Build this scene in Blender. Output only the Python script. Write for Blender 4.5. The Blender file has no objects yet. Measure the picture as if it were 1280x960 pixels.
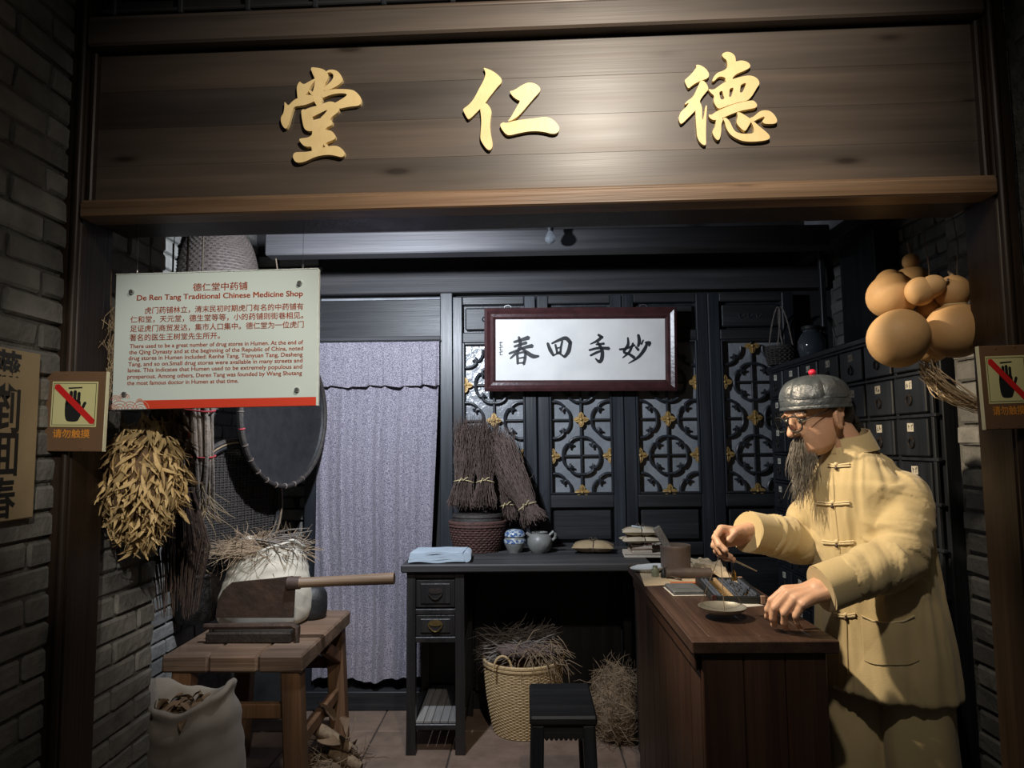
import bpy, bmesh, math, random
from mathutils import Vector, Matrix, noise
from mathutils.geometry import tessellate_polygon
random.seed(7)
R = math.radians
V = Vector
scene = bpy.context.scene
C = scene.collection

# ------------------------------------------------------------------ camera
FPX, CAMZ = 870.0, 1.45
cam_d = bpy.data.cameras.new('camera')
cam_d.sensor_width = 36.0
cam_d.lens = FPX / 1280 * 36
cam_d.clip_start = 0.05
cam = bpy.data.objects.new('camera', cam_d)
C.objects.link(cam)
CAMR = (Matrix.Rotation(R(1.2), 3, 'Z') @ Matrix.Rotation(R(90 + 4.93), 3, 'X') @ Matrix.Rotation(R(-0.6), 3, 'Z'))
cam.matrix_world = Matrix.Translation((0, 0, CAMZ)) @ CAMR.to_4x4()
scene.camera = cam

# ------------------------------------------------------------------ world, lamps, exposure
world = bpy.data.worlds.new('world')
scene.world = world
world.use_nodes = True
world.node_tree.nodes['Background'].inputs[0].default_value = (0.66, 0.66, 0.68, 1)
world.node_tree.nodes['Background'].inputs[1].default_value = 0.045
scene.view_settings.view_transform = 'Standard'
scene.view_settings.look = 'None'
scene.view_settings.exposure = 0.0
scene.view_settings.gamma = 1.0
scene.view_settings.use_curve_mapping = False

def spot(name, loc, target, energy, col, angle, blend=0.3, size=0.03):
    l = bpy.data.lights.new(name, 'SPOT')
    l.energy = energy; l.color = col; l.spot_size = R(angle); l.spot_blend = blend; l.shadow_soft_size = size
    o = bpy.data.objects.new(name, l)
    C.objects.link(o)
    o.location = loc
    o.rotation_euler = (V(target) - V(loc)).to_track_quat('-Z', 'Y').to_euler()
    return o

# gallery ceiling spots in front of the shop, and the two lamps hidden behind the lintel that the photograph's
# shadows give (the bulb's shadow on the beam; the person lit from the left while the counter end stays dark)
spot('track_spot_sign_offscreen', (0.24, 0.62, 2.82), (0.12, 1.76, 2.26), 110, (1.0, 0.89, 0.75), 98, 1.0, 0.04)
spot('shop_spot_person_offscreen', (-0.42, 1.99, 2.42), (0.95, 2.12, 1.22), 190, (1.0, 0.82, 0.60), 54, 0.5, 0.03)
spot('track_spot_gourds_offscreen', (0.12, 0.74, 2.96), (1.10, 2.0, 1.62), 20, (1.0, 0.80, 0.56), 26, 0.7, 0.03)
spot('track_spot_panel_offscreen', (0.21, -0.85, 2.83), (-0.88, 1.82, 1.52), 195, (1.0, 0.93, 0.82), 19, 0.7, 0.03)
spot('shop_lamp_offscreen', (-0.60, 2.44, 2.27), (-0.80, 3.75, 1.88), 190, (0.82, 0.89, 1.0), 164, 0.85, 0.03)

# ------------------------------------------------------------------ pixel <-> place helpers (1280 x 960 frame)
def ray(px, py):
    return CAMR @ V(((px - 640) / FPX, -(py - 480) / FPX, -1))
def P(px, py, Y):
    d = ray(px, py)
    return V((0, 0, CAMZ)) + d * (Y / d.y)
def PZ(px, py, z):
    d = ray(px, py)
    return V((0, 0, CAMZ)) + d * ((z - CAMZ) / d.z)
def PX(px, py, x):
    d = ray(px, py)
    return V((0, 0, CAMZ)) + d * (x / d.x)
# the shop front stands slightly askew: local u (right), w (into the shop), v (up)
FANG = R(-1.5)
FORG = V((0, 1.76, 0))
FM = Matrix.Translation(FORG) @ Matrix.Rotation(FANG, 4, 'Z')
FMI = FM.inverted()
def FU(px, py, w=0.0):
    d = FMI.to_3x3() @ ray(px, py)
    o = FMI @ V((0, 0, CAMZ))
    q = o + d * ((w - o.y) / d.y)
    return q.x, q.z

# ------------------------------------------------------------------ materials
MATS = {}
def _new(name):
    m = bpy.data.materials.new(name)
    m.use_nodes = True
    nt = m.node_tree
    b = nt.nodes['Principled BSDF']
    MATS[name] = m
    return m, nt, b
def _ramp(nt, fac, stops):
    r = nt.nodes.new('ShaderNodeValToRGB')
    while len(r.color_ramp.elements) < len(stops):
        r.color_ramp.elements.new(0.5)
    for e, (p, c) in zip(r.color_ramp.elements, stops):
        e.position = p
        e.color = (c[0], c[1], c[2], 1)
    nt.links.new(fac, r.inputs[0])
    return r
def _coord(nt, scale=(1, 1, 1), rnd=True):
    tc = nt.nodes.new('ShaderNodeTexCoord')
    mp = nt.nodes.new('ShaderNodeMapping')
    mp.inputs['Scale'].default_value = scale
    if rnd:
        oi = nt.nodes.new('ShaderNodeObjectInfo')
        ml = nt.nodes.new('ShaderNodeMath'); ml.operation = 'MULTIPLY'; ml.inputs[1].default_value = 37.0
        nt.links.new(oi.outputs['Random'], ml.inputs[0])
        ad = nt.nodes.new('ShaderNodeVectorMath'); ad.operation = 'ADD'
        nt.links.new(tc.outputs['Object'], ad.inputs[0]); nt.links.new(ml.outputs[0], ad.inputs[1])
        nt.links.new(ad.outputs[0], mp.inputs[0])
    else:
        nt.links.new(tc.outputs['Object'], mp.inputs[0])
    return mp.outputs[0]
def _noise(nt, vec, scale, detail=4, rough=0.55):
    n = nt.nodes.new('ShaderNodeTexNoise')
    n.inputs['Scale'].default_value = scale
    n.inputs['Detail'].default_value = detail
    n.inputs['Roughness'].default_value = rough
    nt.links.new(vec, n.inputs['Vector'])
    return n.outputs[0]
def _bump(nt, b, h, strength, dist=0.01):
    bp = nt.nodes.new('ShaderNodeBump')
    bp.inputs['Strength'].default_value = strength
    bp.inputs['Distance'].default_value = dist
    nt.links.new(h, bp.inputs['Height'])
    nt.links.new(bp.outputs[0], b.inputs['Normal'])
def mat(name, c1, c2=None, rough=0.6, scale=20, metal=0.0, bump=0.0, bscale=None, spec=0.5, detail=4, lo=0.3, hi=0.7, vary=0.0, sheen=0.0, bdist=0.01, sss=0.0):
    m, nt, b = _new(name)
    b.inputs['Roughness'].default_value = rough
    b.inputs['Metallic'].default_value = metal
    b.inputs['Specular IOR Level'].default_value = spec
    if sheen: b.inputs['Sheen Weight'].default_value = sheen
    if sss:
        b.inputs['Subsurface Weight'].default_value = sss
        b.inputs['Subsurface Radius'].default_value = (0.008, 0.003, 0.0015)
        b.inputs['Subsurface Scale'].default_value = 1.0
    vec = _coord(nt)
    n = _noise(nt, vec, scale, detail)
    r = _ramp(nt, n, [(lo, c1), (hi, c2 or c1)])
    out = r.outputs[0]
    if vary:
        oi = nt.nodes.new('ShaderNodeObjectInfo')
        mr = nt.nodes.new('ShaderNodeMapRange')
        mr.inputs[3].default_value = 1 - vary; mr.inputs[4].default_value = 1 + vary
        nt.links.new(oi.outputs['Random'], mr.inputs[0])
        hs = nt.nodes.new('ShaderNodeHueSaturation')
        nt.links.new(mr.outputs[0], hs.inputs['Value'])
        nt.links.new(out, hs.inputs['Color'])
        out = hs.outputs[0]
    nt.links.new(out, b.inputs['Base Color'])
    if bump:
        n2 = _noise(nt, vec, bscale or scale * 3, 6)
        _bump(nt, b, n2, bump, bdist)
    return m
def wood(name, c1, c2, c3, axis='X', rough=0.45, scale=1.0, bump=0.25, spec=0.4, vary=0.12, wear=None, patch=0.6, grain=0.6, knots=False):
    m, nt, b = _new(name)
    b.inputs['Specular IOR Level'].default_value = spec
    s = {'X': (1.2, 22, 22), 'Y': (22, 1.2, 22), 'Z': (22, 22, 1.2)}[axis]
    vec = _coord(nt, tuple(q * scale for q in s))
    n1 = _noise(nt, vec, 1.0, 5, 0.6)
    r = _ramp(nt, n1, [(0.28, c1), (0.5, c2), (0.75, c3)])
    s2 = {'X': (3, 160, 160), 'Y': (160, 3, 160), 'Z': (160, 160, 3)}[axis]
    v2 = _coord(nt, tuple(q * scale for q in s2))
    n2 = _noise(nt, v2, 1.0, 3, 0.6)
    mx = nt.nodes.new('ShaderNodeMix'); mx.data_type = 'RGBA'; mx.blend_type = 'MULTIPLY'
    mx.inputs[0].default_value = grain
    r2 = _ramp(nt, n2, [(0.25, (0.45, 0.45, 0.45)), (0.6, (1, 1, 1))])
    nt.links.new(r.outputs[0], mx.inputs[6]); nt.links.new(r2.outputs[0], mx.inputs[7])
    v4 = _coord(nt, tuple(q * scale for q in {'X': (0.9, 5, 5), 'Y': (5, 0.9, 5), 'Z': (5, 5, 0.9)}[axis]))
    n4 = _noise(nt, v4, 1.0, 4, 0.6)
    r4 = _ramp(nt, n4, [(0.30, (0.62, 0.64, 0.68)), (0.5, (1.0, 0.98, 0.96)), (0.70, (1.45, 1.30, 1.18))])
    m4 = nt.nodes.new('ShaderNodeMix'); m4.data_type = 'RGBA'; m4.blend_type = 'MULTIPLY'
    m4.inputs[0].default_value = patch
    nt.links.new(mx.outputs[2], m4.inputs[6]); nt.links.new(r4.outputs[0], m4.inputs[7])
    out = m4.outputs[2]
    if knots:                                 # small dark knots along the boards
        vk = _coord(nt, {'X': (2.4, 9, 9), 'Y': (9, 2.4, 9), 'Z': (9, 9, 2.4)}[axis])
        vo = nt.nodes.new('ShaderNodeTexVoronoi'); vo.inputs['Scale'].default_value = 1.0
        nt.links.new(vk, vo.inputs['Vector'])
        rk = _ramp(nt, vo.outputs['Distance'], [(0.05, (0.25, 0.22, 0.2)), (0.10, (0.8, 0.76, 0.72)), (0.16, (1, 1, 1))])
        mk = nt.nodes.new('ShaderNodeMix'); mk.data_type = 'RGBA'; mk.blend_type = 'MULTIPLY'; mk.inputs[0].default_value = 0.9
        nt.links.new(out, mk.inputs[6]); nt.links.new(rk.outputs[0], mk.inputs[7])
        out = mk.outputs[2]
    if wear:
        v3 = _coord(nt, (1, 1, 1))
        n3 = _noise(nt, v3, wear[1], 8, 0.75)
        r3 = _ramp(nt, n3, [(wear[2], (0, 0, 0)), (wear[2] + 0.05, (1, 1, 1))])
        mw = nt.nodes.new('ShaderNodeMix'); mw.data_type = 'RGBA'
        nt.links.new(r3.outputs[0], mw.inputs[0])
        nt.links.new(out, mw.inputs[6]); mw.inputs[7].default_value = (*wear[0], 1)
        out = mw.outputs[2]
    oi = nt.nodes.new('ShaderNodeObjectInfo')
    mr = nt.nodes.new('ShaderNodeMapRange')
    mr.inputs[3].default_value = 1 - vary; mr.inputs[4].default_value = 1 + vary
    nt.links.new(oi.outputs['Random'], mr.inputs[0])
    hs = nt.nodes.new('ShaderNodeHueSaturation')
    nt.links.new(mr.outputs[0], hs.inputs['Value']); nt.links.new(out, hs.inputs['Color'])
    nt.links.new(hs.outputs[0], b.inputs['Base Color'])
    rr = nt.nodes.new('ShaderNodeMapRange')
    rr.inputs[3].default_value = rough - 0.1; rr.inputs[4].default_value = rough + 0.15
    nt.links.new(n1, rr.inputs[0]); nt.links.new(rr.outputs[0], b.inputs['Roughness'])
    _bump(nt, b, n2, bump, 0.004)
    return m

# ------------------------------------------------------------------ mesh building
class MB:
    def __init__(s):
        s.v = []; s.f = []
    def add(s, vs, fs, M=None):
        k = len(s.v)
        if M is not None:
            vs = [M @ V(p) for p in vs]
        s.v += [tuple(p) for p in vs]
        s.f += [tuple(i + k for i in q) for q in fs]
        return s
    def box(s, c, d, b=0.003, M=None, jit=0.0):
        h = [q / 2 for q in d]
        b = min(b, min(h) * 0.49)
        idx = {}; vs = []
        for sx in (-1, 1):
            for sy in (-1, 1):
                for sz in (-1, 1):
                    for a in range(3):
                        sg = (sx, sy, sz)
                        p = [c[i] + sg[i] * (h[i] if i == a else h[i] - b) + (random.uniform(-jit, jit) if jit else 0) for i in range(3)]
                        idx[(sx, sy, sz, a)] = len(vs); vs.append(p)
        fs = []
        for a in range(3):
            o1, o2 = [i for i in range(3) if i != a]
            for sg in (-1, 1):
                q = []
                for (p1, p2) in ((-1, -1), (1, -1), (1, 1), (-1, 1)):
                    k = [0, 0, 0]; k[a] = sg; k[o1] = p1; k[o2] = p2
                    q.append(idx[(*k, a)])
                fs.append(q)
            for p1 in (-1, 1):
                for p2 in (-1, 1):
                    k0 = [0, 0, 0]; k1 = [0, 0, 0]
                    k0[a] = -1; k1[a] = 1
                    for k in (k0, k1):
                        k[o1] = p1; k[o2] = p2
                    fs.append([idx[(*k0, o1)], idx[(*k1, o1)], idx[(*k1, o2)], idx[(*k0, o2)]])
        for sx in (-1, 1):
            for sy in (-1, 1):
                for sz in (-1, 1):
                    fs.append([idx[(sx, sy, sz, a)] for a in range(3)])
        return s.add(vs, fs, M)
    def bar(s, p0, p1, w, h, b=0.002, up=(0, 0, 1)):
        p0 = V(p0); p1 = V(p1)
        d = p1 - p0; L = d.length
        x = d.normalized(); u = V(up)
        if abs(x.dot(u)) > 0.98: u = V((0, 1, 0))
        y = u.cross(x).normalized(); z = x.cross(y)
        M = Matrix((x, y, z)).transposed().to_4x4()
        M.translation = (p0 + p1) / 2
        return s.box((0, 0, 0), (L, w, h), b, M)
    def tube(s, pts, rad, n=8, cap=True, M=None, flat=1.0, up=None, rfun=None):
        pts = [V(p) for p in pts]
        m = len(pts)
        if not hasattr(rad, '__len__'): rad = [rad] * m
        t = (pts[1] - pts[0]).normalized()
        u = V(up) if up else (V((0, 0, 1)) if abs(t.z) < 0.9 else V((1, 0, 0)))
        a = (u - t * u.dot(t)).normalized()
        vs = []; fs = []
        for i in range(m):
            t = (pts[min(i + 1, m - 1)] - pts[max(i - 1, 0)])
            t = t.normalized() if t.length > 1e-9 else V((0, 0, 1))
            a = a - t * a.dot(t)
            a = a.normalized() if a.length > 1e-6 else t.orthogonal().normalized()
            b = t.cross(a)
            for j in range(n):
                th = 2 * math.pi * j / n
                r = rad[i] * (rfun(i / (m - 1), th) if rfun else 1)
                vs.append(pts[i] + a * (r * math.cos(th) * flat) + b * (r * math.sin(th)))
        for i in range(m - 1):
            for j in range(n):
                k = (j + 1) % n
                fs.append((i * n + j, i * n + k, i * n + n + k, i * n + n + j))
        if cap:
            fs.append(tuple(range(n - 1, -1, -1)))
            fs.append(tuple((m - 1) * n + j for j in range(n)))
        return s.add(vs, fs, M)
    def lathe(s, prof, n=24, M=None, th0=0.0, th1=2 * math.pi, rfun=None, sx=1.0, sy=1.0):
        vs = []; fs = []
        full = abs(th1 - th0 - 2 * math.pi) < 1e-6
        cnt = n if full else n + 1
        for i, (r, z) in enumerate(prof):
            for j in range(cnt):
                th = th0 + (th1 - th0) * j / n
                q = r * (rfun(i / max(1, len(prof) - 1), th) if rfun else 1)
                vs.append((q * math.cos(th) * sx, q * math.sin(th) * sy, z))
        for i in range(len(prof) - 1):
            for j in range(n):
                k = (j + 1) % cnt
                fs.append((i * cnt + j, i * cnt + k, i * cnt + cnt + k, i * cnt + cnt + j))
        return s.add(vs, fs, M)
    def ball(s, c, r, n=16, m=10, M=None):
        if not hasattr(r, '__len__'): r = (r, r, r)
        vs = []; fs = []
        for i in range(m + 1):
            a = math.pi * i / m
            for j in range(n):
                t = 2 * math.pi * j / n
                vs.append((c[0] + r[0] * math.sin(a) * math.cos(t), c[1] + r[1] * math.sin(a) * math.sin(t), c[2] + r[2] * math.cos(a)))
        for i in range(m):
            for j in range(n):
                k = (j + 1) % n
                fs.append((i * n + j, i * n + n + j, i * n + n + k, i * n + k))
        return s.add(vs, fs, M)
    def prism(s, loops, t, M=None, back=True):
        """loops: list of 2D outlines (first outer, rest holes); front at z=t, back at z=0"""
        l3 = [[V((x, y, 0)) for x, y in l] for l in loops]
        tris = tessellate_polygon(l3)
        flat = [p for l in l3 for p in l]
        n = len(flat)
        vs = [(p.x, p.y, t) for p in flat] + [(p.x, p.y, 0) for p in flat]
        fs = [tuple(q) for q in tris]
        if back: fs += [tuple(n + i for i in reversed(q)) for q in tris]
        k = 0
        for l in loops:
            m = len(l)
            for i in range(m):
                j = (i + 1) % m
                fs.append((k + i, k + j, n + k + j, n + k + i))
            k += m
        return s.add(vs, fs, M)
    def grid(s, fn, nu, nv, M=None, closed=False):
        vs = [fn(i / nu, j / nv) for i in range(nu + 1) for j in range(nv + 1)]
        fs = [(i * (nv + 1) + j, (i + 1) * (nv + 1) + j, (i + 1) * (nv + 1) + j + 1, i * (nv + 1) + j + 1) for i in range(nu) for j in range(nv)]
        return s.add(vs, fs, M)
    def mesh(s, name, material, smooth=False, M=None, recalc=True, weld=False, angle=None):
        me = bpy.data.meshes.new(name)
        vs = [M @ V(p) for p in s.v] if M is not None else s.v
        me.from_pydata(vs, [], s.f)
        bm = bmesh.new(); bm.from_mesh(me)
        if weld: bmesh.ops.remove_doubles(bm, verts=bm.verts, dist=1e-5)
        if recalc: bmesh.ops.recalc_face_normals(bm, faces=bm.faces)
        for f in bm.faces: f.smooth = smooth
        if smooth:
            lim = R(angle or 40)
            for e in bm.edges:
                if len(e.link_faces) == 2 and e.calc_face_angle(0) > lim: e.smooth = False
        bm.to_mesh(me); bm.free()
        me.materials.append(MATS[material] if isinstance(material, str) else material)
        return me

def tag(o, label=None, cat=None, group=None, kind=None):
    if label: o['label'] = label
    if cat: o['category'] = cat
    if group: o['group'] = group
    if kind: o['kind'] = kind
    return o
def thing(name, label, cat, loc=(0, 0, 0), rot=0.0, group=None, M=None):
    o = bpy.data.objects.new(name, None)
    o.empty_display_size = 0.05
    C.objects.link(o)
    o.matrix_world = M if M is not None else Matrix.Translation(loc) @ Matrix.Rotation(rot, 4, 'Z')
    return tag(o, label, cat, group)
def part(mb, name, material, parent, smooth=False, world=False, label=None, kind=None, loc=None, weld=False, angle=None):
    """one mesh object under its thing; coordinates are the thing's own unless world=True"""
    M = None
    if world:
        pw = parent.matrix_world if parent.parent is None else parent.parent.matrix_basis @ parent.matrix_basis
        if parent.parent is None: pw = parent.matrix_basis
        M = pw.inverted()
    me = mb.mesh(name, material, smooth, M, weld=weld, angle=angle)
    o = bpy.data.objects.new(name, me)
    C.objects.link(o)
    o.parent = parent
    if loc is not None: o.location = loc
    return tag(o, label, None, None, kind)
def solo(mb, name, material, label, cat, group=None, smooth=False, kind=None, M=None, weld=False, angle=None):
    """a thing that is one mesh, its origin at its base"""
    vs = [M @ V(p) for p in mb.v] if M is not None else [V(p) for p in mb.v]
    lo = [min(p[i] for p in vs) for i in range(3)]; hi = [max(p[i] for p in vs) for i in range(3)]
    b = V(((lo[0] + hi[0]) / 2, (lo[1] + hi[1]) / 2, lo[2]))
    mb.v = [tuple(p - b) for p in vs]
    o = bpy.data.objects.new(name, mb.mesh(name, material, smooth, weld=weld, angle=angle))
    C.objects.link(o)
    o.location = b
    return tag(o, label, cat, group, kind)
def struct(mb, name, material, smooth=False, label=None, M=None):
    o = bpy.data.objects.new(name, mb.mesh(name, material, smooth))
    C.objects.link(o)
    if M is not None: o.matrix_world = M
    return tag(o, label, None, None, 'structure')
def inst(me, name, parent, M):
    o = bpy.data.objects.new(name, me)
    C.objects.link(o)
    o.parent = parent
    o.matrix_basis = M
    return o
def catmull(pts, n):
    pts = [V(p) for p in pts]
    out = []
    m = len(pts)
    for i in range(m - 1):
        p0 = pts[max(i - 1, 0)]; p1 = pts[i]; p2 = pts[i + 1]; p3 = pts[min(i + 2, m - 1)]
        for k in range(n):
            t = k / n
            out.append(0.5 * ((2 * p1) + (p2 - p0) * t + (2 * p0 - 5 * p1 + 4 * p2 - p3) * t * t + (3 * p1 - p0 - 3 * p2 + p3) * t ** 3))
    out.append(pts[-1])
    return out
def lerpl(vals, n):
    out = []
    for i in range(len(vals) - 1):
        out += [vals[i] + (vals[i + 1] - vals[i]) * k / n for k in range(n)]
    return out + [vals[-1]]
def chaikin(l, it=1):
    for _ in range(it):
        o = []
        for i in range(len(l)):
            a = l[i]; b = l[(i + 1) % len(l)]
            o.append((a[0] * .75 + b[0] * .25, a[1] * .75 + b[1] * .25))
            o.append((a[0] * .25 + b[0] * .75, a[1] * .25 + b[1] * .75))
        l = o
    return l
def brush(pts, ws):
    """outline of a brush stroke: centre line points and half widths"""
    c = catmull([(x, y, 0) for x, y in pts], 5)
    w = lerpl(ws, 5)
    L = []; Rr = []
    for i, p in enumerate(c):
        t = c[min(i + 1, len(c) - 1)] - c[max(i - 1, 0)]
        t.normalize()
        nrm = V((-t.y, t.x, 0))
        L.append((p + nrm * w[i])[:2]); Rr.append((p - nrm * w[i])[:2])
    t0 = (c[1] - c[0]).normalized(); t1 = (c[-1] - c[-2]).normalized()
    return L + [(c[-1] + t1 * w[-1] * .8)[:2]] + Rr[::-1] + [(c[0] - t0 * w[0] * .8)[:2]]
def text_mesh(body, bold=0.0, spacing=1.0):
    c = bpy.data.curves.new('lettering', 'FONT')
    c.body = body; c.size = 1.0; c.offset = bold; c.resolution_u = 3; c.space_character = spacing
    o = bpy.data.objects.new('lettering', c)
    C.objects.link(o)
    dg = bpy.context.evaluated_depsgraph_get()
    me = bpy.data.meshes.new_from_object(o.evaluated_get(dg))
    vs = [v.co.copy() for v in me.vertices]; fs = [tuple(p.vertices) for p in me.polygons]
    bpy.data.objects.remove(o); bpy.data.curves.remove(c); bpy.data.meshes.remove(me)
    return vs, fs
def fit_text(mb, body, x0, x1, y0, h=None, z=0.0, bold=0.0, squeeze=True):
    """lettering fitted between x0 and x1 on baseline y0 (h: glyph height or None to keep proportion)"""
    vs, fs = text_mesh(body, bold)
    a = min(v.x for v in vs); b = max(v.x for v in vs)
    s = (x1 - x0) / (b - a)
    sy = s if h is None else h
    mb.add([(x0 + (v.x - a) * s, y0 + v.y * sy, z) for v in vs], fs)
def nz(p, s=1.0, seed=0.0):
    return noise.noise(V((p[0] * s + seed, p[1] * s + seed * 1.7, p[2] * s - seed)))
def strands(mb, n, fn, r=0.0012, sides=3):
    for i in range(n):
        q = fn(i)
        pts = q[0]; rr = q[1] if len(q) > 1 else r
        mb.tube(pts, [rr] * (len(pts) - 1) + [rr * 0.5], sides, cap=False)

# ------------------------------------------------------------------ palette
mat('brick', (0.115, 0.112, 0.103), (0.21, 0.205, 0.188), 0.85, 14, bump=0.55, bscale=45, vary=0.28, lo=0.25, hi=0.75)
mat('mortar', (0.075, 0.072, 0.065), (0.15, 0.145, 0.13), 0.95, 22, bump=0.9, bscale=70)
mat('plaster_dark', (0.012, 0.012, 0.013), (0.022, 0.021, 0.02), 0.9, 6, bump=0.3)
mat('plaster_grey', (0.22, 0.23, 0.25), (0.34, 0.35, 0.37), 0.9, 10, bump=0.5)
mat('paving', (0.14, 0.093, 0.068), (0.22, 0.152, 0.112), 0.75, 9, bump=0.35, bscale=60, vary=0.1)
mat('grout', (0.05, 0.042, 0.036), None, 0.95)
wood('board_wood', (0.050, 0.040, 0.033), (0.078, 0.063, 0.052), (0.125, 0.098, 0.078), 'X', 0.38, 0.40, 0.10, 0.5, 0.05, patch=1.0, grain=0.25, knots=True)
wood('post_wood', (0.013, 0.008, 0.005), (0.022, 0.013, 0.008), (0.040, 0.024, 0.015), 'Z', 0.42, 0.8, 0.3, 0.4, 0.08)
wood('rail_wood', (0.14, 0.086, 0.048), (0.20, 0.128, 0.078), (0.29, 0.195, 0.125), 'X', 0.42, 0.7, 0.3, 0.4, 0.08, knots=True)
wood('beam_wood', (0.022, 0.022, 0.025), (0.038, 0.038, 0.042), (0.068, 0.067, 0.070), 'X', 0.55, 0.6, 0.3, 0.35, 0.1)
wood('black_wood', (0.010, 0.012, 0.015), (0.017, 0.020, 0.025), (0.030, 0.036, 0.044), 'Z', 0.38, 0.8, 0.25, 0.45, 0.12)
wood('black_wood_x', (0.012, 0.013, 0.015), (0.020, 0.021, 0.023), (0.036, 0.037, 0.040), 'X', 0.42, 0.8, 0.3, 0.45, 0.12)
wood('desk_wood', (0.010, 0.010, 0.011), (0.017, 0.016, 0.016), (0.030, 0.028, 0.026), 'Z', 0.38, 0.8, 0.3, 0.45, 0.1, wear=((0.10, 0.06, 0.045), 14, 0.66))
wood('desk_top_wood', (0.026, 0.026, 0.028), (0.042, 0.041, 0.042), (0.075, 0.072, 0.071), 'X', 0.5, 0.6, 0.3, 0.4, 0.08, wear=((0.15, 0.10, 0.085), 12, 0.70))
wood('counter_wood', (0.036, 0.020, 0.014), (0.060, 0.034, 0.024), (0.095, 0.058, 0.042), 'Y', 0.38, 0.7, 0.25, 0.45, 0.12, wear=((0.22, 0.16, 0.13), 10, 0.71))
wood('counter_panel_wood', (0.035, 0.017, 0.011), (0.055, 0.028, 0.018), (0.08, 0.042, 0.028), 'Z', 0.42, 0.7, 0.25, 0.45, 0.14)
wood('bench_wood', (0.085, 0.055, 0.036), (0.14, 0.09, 0.06), (0.20, 0.14, 0.10), 'X', 0.6, 0.7, 0.5, 0.3, 0.15)
wood('bench_leg_wood', (0.085, 0.045, 0.022), (0.14, 0.075, 0.038), (0.20, 0.11, 0.06), 'Z', 0.55, 0.7, 0.4, 0.3, 0.12)
wood('handle_wood', (0.16, 0.10, 0.06), (0.24, 0.16, 0.10), (0.33, 0.23, 0.16), 'X', 0.5, 0.9, 0.3, 0.35, 0.1)
wood('grey_wood', (0.14, 0.14, 0.14), (0.21, 0.21, 0.205), (0.29, 0.285, 0.27), 'Y', 0.7, 0.9, 0.4, 0.3, 0.1)
mat('gold', (0.80, 0.60, 0.28), (0.88, 0.68, 0.34), 0.45, 30, metal=0.05, bump=0.05)
mat('gold_edge', (0.06, 0.04, 0.02), None, 0.6)
mat('glass_grey', (0.16, 0.172, 0.185), (0.24, 0.252, 0.268), 0.22, 5, bump=0.5, bscale=11, spec=0.6, bdist=0.02)
mat('ornament_gold', (0.26, 0.15, 0.045), (0.44, 0.29, 0.10), 0.45, 60, metal=0.3, bump=0.2)
mat('frame_lacquer', (0.030, 0.011, 0.012), (0.055, 0.020, 0.020), 0.3, 18, bump=0.1)
mat('paper_white', (0.56, 0.55, 0.53), (0.63, 0.62, 0.59), 0.6, 8)
mat('ink', (0.008, 0.010, 0.012), None, 0.55)
mat('sign_face', (0.57, 0.66, 0.64), (0.60, 0.69, 0.67), 0.25, 3, spec=0.5)
mat('sign_edge', (0.78, 0.84, 0.80), None, 0.2)
mat('sign_red', (0.62, 0.055, 0.025), None, 0.4)
mat('sign_text', (0.50, 0.10, 0.035), None, 0.5)
mat('sign_line', (0.62, 0.30, 0.22), None, 0.5)
mat('steel', (0.42, 0.42, 0.42), None, 0.3, metal=0.9)
mat('brass', (0.50, 0.35, 0.14), (0.36, 0.24, 0.09), 0.35, 40, metal=0.9)
mat('notice_brown', (0.135, 0.075, 0.040), (0.155, 0.088, 0.048), 0.5, 10)
mat('notice_cream', (0.56, 0.54, 0.26), (0.60, 0.58, 0.30), 0.5, 5)
mat('notice_edge', (0.72, 0.70, 0.48), None, 0.5)
mat('notice_red', (0.56, 0.014, 0.014), None, 0.45)
mat('notice_orange', (0.66, 0.26, 0.035), None, 0.5)
mat('scroll_paper', (0.30, 0.225, 0.125), (0.38, 0.29, 0.17), 0.8, 6, bump=0.2)
mat('bulb_glass', (0.5, 0.55, 0.6), None, 0.08, spec=0.8)
MATS['bulb_glass'].node_tree.nodes['Principled BSDF'].inputs['Transmission Weight'].default_value = 0.85

# ------------------------------------------------------------------ bricks
def brick_meshes(material, n=6, L=0.244, H=0.061, D=0.05):
    out = []
    for k in range(n):
        mb = MB().box((0, 0, 0), (L * random.uniform(0.96, 1.0), D, H * random.uniform(0.94, 1.0)), 0.006, jit=0.0028)
        out.append(mb.mesh('brick', material))
    return out
BR_G = brick_meshes('brick'); BR_L = brick_meshes('brick')
BR_GH = brick_meshes('brick', 3, 0.115); BR_LH = brick_meshes('brick', 3, 0.115)
def lay_bricks(wall, org, along, normal, length, z0, z1, full, half, keep=None, proud=0.004):
    """running bond on one face of a wall: org = face corner at floor level"""
    al = V(along); nr = V(normal); zz = V((0, 0, 1))
    course, pitch = 0.068, 0.25
    k0 = int(z0 / course)
    inv = wall.matrix_basis.inverted()
    for k in range(k0, int(z1 / course)):
        a = -pitch / 2 if k % 2 else 0.0
        while a < length - 0.02:
            s, e = max(a, 0), min(a + pitch, length)
            w = e - s
            if w > 0.06:
                c = (s + e) / 2
                if keep is None or keep(c, (k + .5) * course):
                    me = random.choice(full if w > 0.17 else half)
                    base = 0.244 if w > 0.17 else 0.115
                    M = Matrix((al, -nr, zz)).transposed().to_4x4()
                    M.translation = V(org) + al * c + nr * (proud - 0.025 + random.uniform(-0.0022, 0.0022)) + zz * ((k + .5) * course)
                    M = M @ Matrix.Rotation(R(random.uniform(-.7, .7)), 4, 'Y') @ Matrix.Diagonal((min(1.0, (w - 0.006) / base), 1, 1, 1))
                    inst(me, 'brick', wall, inv @ M)
            a += pitch

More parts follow.
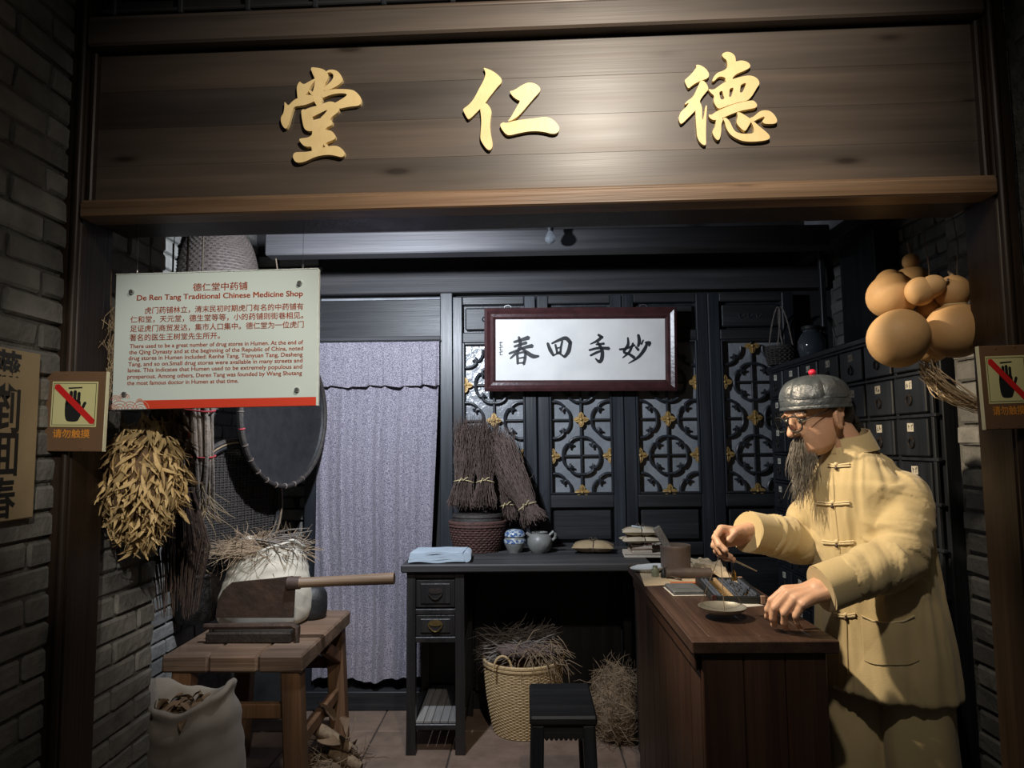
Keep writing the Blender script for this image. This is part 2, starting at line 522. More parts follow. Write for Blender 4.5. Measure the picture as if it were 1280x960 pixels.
# ------------------------------------------------------------------ room shell
YB = 4.05                       # face of the back wall
fl = struct(MB().box((0.1, 1.6, -0.06), (4.4, 5.4, 0.1), 0.001), 'floor', 'grout', label='brown stone paving of the shop floor')
for i in range(-4, 5):
    for j in range(6):
        x = i * 0.405 - 0.18; y = 1.85 + j * 0.405
        if -1.62 < x < 1.8:
            inst((TILE := MB().box((0, 0, -0.012), (0.398, 0.398, 0.02), 0.003, jit=0.0008).mesh('paving_stone', 'paving')) if (i, j) == (-3, 0) or 'TILE' not in globals() else TILE, 'paving_stone', fl, Matrix.Translation((x, y, 0.0)) @ Matrix.Rotation(R(random.choice((0, 90, 180))), 4, 'Z'))
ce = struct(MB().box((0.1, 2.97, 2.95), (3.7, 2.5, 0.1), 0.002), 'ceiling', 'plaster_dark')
XL, XR, XPL, XPR = -1.60, 1.78, -1.225, 1.41
wl = struct(MB().box((XL - 0.06, 3.12, 1.45), (0.10, 2.0, 2.9), 0.002), 'wall_left', 'mortar', label='old grey brick wall inside the shop')
lay_bricks(wl, (XL, 2.12, 0), (0, 1, 0), (1, 0, 0), 1.93, 0.35, 2.78, BR_L, BR_LH)
wfl = struct(MB().box((XPL - 0.215, 1.69, 1.45), (0.42, 1.22, 2.9), 0.004), 'wall_front_left', 'mortar', label='grey brick pier beside the left post')
lay_bricks(wfl, (XPL, 1.08, 0), (0, 1, 0), (1, 0, 0), 1.22, 0.35, 2.78, BR_G, BR_GH)
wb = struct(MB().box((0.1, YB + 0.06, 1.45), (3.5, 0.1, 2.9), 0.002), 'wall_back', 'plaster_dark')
lay_bricks(wb, (XL, YB, 0), (1, 0, 0), (0, -1, 0), 0.42, 0.35, 2.6, BR_L, BR_LH)
wr = struct(MB().box((XR + 0.06, 3.2, 1.45), (0.10, 1.8, 2.9), 0.002), 'wall_right', 'mortar')
lay_bricks(wr, (XR, 2.36, 0), (0, 1, 0), (-1, 0, 0), 1.68, 1.92, 2.6, BR_G, BR_GH)
wfr = struct(MB().box((XPR + 0.20, 2.06, 1.45), (0.38, 0.54, 2.9), 0.004), 'wall_front_right', 'mortar', label='grey brick pier beside the right post')
lay_bricks(wfr, (XPR, 1.80, 0), (0, 1, 0), (-1, 0, 0), 0.53, 0.35, 2.6, BR_G, BR_GH)
wor = struct(MB().box((1.45, 1.45, 1.45), (0.38, 0.62, 2.9), 0.004), 'wall_outer_right', 'mortar')
lay_bricks(wor, (1.262, 1.10, 0), (0, 1, 0), (-1, 0, 0), 0.64, 0.5, 2.7, BR_G, BR_GH)

# ------------------------------------------------------------------ shop front (local u, w, v)
MF = Matrix(((1, 0, 0, 0), (0, 0, -1, 0), (0, 1, 0, 0), (0, 0, 0, 1)))     # drawing x, y, z -> u, -w, v
vr0 = FU(640, 264)[1]; vr1 = FU(640, 239)[1]; vb1 = FU(640, 46)[1]; vt1 = FU(640, 8)[1]
ul = FU(104, 300)[0]; ur = FU(1246, 300)[0]
def post(name, u0, u1, side, label):
    mb = MB().box(((u0 + u1) / 2, 0.06, 1.45), (u1 - u0, 0.14, 2.9), 0.006)
    e = u1 if side > 0 else u0
    mb.tube([(e - side * 0.012, -0.014, 0.0), (e - side * 0.012, -0.014, 2.9)], 0.010, 10)
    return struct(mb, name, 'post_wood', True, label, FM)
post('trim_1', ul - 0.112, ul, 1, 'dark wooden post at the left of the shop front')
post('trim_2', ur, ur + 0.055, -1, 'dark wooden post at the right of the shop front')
mb = MB().box(((ul + ur) / 2, 0.115, (vr0 + 2.9) / 2 + 0.005), (ur - ul - 0.004, 0.13, 2.9 - vr0 - 0.01), 0.004)
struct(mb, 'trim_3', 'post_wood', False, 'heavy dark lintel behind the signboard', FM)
sb = thing('shop_signboard', 'long dark wooden shop signboard with three gilded brush characters', 'signboard', M=FM @ Matrix.Translation((0, 0, vr0)))
h = (vb1 - vr1) / 4
for k in range(4):
    part(MB().box(((ul + ur) / 2, 0.032, vr1 - vr0 + h * (k + .5)), (ur - ul - 0.03, 0.03, h - 0.0002), 0.0004), 'plank', 'board_wood', sb)
rail = MB().box(((ul + ur) / 2, 0.012, (vr1 - vr0) / 2), (ur - ul - 0.002, 0.07, vr1 - vr0 - 0.012), 0.004)
part(rail, 'bottom_rail', 'rail_wood', sb)
part(MB().tube([(ul + 0.004, -0.008, vr1 - vr0 - 0.005), (ur - 0.004, -0.008, vr1 - vr0 - 0.005)], 0.009, 10), 'bead_moulding', 'rail_wood', sb, True)
part(MB().box(((ul + ur) / 2, 0.010, (vb1 + vt1) / 2 - vr0), (ur - ul - 0.002, 0.07, vt1 - vb1 - 0.012), 0.006), 'top_rail', 'board_wood', sb)
part(MB().tube([(ul + 0.004, -0.010, vt1 - vr0), (ur - 0.004, -0.010, vt1 - vr0)], 0.009, 10), 'bead_moulding', 'board_wood', sb, True)
for e, s in ((ul, 1), (ur, -1)):
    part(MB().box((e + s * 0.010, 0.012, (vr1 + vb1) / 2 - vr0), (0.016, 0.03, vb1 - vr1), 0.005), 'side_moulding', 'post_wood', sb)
# carved lattice strip above the sign
lt = thing('carved_lattice_panel', 'dark carved lattice strip above the signboard', 'lattice', M=FM @ Matrix.Translation((0, 0, vt1 + 0.012)))
part(MB().box(((ul + ur) / 2, 0.05, 0.16), (ur - ul - 0.004, 0.02, 0.30), 0.002), 'backing', 'black_wood_x', lt)
for k in range(13):
    u = ul + 0.05 + (ur - ul - 0.1) * k / 12
    part(MB().box((u, 0.024, 0.16), (0.014, 0.03, 0.29), 0.003), 'bar', 'black_wood', lt)
for v in (0.03, 0.08, 0.25):
    part(MB().box(((ul + ur) / 2, 0.026, v), (ur - ul - 0.02, 0.026, 0.012), 0.003), 'bar', 'black_wood_x', lt)

T = [[(355,50),(400,55),(455,65),(490,85),(508,120),(500,155),(475,200),(468,240),(465,290),(450,350),(445,392),(415,390),(395,355),(365,300),(385,250),(395,200),(400,150),(380,110)],
 [(500,80),(540,72),(580,80),(610,105),(637,155),(620,185),(560,225),(500,247),(466,250),(475,230),(510,205),(550,165),(565,125),(550,95),(520,85),(495,102)],
 [(258,175),(275,195),(300,205),(340,180),(405,142),(395,155),(350,215),(325,270),(300,300),(280,335),(245,330),(240,270),(237,220)],
 [(330,250),(345,248),(390,285),(378,305)],
 [(125,350),(140,375),(160,395),(200,350),(250,322),(310,298),(375,298),(392,340),(385,347),(330,370),(270,385),(215,390),(195,415),(185,450),(165,520),(155,560),(137,592),(115,570),(98,530),(98,490),(120,460),(128,420),(130,385)],
 [(455,265),(540,250),(620,246),(700,250),(740,260),(780,295),(802,335),(797,370),(775,386),(720,390),(660,400),(605,414),(555,375),(600,355),(650,325),(688,292),(660,275),(600,275),(540,285),(500,300),(455,322)],
 [(278,423),(320,430),(362,428),(365,490),(372,525),(400,560),(400,602),(365,612),(320,605),(300,580),(288,520),(280,470)],
 [(300,428),(370,405),(440,390),(510,358),(550,358),(575,372),(607,412),(600,440),(560,470),(535,490),(525,517),(460,522),(445,500),(480,470),(518,416),(440,450),(380,480),(355,492),(340,440)],
 [(365,525),(430,510),(470,500),(530,515),(547,535),(540,560),(500,575),(480,600),(480,622),(370,627),(370,560)],
 [(372,600),(480,610),(530,612),(560,635),(576,670),(555,690),(510,705),(480,722),(465,730),(455,760),(450,792),(370,792),(370,745),(330,750),(290,735),(256,690),(275,683),(330,678),(365,660),(378,635)],
 [(468,722),(484,718),(518,755),(500,768)],
 [(220,808),(260,805),(330,805),(400,785),(470,765),(540,750),(590,750),(625,770),(654,800),(652,830),(630,842),(580,828),(520,818),(450,825),(390,840),(330,870),(290,885),(250,890),(225,882),(206,850),(208,825)]]
RN = [[(265,95),(300,105),(350,125),(400,160),(442,205),(437,240),(400,275),(350,340),(310,390),(285,430),(240,480),(190,530),(150,570),(125,587),(110,570),(73,500),(80,485),(130,450),(180,390),(230,290),(270,220),(290,160),(285,125)],
 [(285,428),(320,460),(345,510),(335,570),(328,640),(333,720),(350,800),(354,850),(330,884),(300,870),(265,825),(238,775),(243,700),(250,620),(245,540),(235,480)],
 [(515,320),(545,318),(580,300),(640,260),(700,236),(760,248),(802,280),(810,310),(790,340),(750,380),(700,440),(650,500),(600,555),(550,590),(494,612),(530,570),(570,500),(610,430),(620,408),(590,400),(545,365)],
 [(430,632),(460,616),(480,628),(560,605),(660,590),(760,580),(850,566),(910,578),(960,620),(988,660),(988,700),(955,724),(910,724),(860,708),(780,698),(700,700),(620,715),(560,730),(510,740),(480,727),(450,690),(430,655)]]
DE = [[(212,178),(240,176),(280,195),(315,225),(334,265),(322,297),(270,315),(220,335),(175,365),(145,393),(130,370),(108,320),(130,300),(170,265),(205,220),(222,195)],
 [(255,323),(285,323),(315,360),(328,400),(300,430),(260,480),(243,515),(265,555),(268,600),(220,580),(180,620),(130,670),(90,710),(70,718),(53,670),(70,620),(80,605),(130,560),(155,515),(103,547),(130,510),(180,480),(210,430),(235,370)],
 [(208,560),(265,550),(268,600),(265,660),(275,690),(290,640),(300,555),(314,545),(307,640),(302,740),(302,850),(305,908),(285,914),(250,887),(225,840),(220,770),(213,690)],
 [(448,80),(490,58),(530,63),(567,90),(577,130),(575,150),(620,138),(665,143),(702,165),(712,190),(695,210),(640,235),(580,260),(550,290),(540,325),(478,330),(490,295),(440,280),(410,290),(385,320),(360,331),(375,290),(410,250),(460,235),(500,210),(505,170),(495,130),(465,110)],
 [[(322,398),(375,410),(420,375),(480,335),(540,313),(620,290),(690,276),(740,283),(782,310),(797,350),(770,385),(745,430),(715,475),(680,505),(610,517),(540,537),(470,562),(420,582),(390,547),(373,500),(385,460),(345,430)],
  [(425,425),(455,412),(460,450),(478,490),(440,500),(430,460)], [(520,395),(560,382),(550,430),(535,470),(515,475),(520,430)], [(622,358),(677,338),(662,380),(640,432),(613,432),(620,390)]],
 [(395,610),(470,575),(560,540),(640,520),(720,506),(747,510),(775,545),(762,570),(700,582),(620,597),(550,622),(480,652),(420,677),(370,684),(335,662),(328,632),(352,642)],
 [(398,680),(440,663),(462,675),(442,720),(442,790),(432,850),(415,871),(390,852),(366,810),(366,780),(388,750),(395,710)],
 [(456,668),(487,663),(522,700),(547,760),(577,798),(630,813),(700,813),(735,808),(747,790),(740,740),(712,693),(730,688),(780,735),(830,775),(882,820),(890,850),(862,867),(800,877),(720,882),(640,877),(570,847),(518,807),(488,750),(478,700)],
 [(586,612),(620,618),(660,643),(700,668),(722,690),(692,740),(670,777),(655,785),(625,762),(583,715),(590,680),(598,650)],
 [(695,672),(745,655),(790,610),(840,596),(890,603),(932,640),(958,690),(942,717),(880,720),(835,717),(818,695),(845,670),(840,650),(810,660),(770,680),(735,700)]]
def grow(l, d):
    a = sum(l[i][0] * l[(i + 1) % len(l)][1] - l[(i + 1) % len(l)][0] * l[i][1] for i in range(len(l)))
    s = 1 if a > 0 else -1
    out = []
    for i in range(len(l)):
        p0 = V((*l[i - 1], 0)); p1 = V((*l[i], 0)); p2 = V((*l[(i + 1) % len(l)], 0))
        e = (p1 - p0).normalized() + (p2 - p1).normalized()
        if e.length < 0.4: out.append(l[i]); continue
        e.normalize()
        out.append((l[i][0] + e.y * d * s, l[i][1] - e.x * d * s))
    return out
def gilded(loops, ox, oy, sc, cx, cy):
    root_u, root_v = FU(cx, cy, 0.017)
    mb = MB()
    for kk, lp in enumerate(loops):
        rings = lp if isinstance(lp[0], list) else [lp]
        out = []
        for nr_, r in enumerate(rings):
            if nr_ == 0: r = grow(r, 5.0 if ox == 340 else 2.0)
            q = []
            for (x, y) in r:
                u, v = FU(ox + x / sc, oy + y / sc, 0.017)
                q.append((u - root_u, v - root_v))
            out.append(chaikin(q, 2))
        mb.prism(out, 0.0105 + 0.00022 * kk)
    return part(mb, 'letter', 'gold', sb, loc=(root_u, 0.0166, root_v - vr0)), mb
for args in ((T, 340, 80, 7.108, 400, 145, 'character tang'), (RN, 570, 75, 7.679, 640, 140, 'ren'), (DE, 840, 60, 7.386, 910, 125, 'de')):
    o, mb_ = gilded(*args[:6])
    o.data.transform(MF)
    o['label'] = 'gilded brush character'
    o.data.update()

# ------------------------------------------------------------------ hanging information panel
c0 = FU(270.5, 424.5, 0.045)
iw = (FU(399, 424, .045)[0] - FU(145, 424, .045)[0]); ih = FU(270, 340.5, .045)[1] - FU(270, 510, .045)[1]
ipM = FM @ Matrix.Translation((c0[0], 0.045, c0[1] - ih / 2)) @ Matrix.Rotation(R(-0.4), 4, 'Y')
ip = thing('information_panel', 'pale green hanging information panel with red lettering and red bottom band', 'sign', M=ipM)
part(MB().box((0, 0, ih / 2), (iw, 0.010, ih), 0.0015), 'panel', 'sign_face', ip)
part(MB().box((0, 0.0, ih + 0.0012), (iw, 0.012, 0.0024), 0.0008), 'rim', 'sign_edge', ip)
part(MB().box((iw / 2 + 0.0012, 0.0, ih / 2), (0.0024, 0.012, ih), 0.0008), 'rim', 'sign_edge', ip)
def su(x): return (x - 108) / 1090 * iw - iw / 2
def sv(y): return (850 - y) / 725 * ih
ys = -0.0056
part(MB().add([(su(300), ys, 0.001), (su(1192), ys, 0.001), (su(1192), ys, sv(803)), (su(268), ys, sv(803))], [(0, 1, 2, 3)]), 'red_band', 'sign_red', ip)
lines = [('德仁堂中药铺', 530, 822, 222, 0.85, 'sign_text'), ('De Ren Tang Traditional Chinese Medicine Shop', 228, 1118, 268, 1.0, 'sign_text')]
body = [('虎门药铺林立，清末民初时期虎门有名的中药铺有', 272, 1122, 338), ('仁和堂，天元堂，德生堂等等，小的药铺则街巷相见。', 196, 1122, 385),
        ('足证虎门商贸发达，集市人口集中。德仁堂为一位虎门', 196, 1124, 434), ('著名的医生王树堂先生所开。', 194, 680, 482)]
eng = [('There used to be a great number of drug stores in Humen. At the end of', 196, 1122, 524), ('the Qing Dynasty and at the beginning of the Republic of China, noted', 194, 1122, 556),
       ('drug stores in Humen included: Renhe Tang, Tianyuan Tang, Desheng', 192, 1120, 588), ('Tang, and so on.Small drug stores were available in many streets and', 191, 1120, 620),
       ('lanes. This indicates that Humen used to be extremely populous and', 190, 1118, 652), ('prosperous. Among others, Deren Tang was founded by Wang Shutang', 189, 1117, 686), ('the most famous doctor in Humen at that time.', 188, 782, 720)]
def sign_lines(rows, name, hpx, bold):
    mb = MB()
    for (t, x0, x1, yb) in rows:
        m2 = MB(); fit_text(m2, t, su(x0), su(x1), 0, hpx / 725 * ih, 0, 0.0)
        for q in (-1, 0, 1):                  # heavier print: the same letters a hair to either side
            mb.add([(x + q * bold * hpx / 725 * ih * .6, ys - 0.0003, sv(yb) + y) for x, y, z in m2.v], m2.f)
    o = part(mb, name, 'sign_text', ip)
    return o
sign_lines([lines[0][:4]], 'chinese_title', 46, 0.03)
sign_lines([lines[1][:4]], 'english_title', 42, 0.05)
sign_lines(body, 'chinese_text', 39, 0.022)
sign_lines(eng, 'english_text', 31, 0.035)
wv = MB()
for (cx, cy, rr) in ((150, 850, 48), (205, 848, 40), (265, 850, 44), (118, 852, 30), (128, 800, 26), (175, 790, 28), (258, 812, 18)):
    for q in (1.0, 0.66, 0.34):
        pts = [(su(cx + rr * q * math.cos(a)), max(sv(cy - rr * q * math.sin(a)), 0.002)) for a in [math.pi * i / 10 for i in range(11)]]
        wv.prism([brush(pts, [0.0009] * 11)], 0.0003, Matrix(((1, 0, 0, 0), (0, 0, -1, ys - 0.0002), (0, 1, 0, 0), (0, 0, 0, 1))), back=False)
part(wv, 'wave_emblem', 'sign_line', ip)
for (x, y) in ((200, 222), (1103, 200), (1094, 765), (178, 768)):
    part(MB().lathe([(0, 0.008), (0.0055, 0.0078), (0.0065, 0.006), (0.0065, 0)], 16, Matrix.Translation((su(x), ys, sv(y))) @ Matrix.Rotation(R(90), 4, 'X')), 'standoff_bolt', 'steel', ip, True)
for x in (220, 1115):
    mb = MB().box((su(x), -0.002, ih + 0.006), (0.005, 0.006, 0.016), 0.001)
    mb.tube([(su(x), -0.002, ih + 0.012), (su(x), -0.001, vr0 - (c0[1] - ih / 2))], 0.0005, 5)
    part(mb, 'hanging_wire', 'steel', ip, True)

# ------------------------------------------------------------------ do-not-touch notices on the posts
def notice(px0, py0, wpx, hpx, w, tilt, label):
    """a brown notice board with a crossed-out hand; local x right, z up"""
    u0, v0 = FU(px0, py0, w); u1, v1 = FU(px0 + wpx, py0 + hpx, w)
    W = u1 - u0; H = v0 - v1
    t = thing('do_not_touch_notice', label, 'sign', M=FM @ Matrix.Translation(((u0 + u1) / 2, w, v1)) @ Matrix.Rotation(R(tilt), 4, 'Y'), group='notices on the posts')
    part(MB().box((0, 0.006, H / 2), (W, 0.012, H), 0.0015), 'board', 'notice_brown', t)
    e = -1 if 'right' in label else 1
    part(MB().box((e * W / 2, 0.006, H / 2), (0.0018, 0.0125, H), 0.0005), 'edge_strip', 'notice_edge', t)
    fx = lambda x: (x - 375) / 640 * W
    fz = lambda y: (905 - y) / 865 * H
    def flat(loops, z, name, m, parent=t):
        mb = MB()
        for lp in loops:
            mb.prism([[(fx(x), fz(y)) for x, y in lp]], 0.0003, Matrix(((1, 0, 0, 0), (0, 0, -1, -z), (0, 1, 0, 0), (0, 0, 0, 1))), back=False)
        return part(mb, name, m, parent)
    sq = flat([[(125, 640), (612, 640), (612, 150), (125, 150)]], 0.0, 'pictogram', 'notice_cream')
    flat([[(140, 622), (596, 622), (596, 617), (140, 617)], [(140, 172), (596, 172), (596, 167), (140, 167)], [(140, 620), (145, 620), (145, 170), (140, 170)], [(591, 620), (596, 620), (596, 170), (591, 170)]], 0.0004, 'border_line', 'ink', sq)
    hand = [chaikin([(272, 345), (436, 345), (440, 440), (452, 500), (425, 560), (410, 582), (340, 586), (290, 575), (272, 500)], 1)]
    for (x0, y0, x1, y1, w0) in ((290, 400, 292, 285, 15), (331, 400, 331, 262, 17), (371, 400, 372, 255, 18), (413, 400, 414, 272, 17), (440, 480, 484, 378, 16)):
        hand.append(brush([(x0, y0), (x1, y1)], [w0, w0]))
    hand.append([(300, 230), (445, 222), (445, 208), (300, 214)])
    flat(hand, 0.0004, 'hand_symbol', 'ink', sq)
    flat([[(158, 182), (200, 178), (592, 560), (588, 606), (548, 606), (152, 225)]], 0.0008, 'red_bar', 'notice_red', sq)
    m2 = MB(); fit_text(m2, '请勿触摸', fx(160), fx(552), 0, 100 / 865 * H, 0, 0.015)
    part(MB().add([(x, -0.0005, fz(750) + z) for x, z, _ in m2.v], m2.f), 'lettering', 'notice_orange', t)
    for (x, y) in ((265, 70), (500, 60), (222, 880), (468, 868)):
        part(MB().lathe([(0, 0.0015), (0.0024, 0.001), (0.0026, 0)], 8, Matrix.Translation((fx(x), 0, fz(y))) @ Matrix.Rotation(R(90), 4, 'X')), 'screw', 'notice_brown', t, True)
    return t
notice(57, 465, 71, 99, -0.040, 1.0, 'brown notice with crossed-out hand on the post by the paper scroll')
notice(1225, 432, 73, 104, -0.045, -1.2, 'brown notice with crossed-out hand on the right post under the gourds')

# ------------------------------------------------------------------ couplet board on the outer brick wall
cz0 = PX(20, 650, XPL + .02).z; cz1 = PX(20, 437, XPL + .02).z
cb = thing('couplet_board', 'tan paper couplet board with black brush characters on the brick pier', 'scroll', (XPL + 0.012, 1.575, cz0))
CW = 0.225
mb = MB().box((0.006, 0, (cz1 - cz0) / 2), (0.008, CW, cz1 - cz0), 0.002, jit=0.001)
part(mb, 'paper', 'scroll_paper', cb)
for k, ch in enumerate('藥到囬春'):
    m2 = MB(); fit_text(m2, ch, -0.05, 0.05, 0, None, 0, 0.02)
    H = cz1 - cz0
    zb = H * (0.775 - 0.245 * k)
    part(MB().add([(0.0106, x * 0.9 + 0.005, zb + y * 1.0) for x, y, z in m2.v], m2.f), 'character', 'ink', cb)

# ------------------------------------------------------------------ beams, back wall frame
def xbeam(name, px0, px1, py0, py1, Y, depth, material='beam_wood', label=None):
    a = P(px0, (py0 + py1) / 2, Y); b = P(px1, (py0 + py1) / 2, Y)
    m = (px0 + px1) / 2
    z1 = P(m, py0, Y).z; z0 = P(m, py1, Y).z
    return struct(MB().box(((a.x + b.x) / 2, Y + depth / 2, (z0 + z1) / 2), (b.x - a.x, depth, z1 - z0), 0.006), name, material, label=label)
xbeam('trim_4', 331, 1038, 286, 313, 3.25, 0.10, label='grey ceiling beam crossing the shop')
b = P(560, 366, 3.96)
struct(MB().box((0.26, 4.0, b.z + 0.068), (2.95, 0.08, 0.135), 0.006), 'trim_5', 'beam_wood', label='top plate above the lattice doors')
yd = 3.985
# doorway with curtain
jl0, jl1 = P(383, 560, yd).x, P(397, 560, yd).x
zt = P(475, 369, yd).z
struct(MB().box(((jl0 + jl1) / 2, 4.0, zt / 2), (jl1 - jl0, 0.08, zt), 0.004), 'trim_6', 'black_wood')
pr0, pr1 = P(550, 500, 3.94).x, P(566, 500, 3.94).x
struct(MB().box(((pr0 + pr1) / 2, 3.99, zt / 2), (pr1 - pr0, 0.10, zt), 0.005), 'trim_7', 'black_wood', label='dark post between curtain and lattice doors')
zh0 = P(475, 431, yd).z; zh1 = P(475, 375, yd).z
hd = struct(MB().box(((jl1 + pr0) / 2, 4.01, (zh0 + zh1) / 2), (pr0 - jl1, 0.05, zh1 - zh0), 0.004), 'trim_8', 'black_wood_x')
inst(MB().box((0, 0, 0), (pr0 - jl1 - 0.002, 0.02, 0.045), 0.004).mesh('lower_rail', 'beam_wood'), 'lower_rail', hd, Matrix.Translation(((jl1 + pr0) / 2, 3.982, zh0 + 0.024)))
struct(MB().box(((jl1 + pr0) / 2, 4.03, zh1 + 0.010), (pr0 - jl1, 0.03, 0.016), 0.002), 'trim_9', 'plaster_grey')
struct(MB().box(((jl1 + pr0) / 2 - 0.05, 3.99, 0.05), (pr0 - jl1 + 0.2, 0.1, 0.10), 0.004), 'trim_10', 'black_wood_x', label='black threshold under the curtain')

# curtain fabric: fine mauve sprig print
m, nt, bs = _new('curtain_cloth')
bs.inputs['Roughness'].default_value = 0.9
bs.inputs['Sheen Weight'].default_value = 0.2
vec = _coord(nt, (1, 1, 1), False)
n1 = _noise(nt, vec, 210, 2, 0.5)
r1 = _ramp(nt, n1, [(0.38, (0.10, 0.088, 0.13)), (0.50, (0.235, 0.215, 0.255)), (0.62, (0.36, 0.335, 0.375))])
nt.links.new(r1.outputs[0], bs.inputs['Base Color'])
cu = thing('door_curtain', 'grey mauve printed door curtain with a short gathered valance', 'curtain', ((jl1 + pr0) / 2, 3.93, 0.0))
x0, x1 = jl1 + 0.002, pr0 - 0.002
zc0 = P(450, 852, 3.93).z
fold = lambda s: 0.014 * math.sin(s * 31) + 0.010 * math.sin(s * 57 + 1.3) + 0.006 * math.sin(s * 93 + 0.4)
def cfn(u, v):
    w = (x1 - x0) * (1 - 0.13 * v ** 1.4)
    x = x0 + w * u
    z = zh0 + 0.005 + (zc0 - zh0) * v + 0.012 * v * math.sin(u * 9)
    y = 3.945 + fold(u * 0.7 + 0.02 * math.sin(v * 5)) * (0.5 + 0.9 * v)
    return (x, y, z)
def thick(fn, nu, nv, t):
    mb = MB()
    mb.grid(fn, nu, nv)
    k = len(mb.v)
    mb.grid(lambda a, b_: tuple(V(fn(a, b_)) + V((0, t, 0))), nu, nv)
    W = nv + 1
    edge = [(i * W, (i + 1) * W) for i in range(nu)] + [(i * W + nv, (i + 1) * W + nv) for i in range(nu)] + [(j, j + 1) for j in range(nv)] + [(nu * W + j, nu * W + j + 1) for j in range(nv)]
    mb.f += [(a, b_, b_ + k, a + k) for a, b_ in edge]
    return mb
part(thick(cfn, 110, 40, 0.003), 'drape', 'curtain_cloth', cu, True, world=True, angle=60)
def vfn(u, v):
    s = u * 7.0
    q = (s + 0.12 * math.sin(s * 1.9)) % 1.0          # knife pleats: a slow rise, then a tuck
    saw = q / 0.86 if q < 0.86 else (1 - q) / 0.14
    y = 3.922 - 0.022 * saw * (0.35 + 0.65 * v)
    z = zh0 + 0.006 - 0.258 * v + 0.010 * v * (1 - saw) + 0.004 * v * math.sin(s * 2.3)
    return (x0 + (x1 - x0) * u, y, z)
part(thick(vfn, 140, 12, 0.003), 'valance', 'curtain_cloth', cu, True, world=True, angle=60)
part(MB().tube([(x0 - 0.01, 3.925, zh0 + 0.012), (x1 + 0.01, 3.925, zh0 + 0.012)], 0.006, 8), 'rod', 'black_wood_x', cu, True, world=True)

# ------------------------------------------------------------------ lattice doors
LW = 0.492
zw1 = P(722, 427, 3.97).z; zw0 = P(722, 618, 3.97).z; zd1 = P(722, 369, 3.97).z
WW = 0.356
def ring_mesh(keep):
    """a ring of four scrolled arcs; keep(th) drops the half that falls outside the frame"""
    mb = MB(); Rr = 0.104
    for q in range(4):
        for s in (0, 1):
            a0 = q * math.pi / 2 if s == 0 else (q + 1) * math.pi / 2
            sg = 1 if s == 0 else -1
            mid = (q + .5) * math.pi / 2
            if not keep(mid): continue
            pts = []
            for k in range(7):
                a = a0 + sg * R(38) * k / 6
                rr = Rr * (1 + 0.03 * math.sin(k / 6 * math.pi))
                pts.append((rr * math.cos(a), 0, rr * math.sin(a)))
            a = a0 + sg * R(43); pts.append((Rr * 0.93 * math.cos(a), 0, Rr * 0.93 * math.sin(a)))
            a = a0 + sg * R(41); pts.append((Rr * 0.80 * math.cos(a), 0, Rr * 0.80 * math.sin(a)))
            a = a0 + sg * R(33); pts.append((Rr * 0.76 * math.cos(a), 0, Rr * 0.76 * math.sin(a)))
            mb.tube(pts, [0.0085] * 7 + [0.0085, 0.0075, 0.006], 7)
    return mb.mesh('lattice_ring', 'black_wood', True)
def flower_mesh(keep):
    mb = MB()
    for q in range(4):
        a = q * math.pi / 2
        if not keep(a): continue
        M = Matrix.Rotation(-a, 4, 'Y')
        pet = chaikin([(0.004, 0.006), (0.018, 0.017), (0.032, 0.013), (0.046, 0.0), (0.032, -0.013), (0.018, -0.017), (0.004, -0.006)], 1)
        mb.prism([pet], 0.010, M @ Matrix(((1, 0, 0, 0), (0, 0, -1, 0), (0, 1, 0, 0), (0, 0, 0, 1))))
        mb.tube([(0.006, -0.010, 0), (0.025, -0.014, 0), (0.042, -0.010, 0)], [0.002, 0.004, 0.001], 5, M=M)
    mb.ball((0, -0.012, 0), 0.009, 10, 6)
    return mb.mesh('flower_ornament', 'ornament_gold', True)
c_, s_ = math.cos, math.sin
RINGS = {'full': ring_mesh(lambda a: True), 'L': ring_mesh(lambda a: c_(a) > 0), 'R': ring_mesh(lambda a: c_(a) < 0),
         'LT': ring_mesh(lambda a: c_(a) > 0 and s_(a) < 0), 'RT': ring_mesh(lambda a: c_(a) < 0 and s_(a) < 0),
         'LB': ring_mesh(lambda a: c_(a) > 0 and s_(a) > 0), 'RB': ring_mesh(lambda a: c_(a) < 0 and s_(a) > 0)}
FLOWERS = {'full': flower_mesh(lambda a: True), 'L': flower_mesh(lambda a: c_(a) > -.1), 'R': flower_mesh(lambda a: c_(a) < .1), 'T': flower_mesh(lambda a: s_(a) < .1), 'B': flower_mesh(lambda a: s_(a) > -.1)}
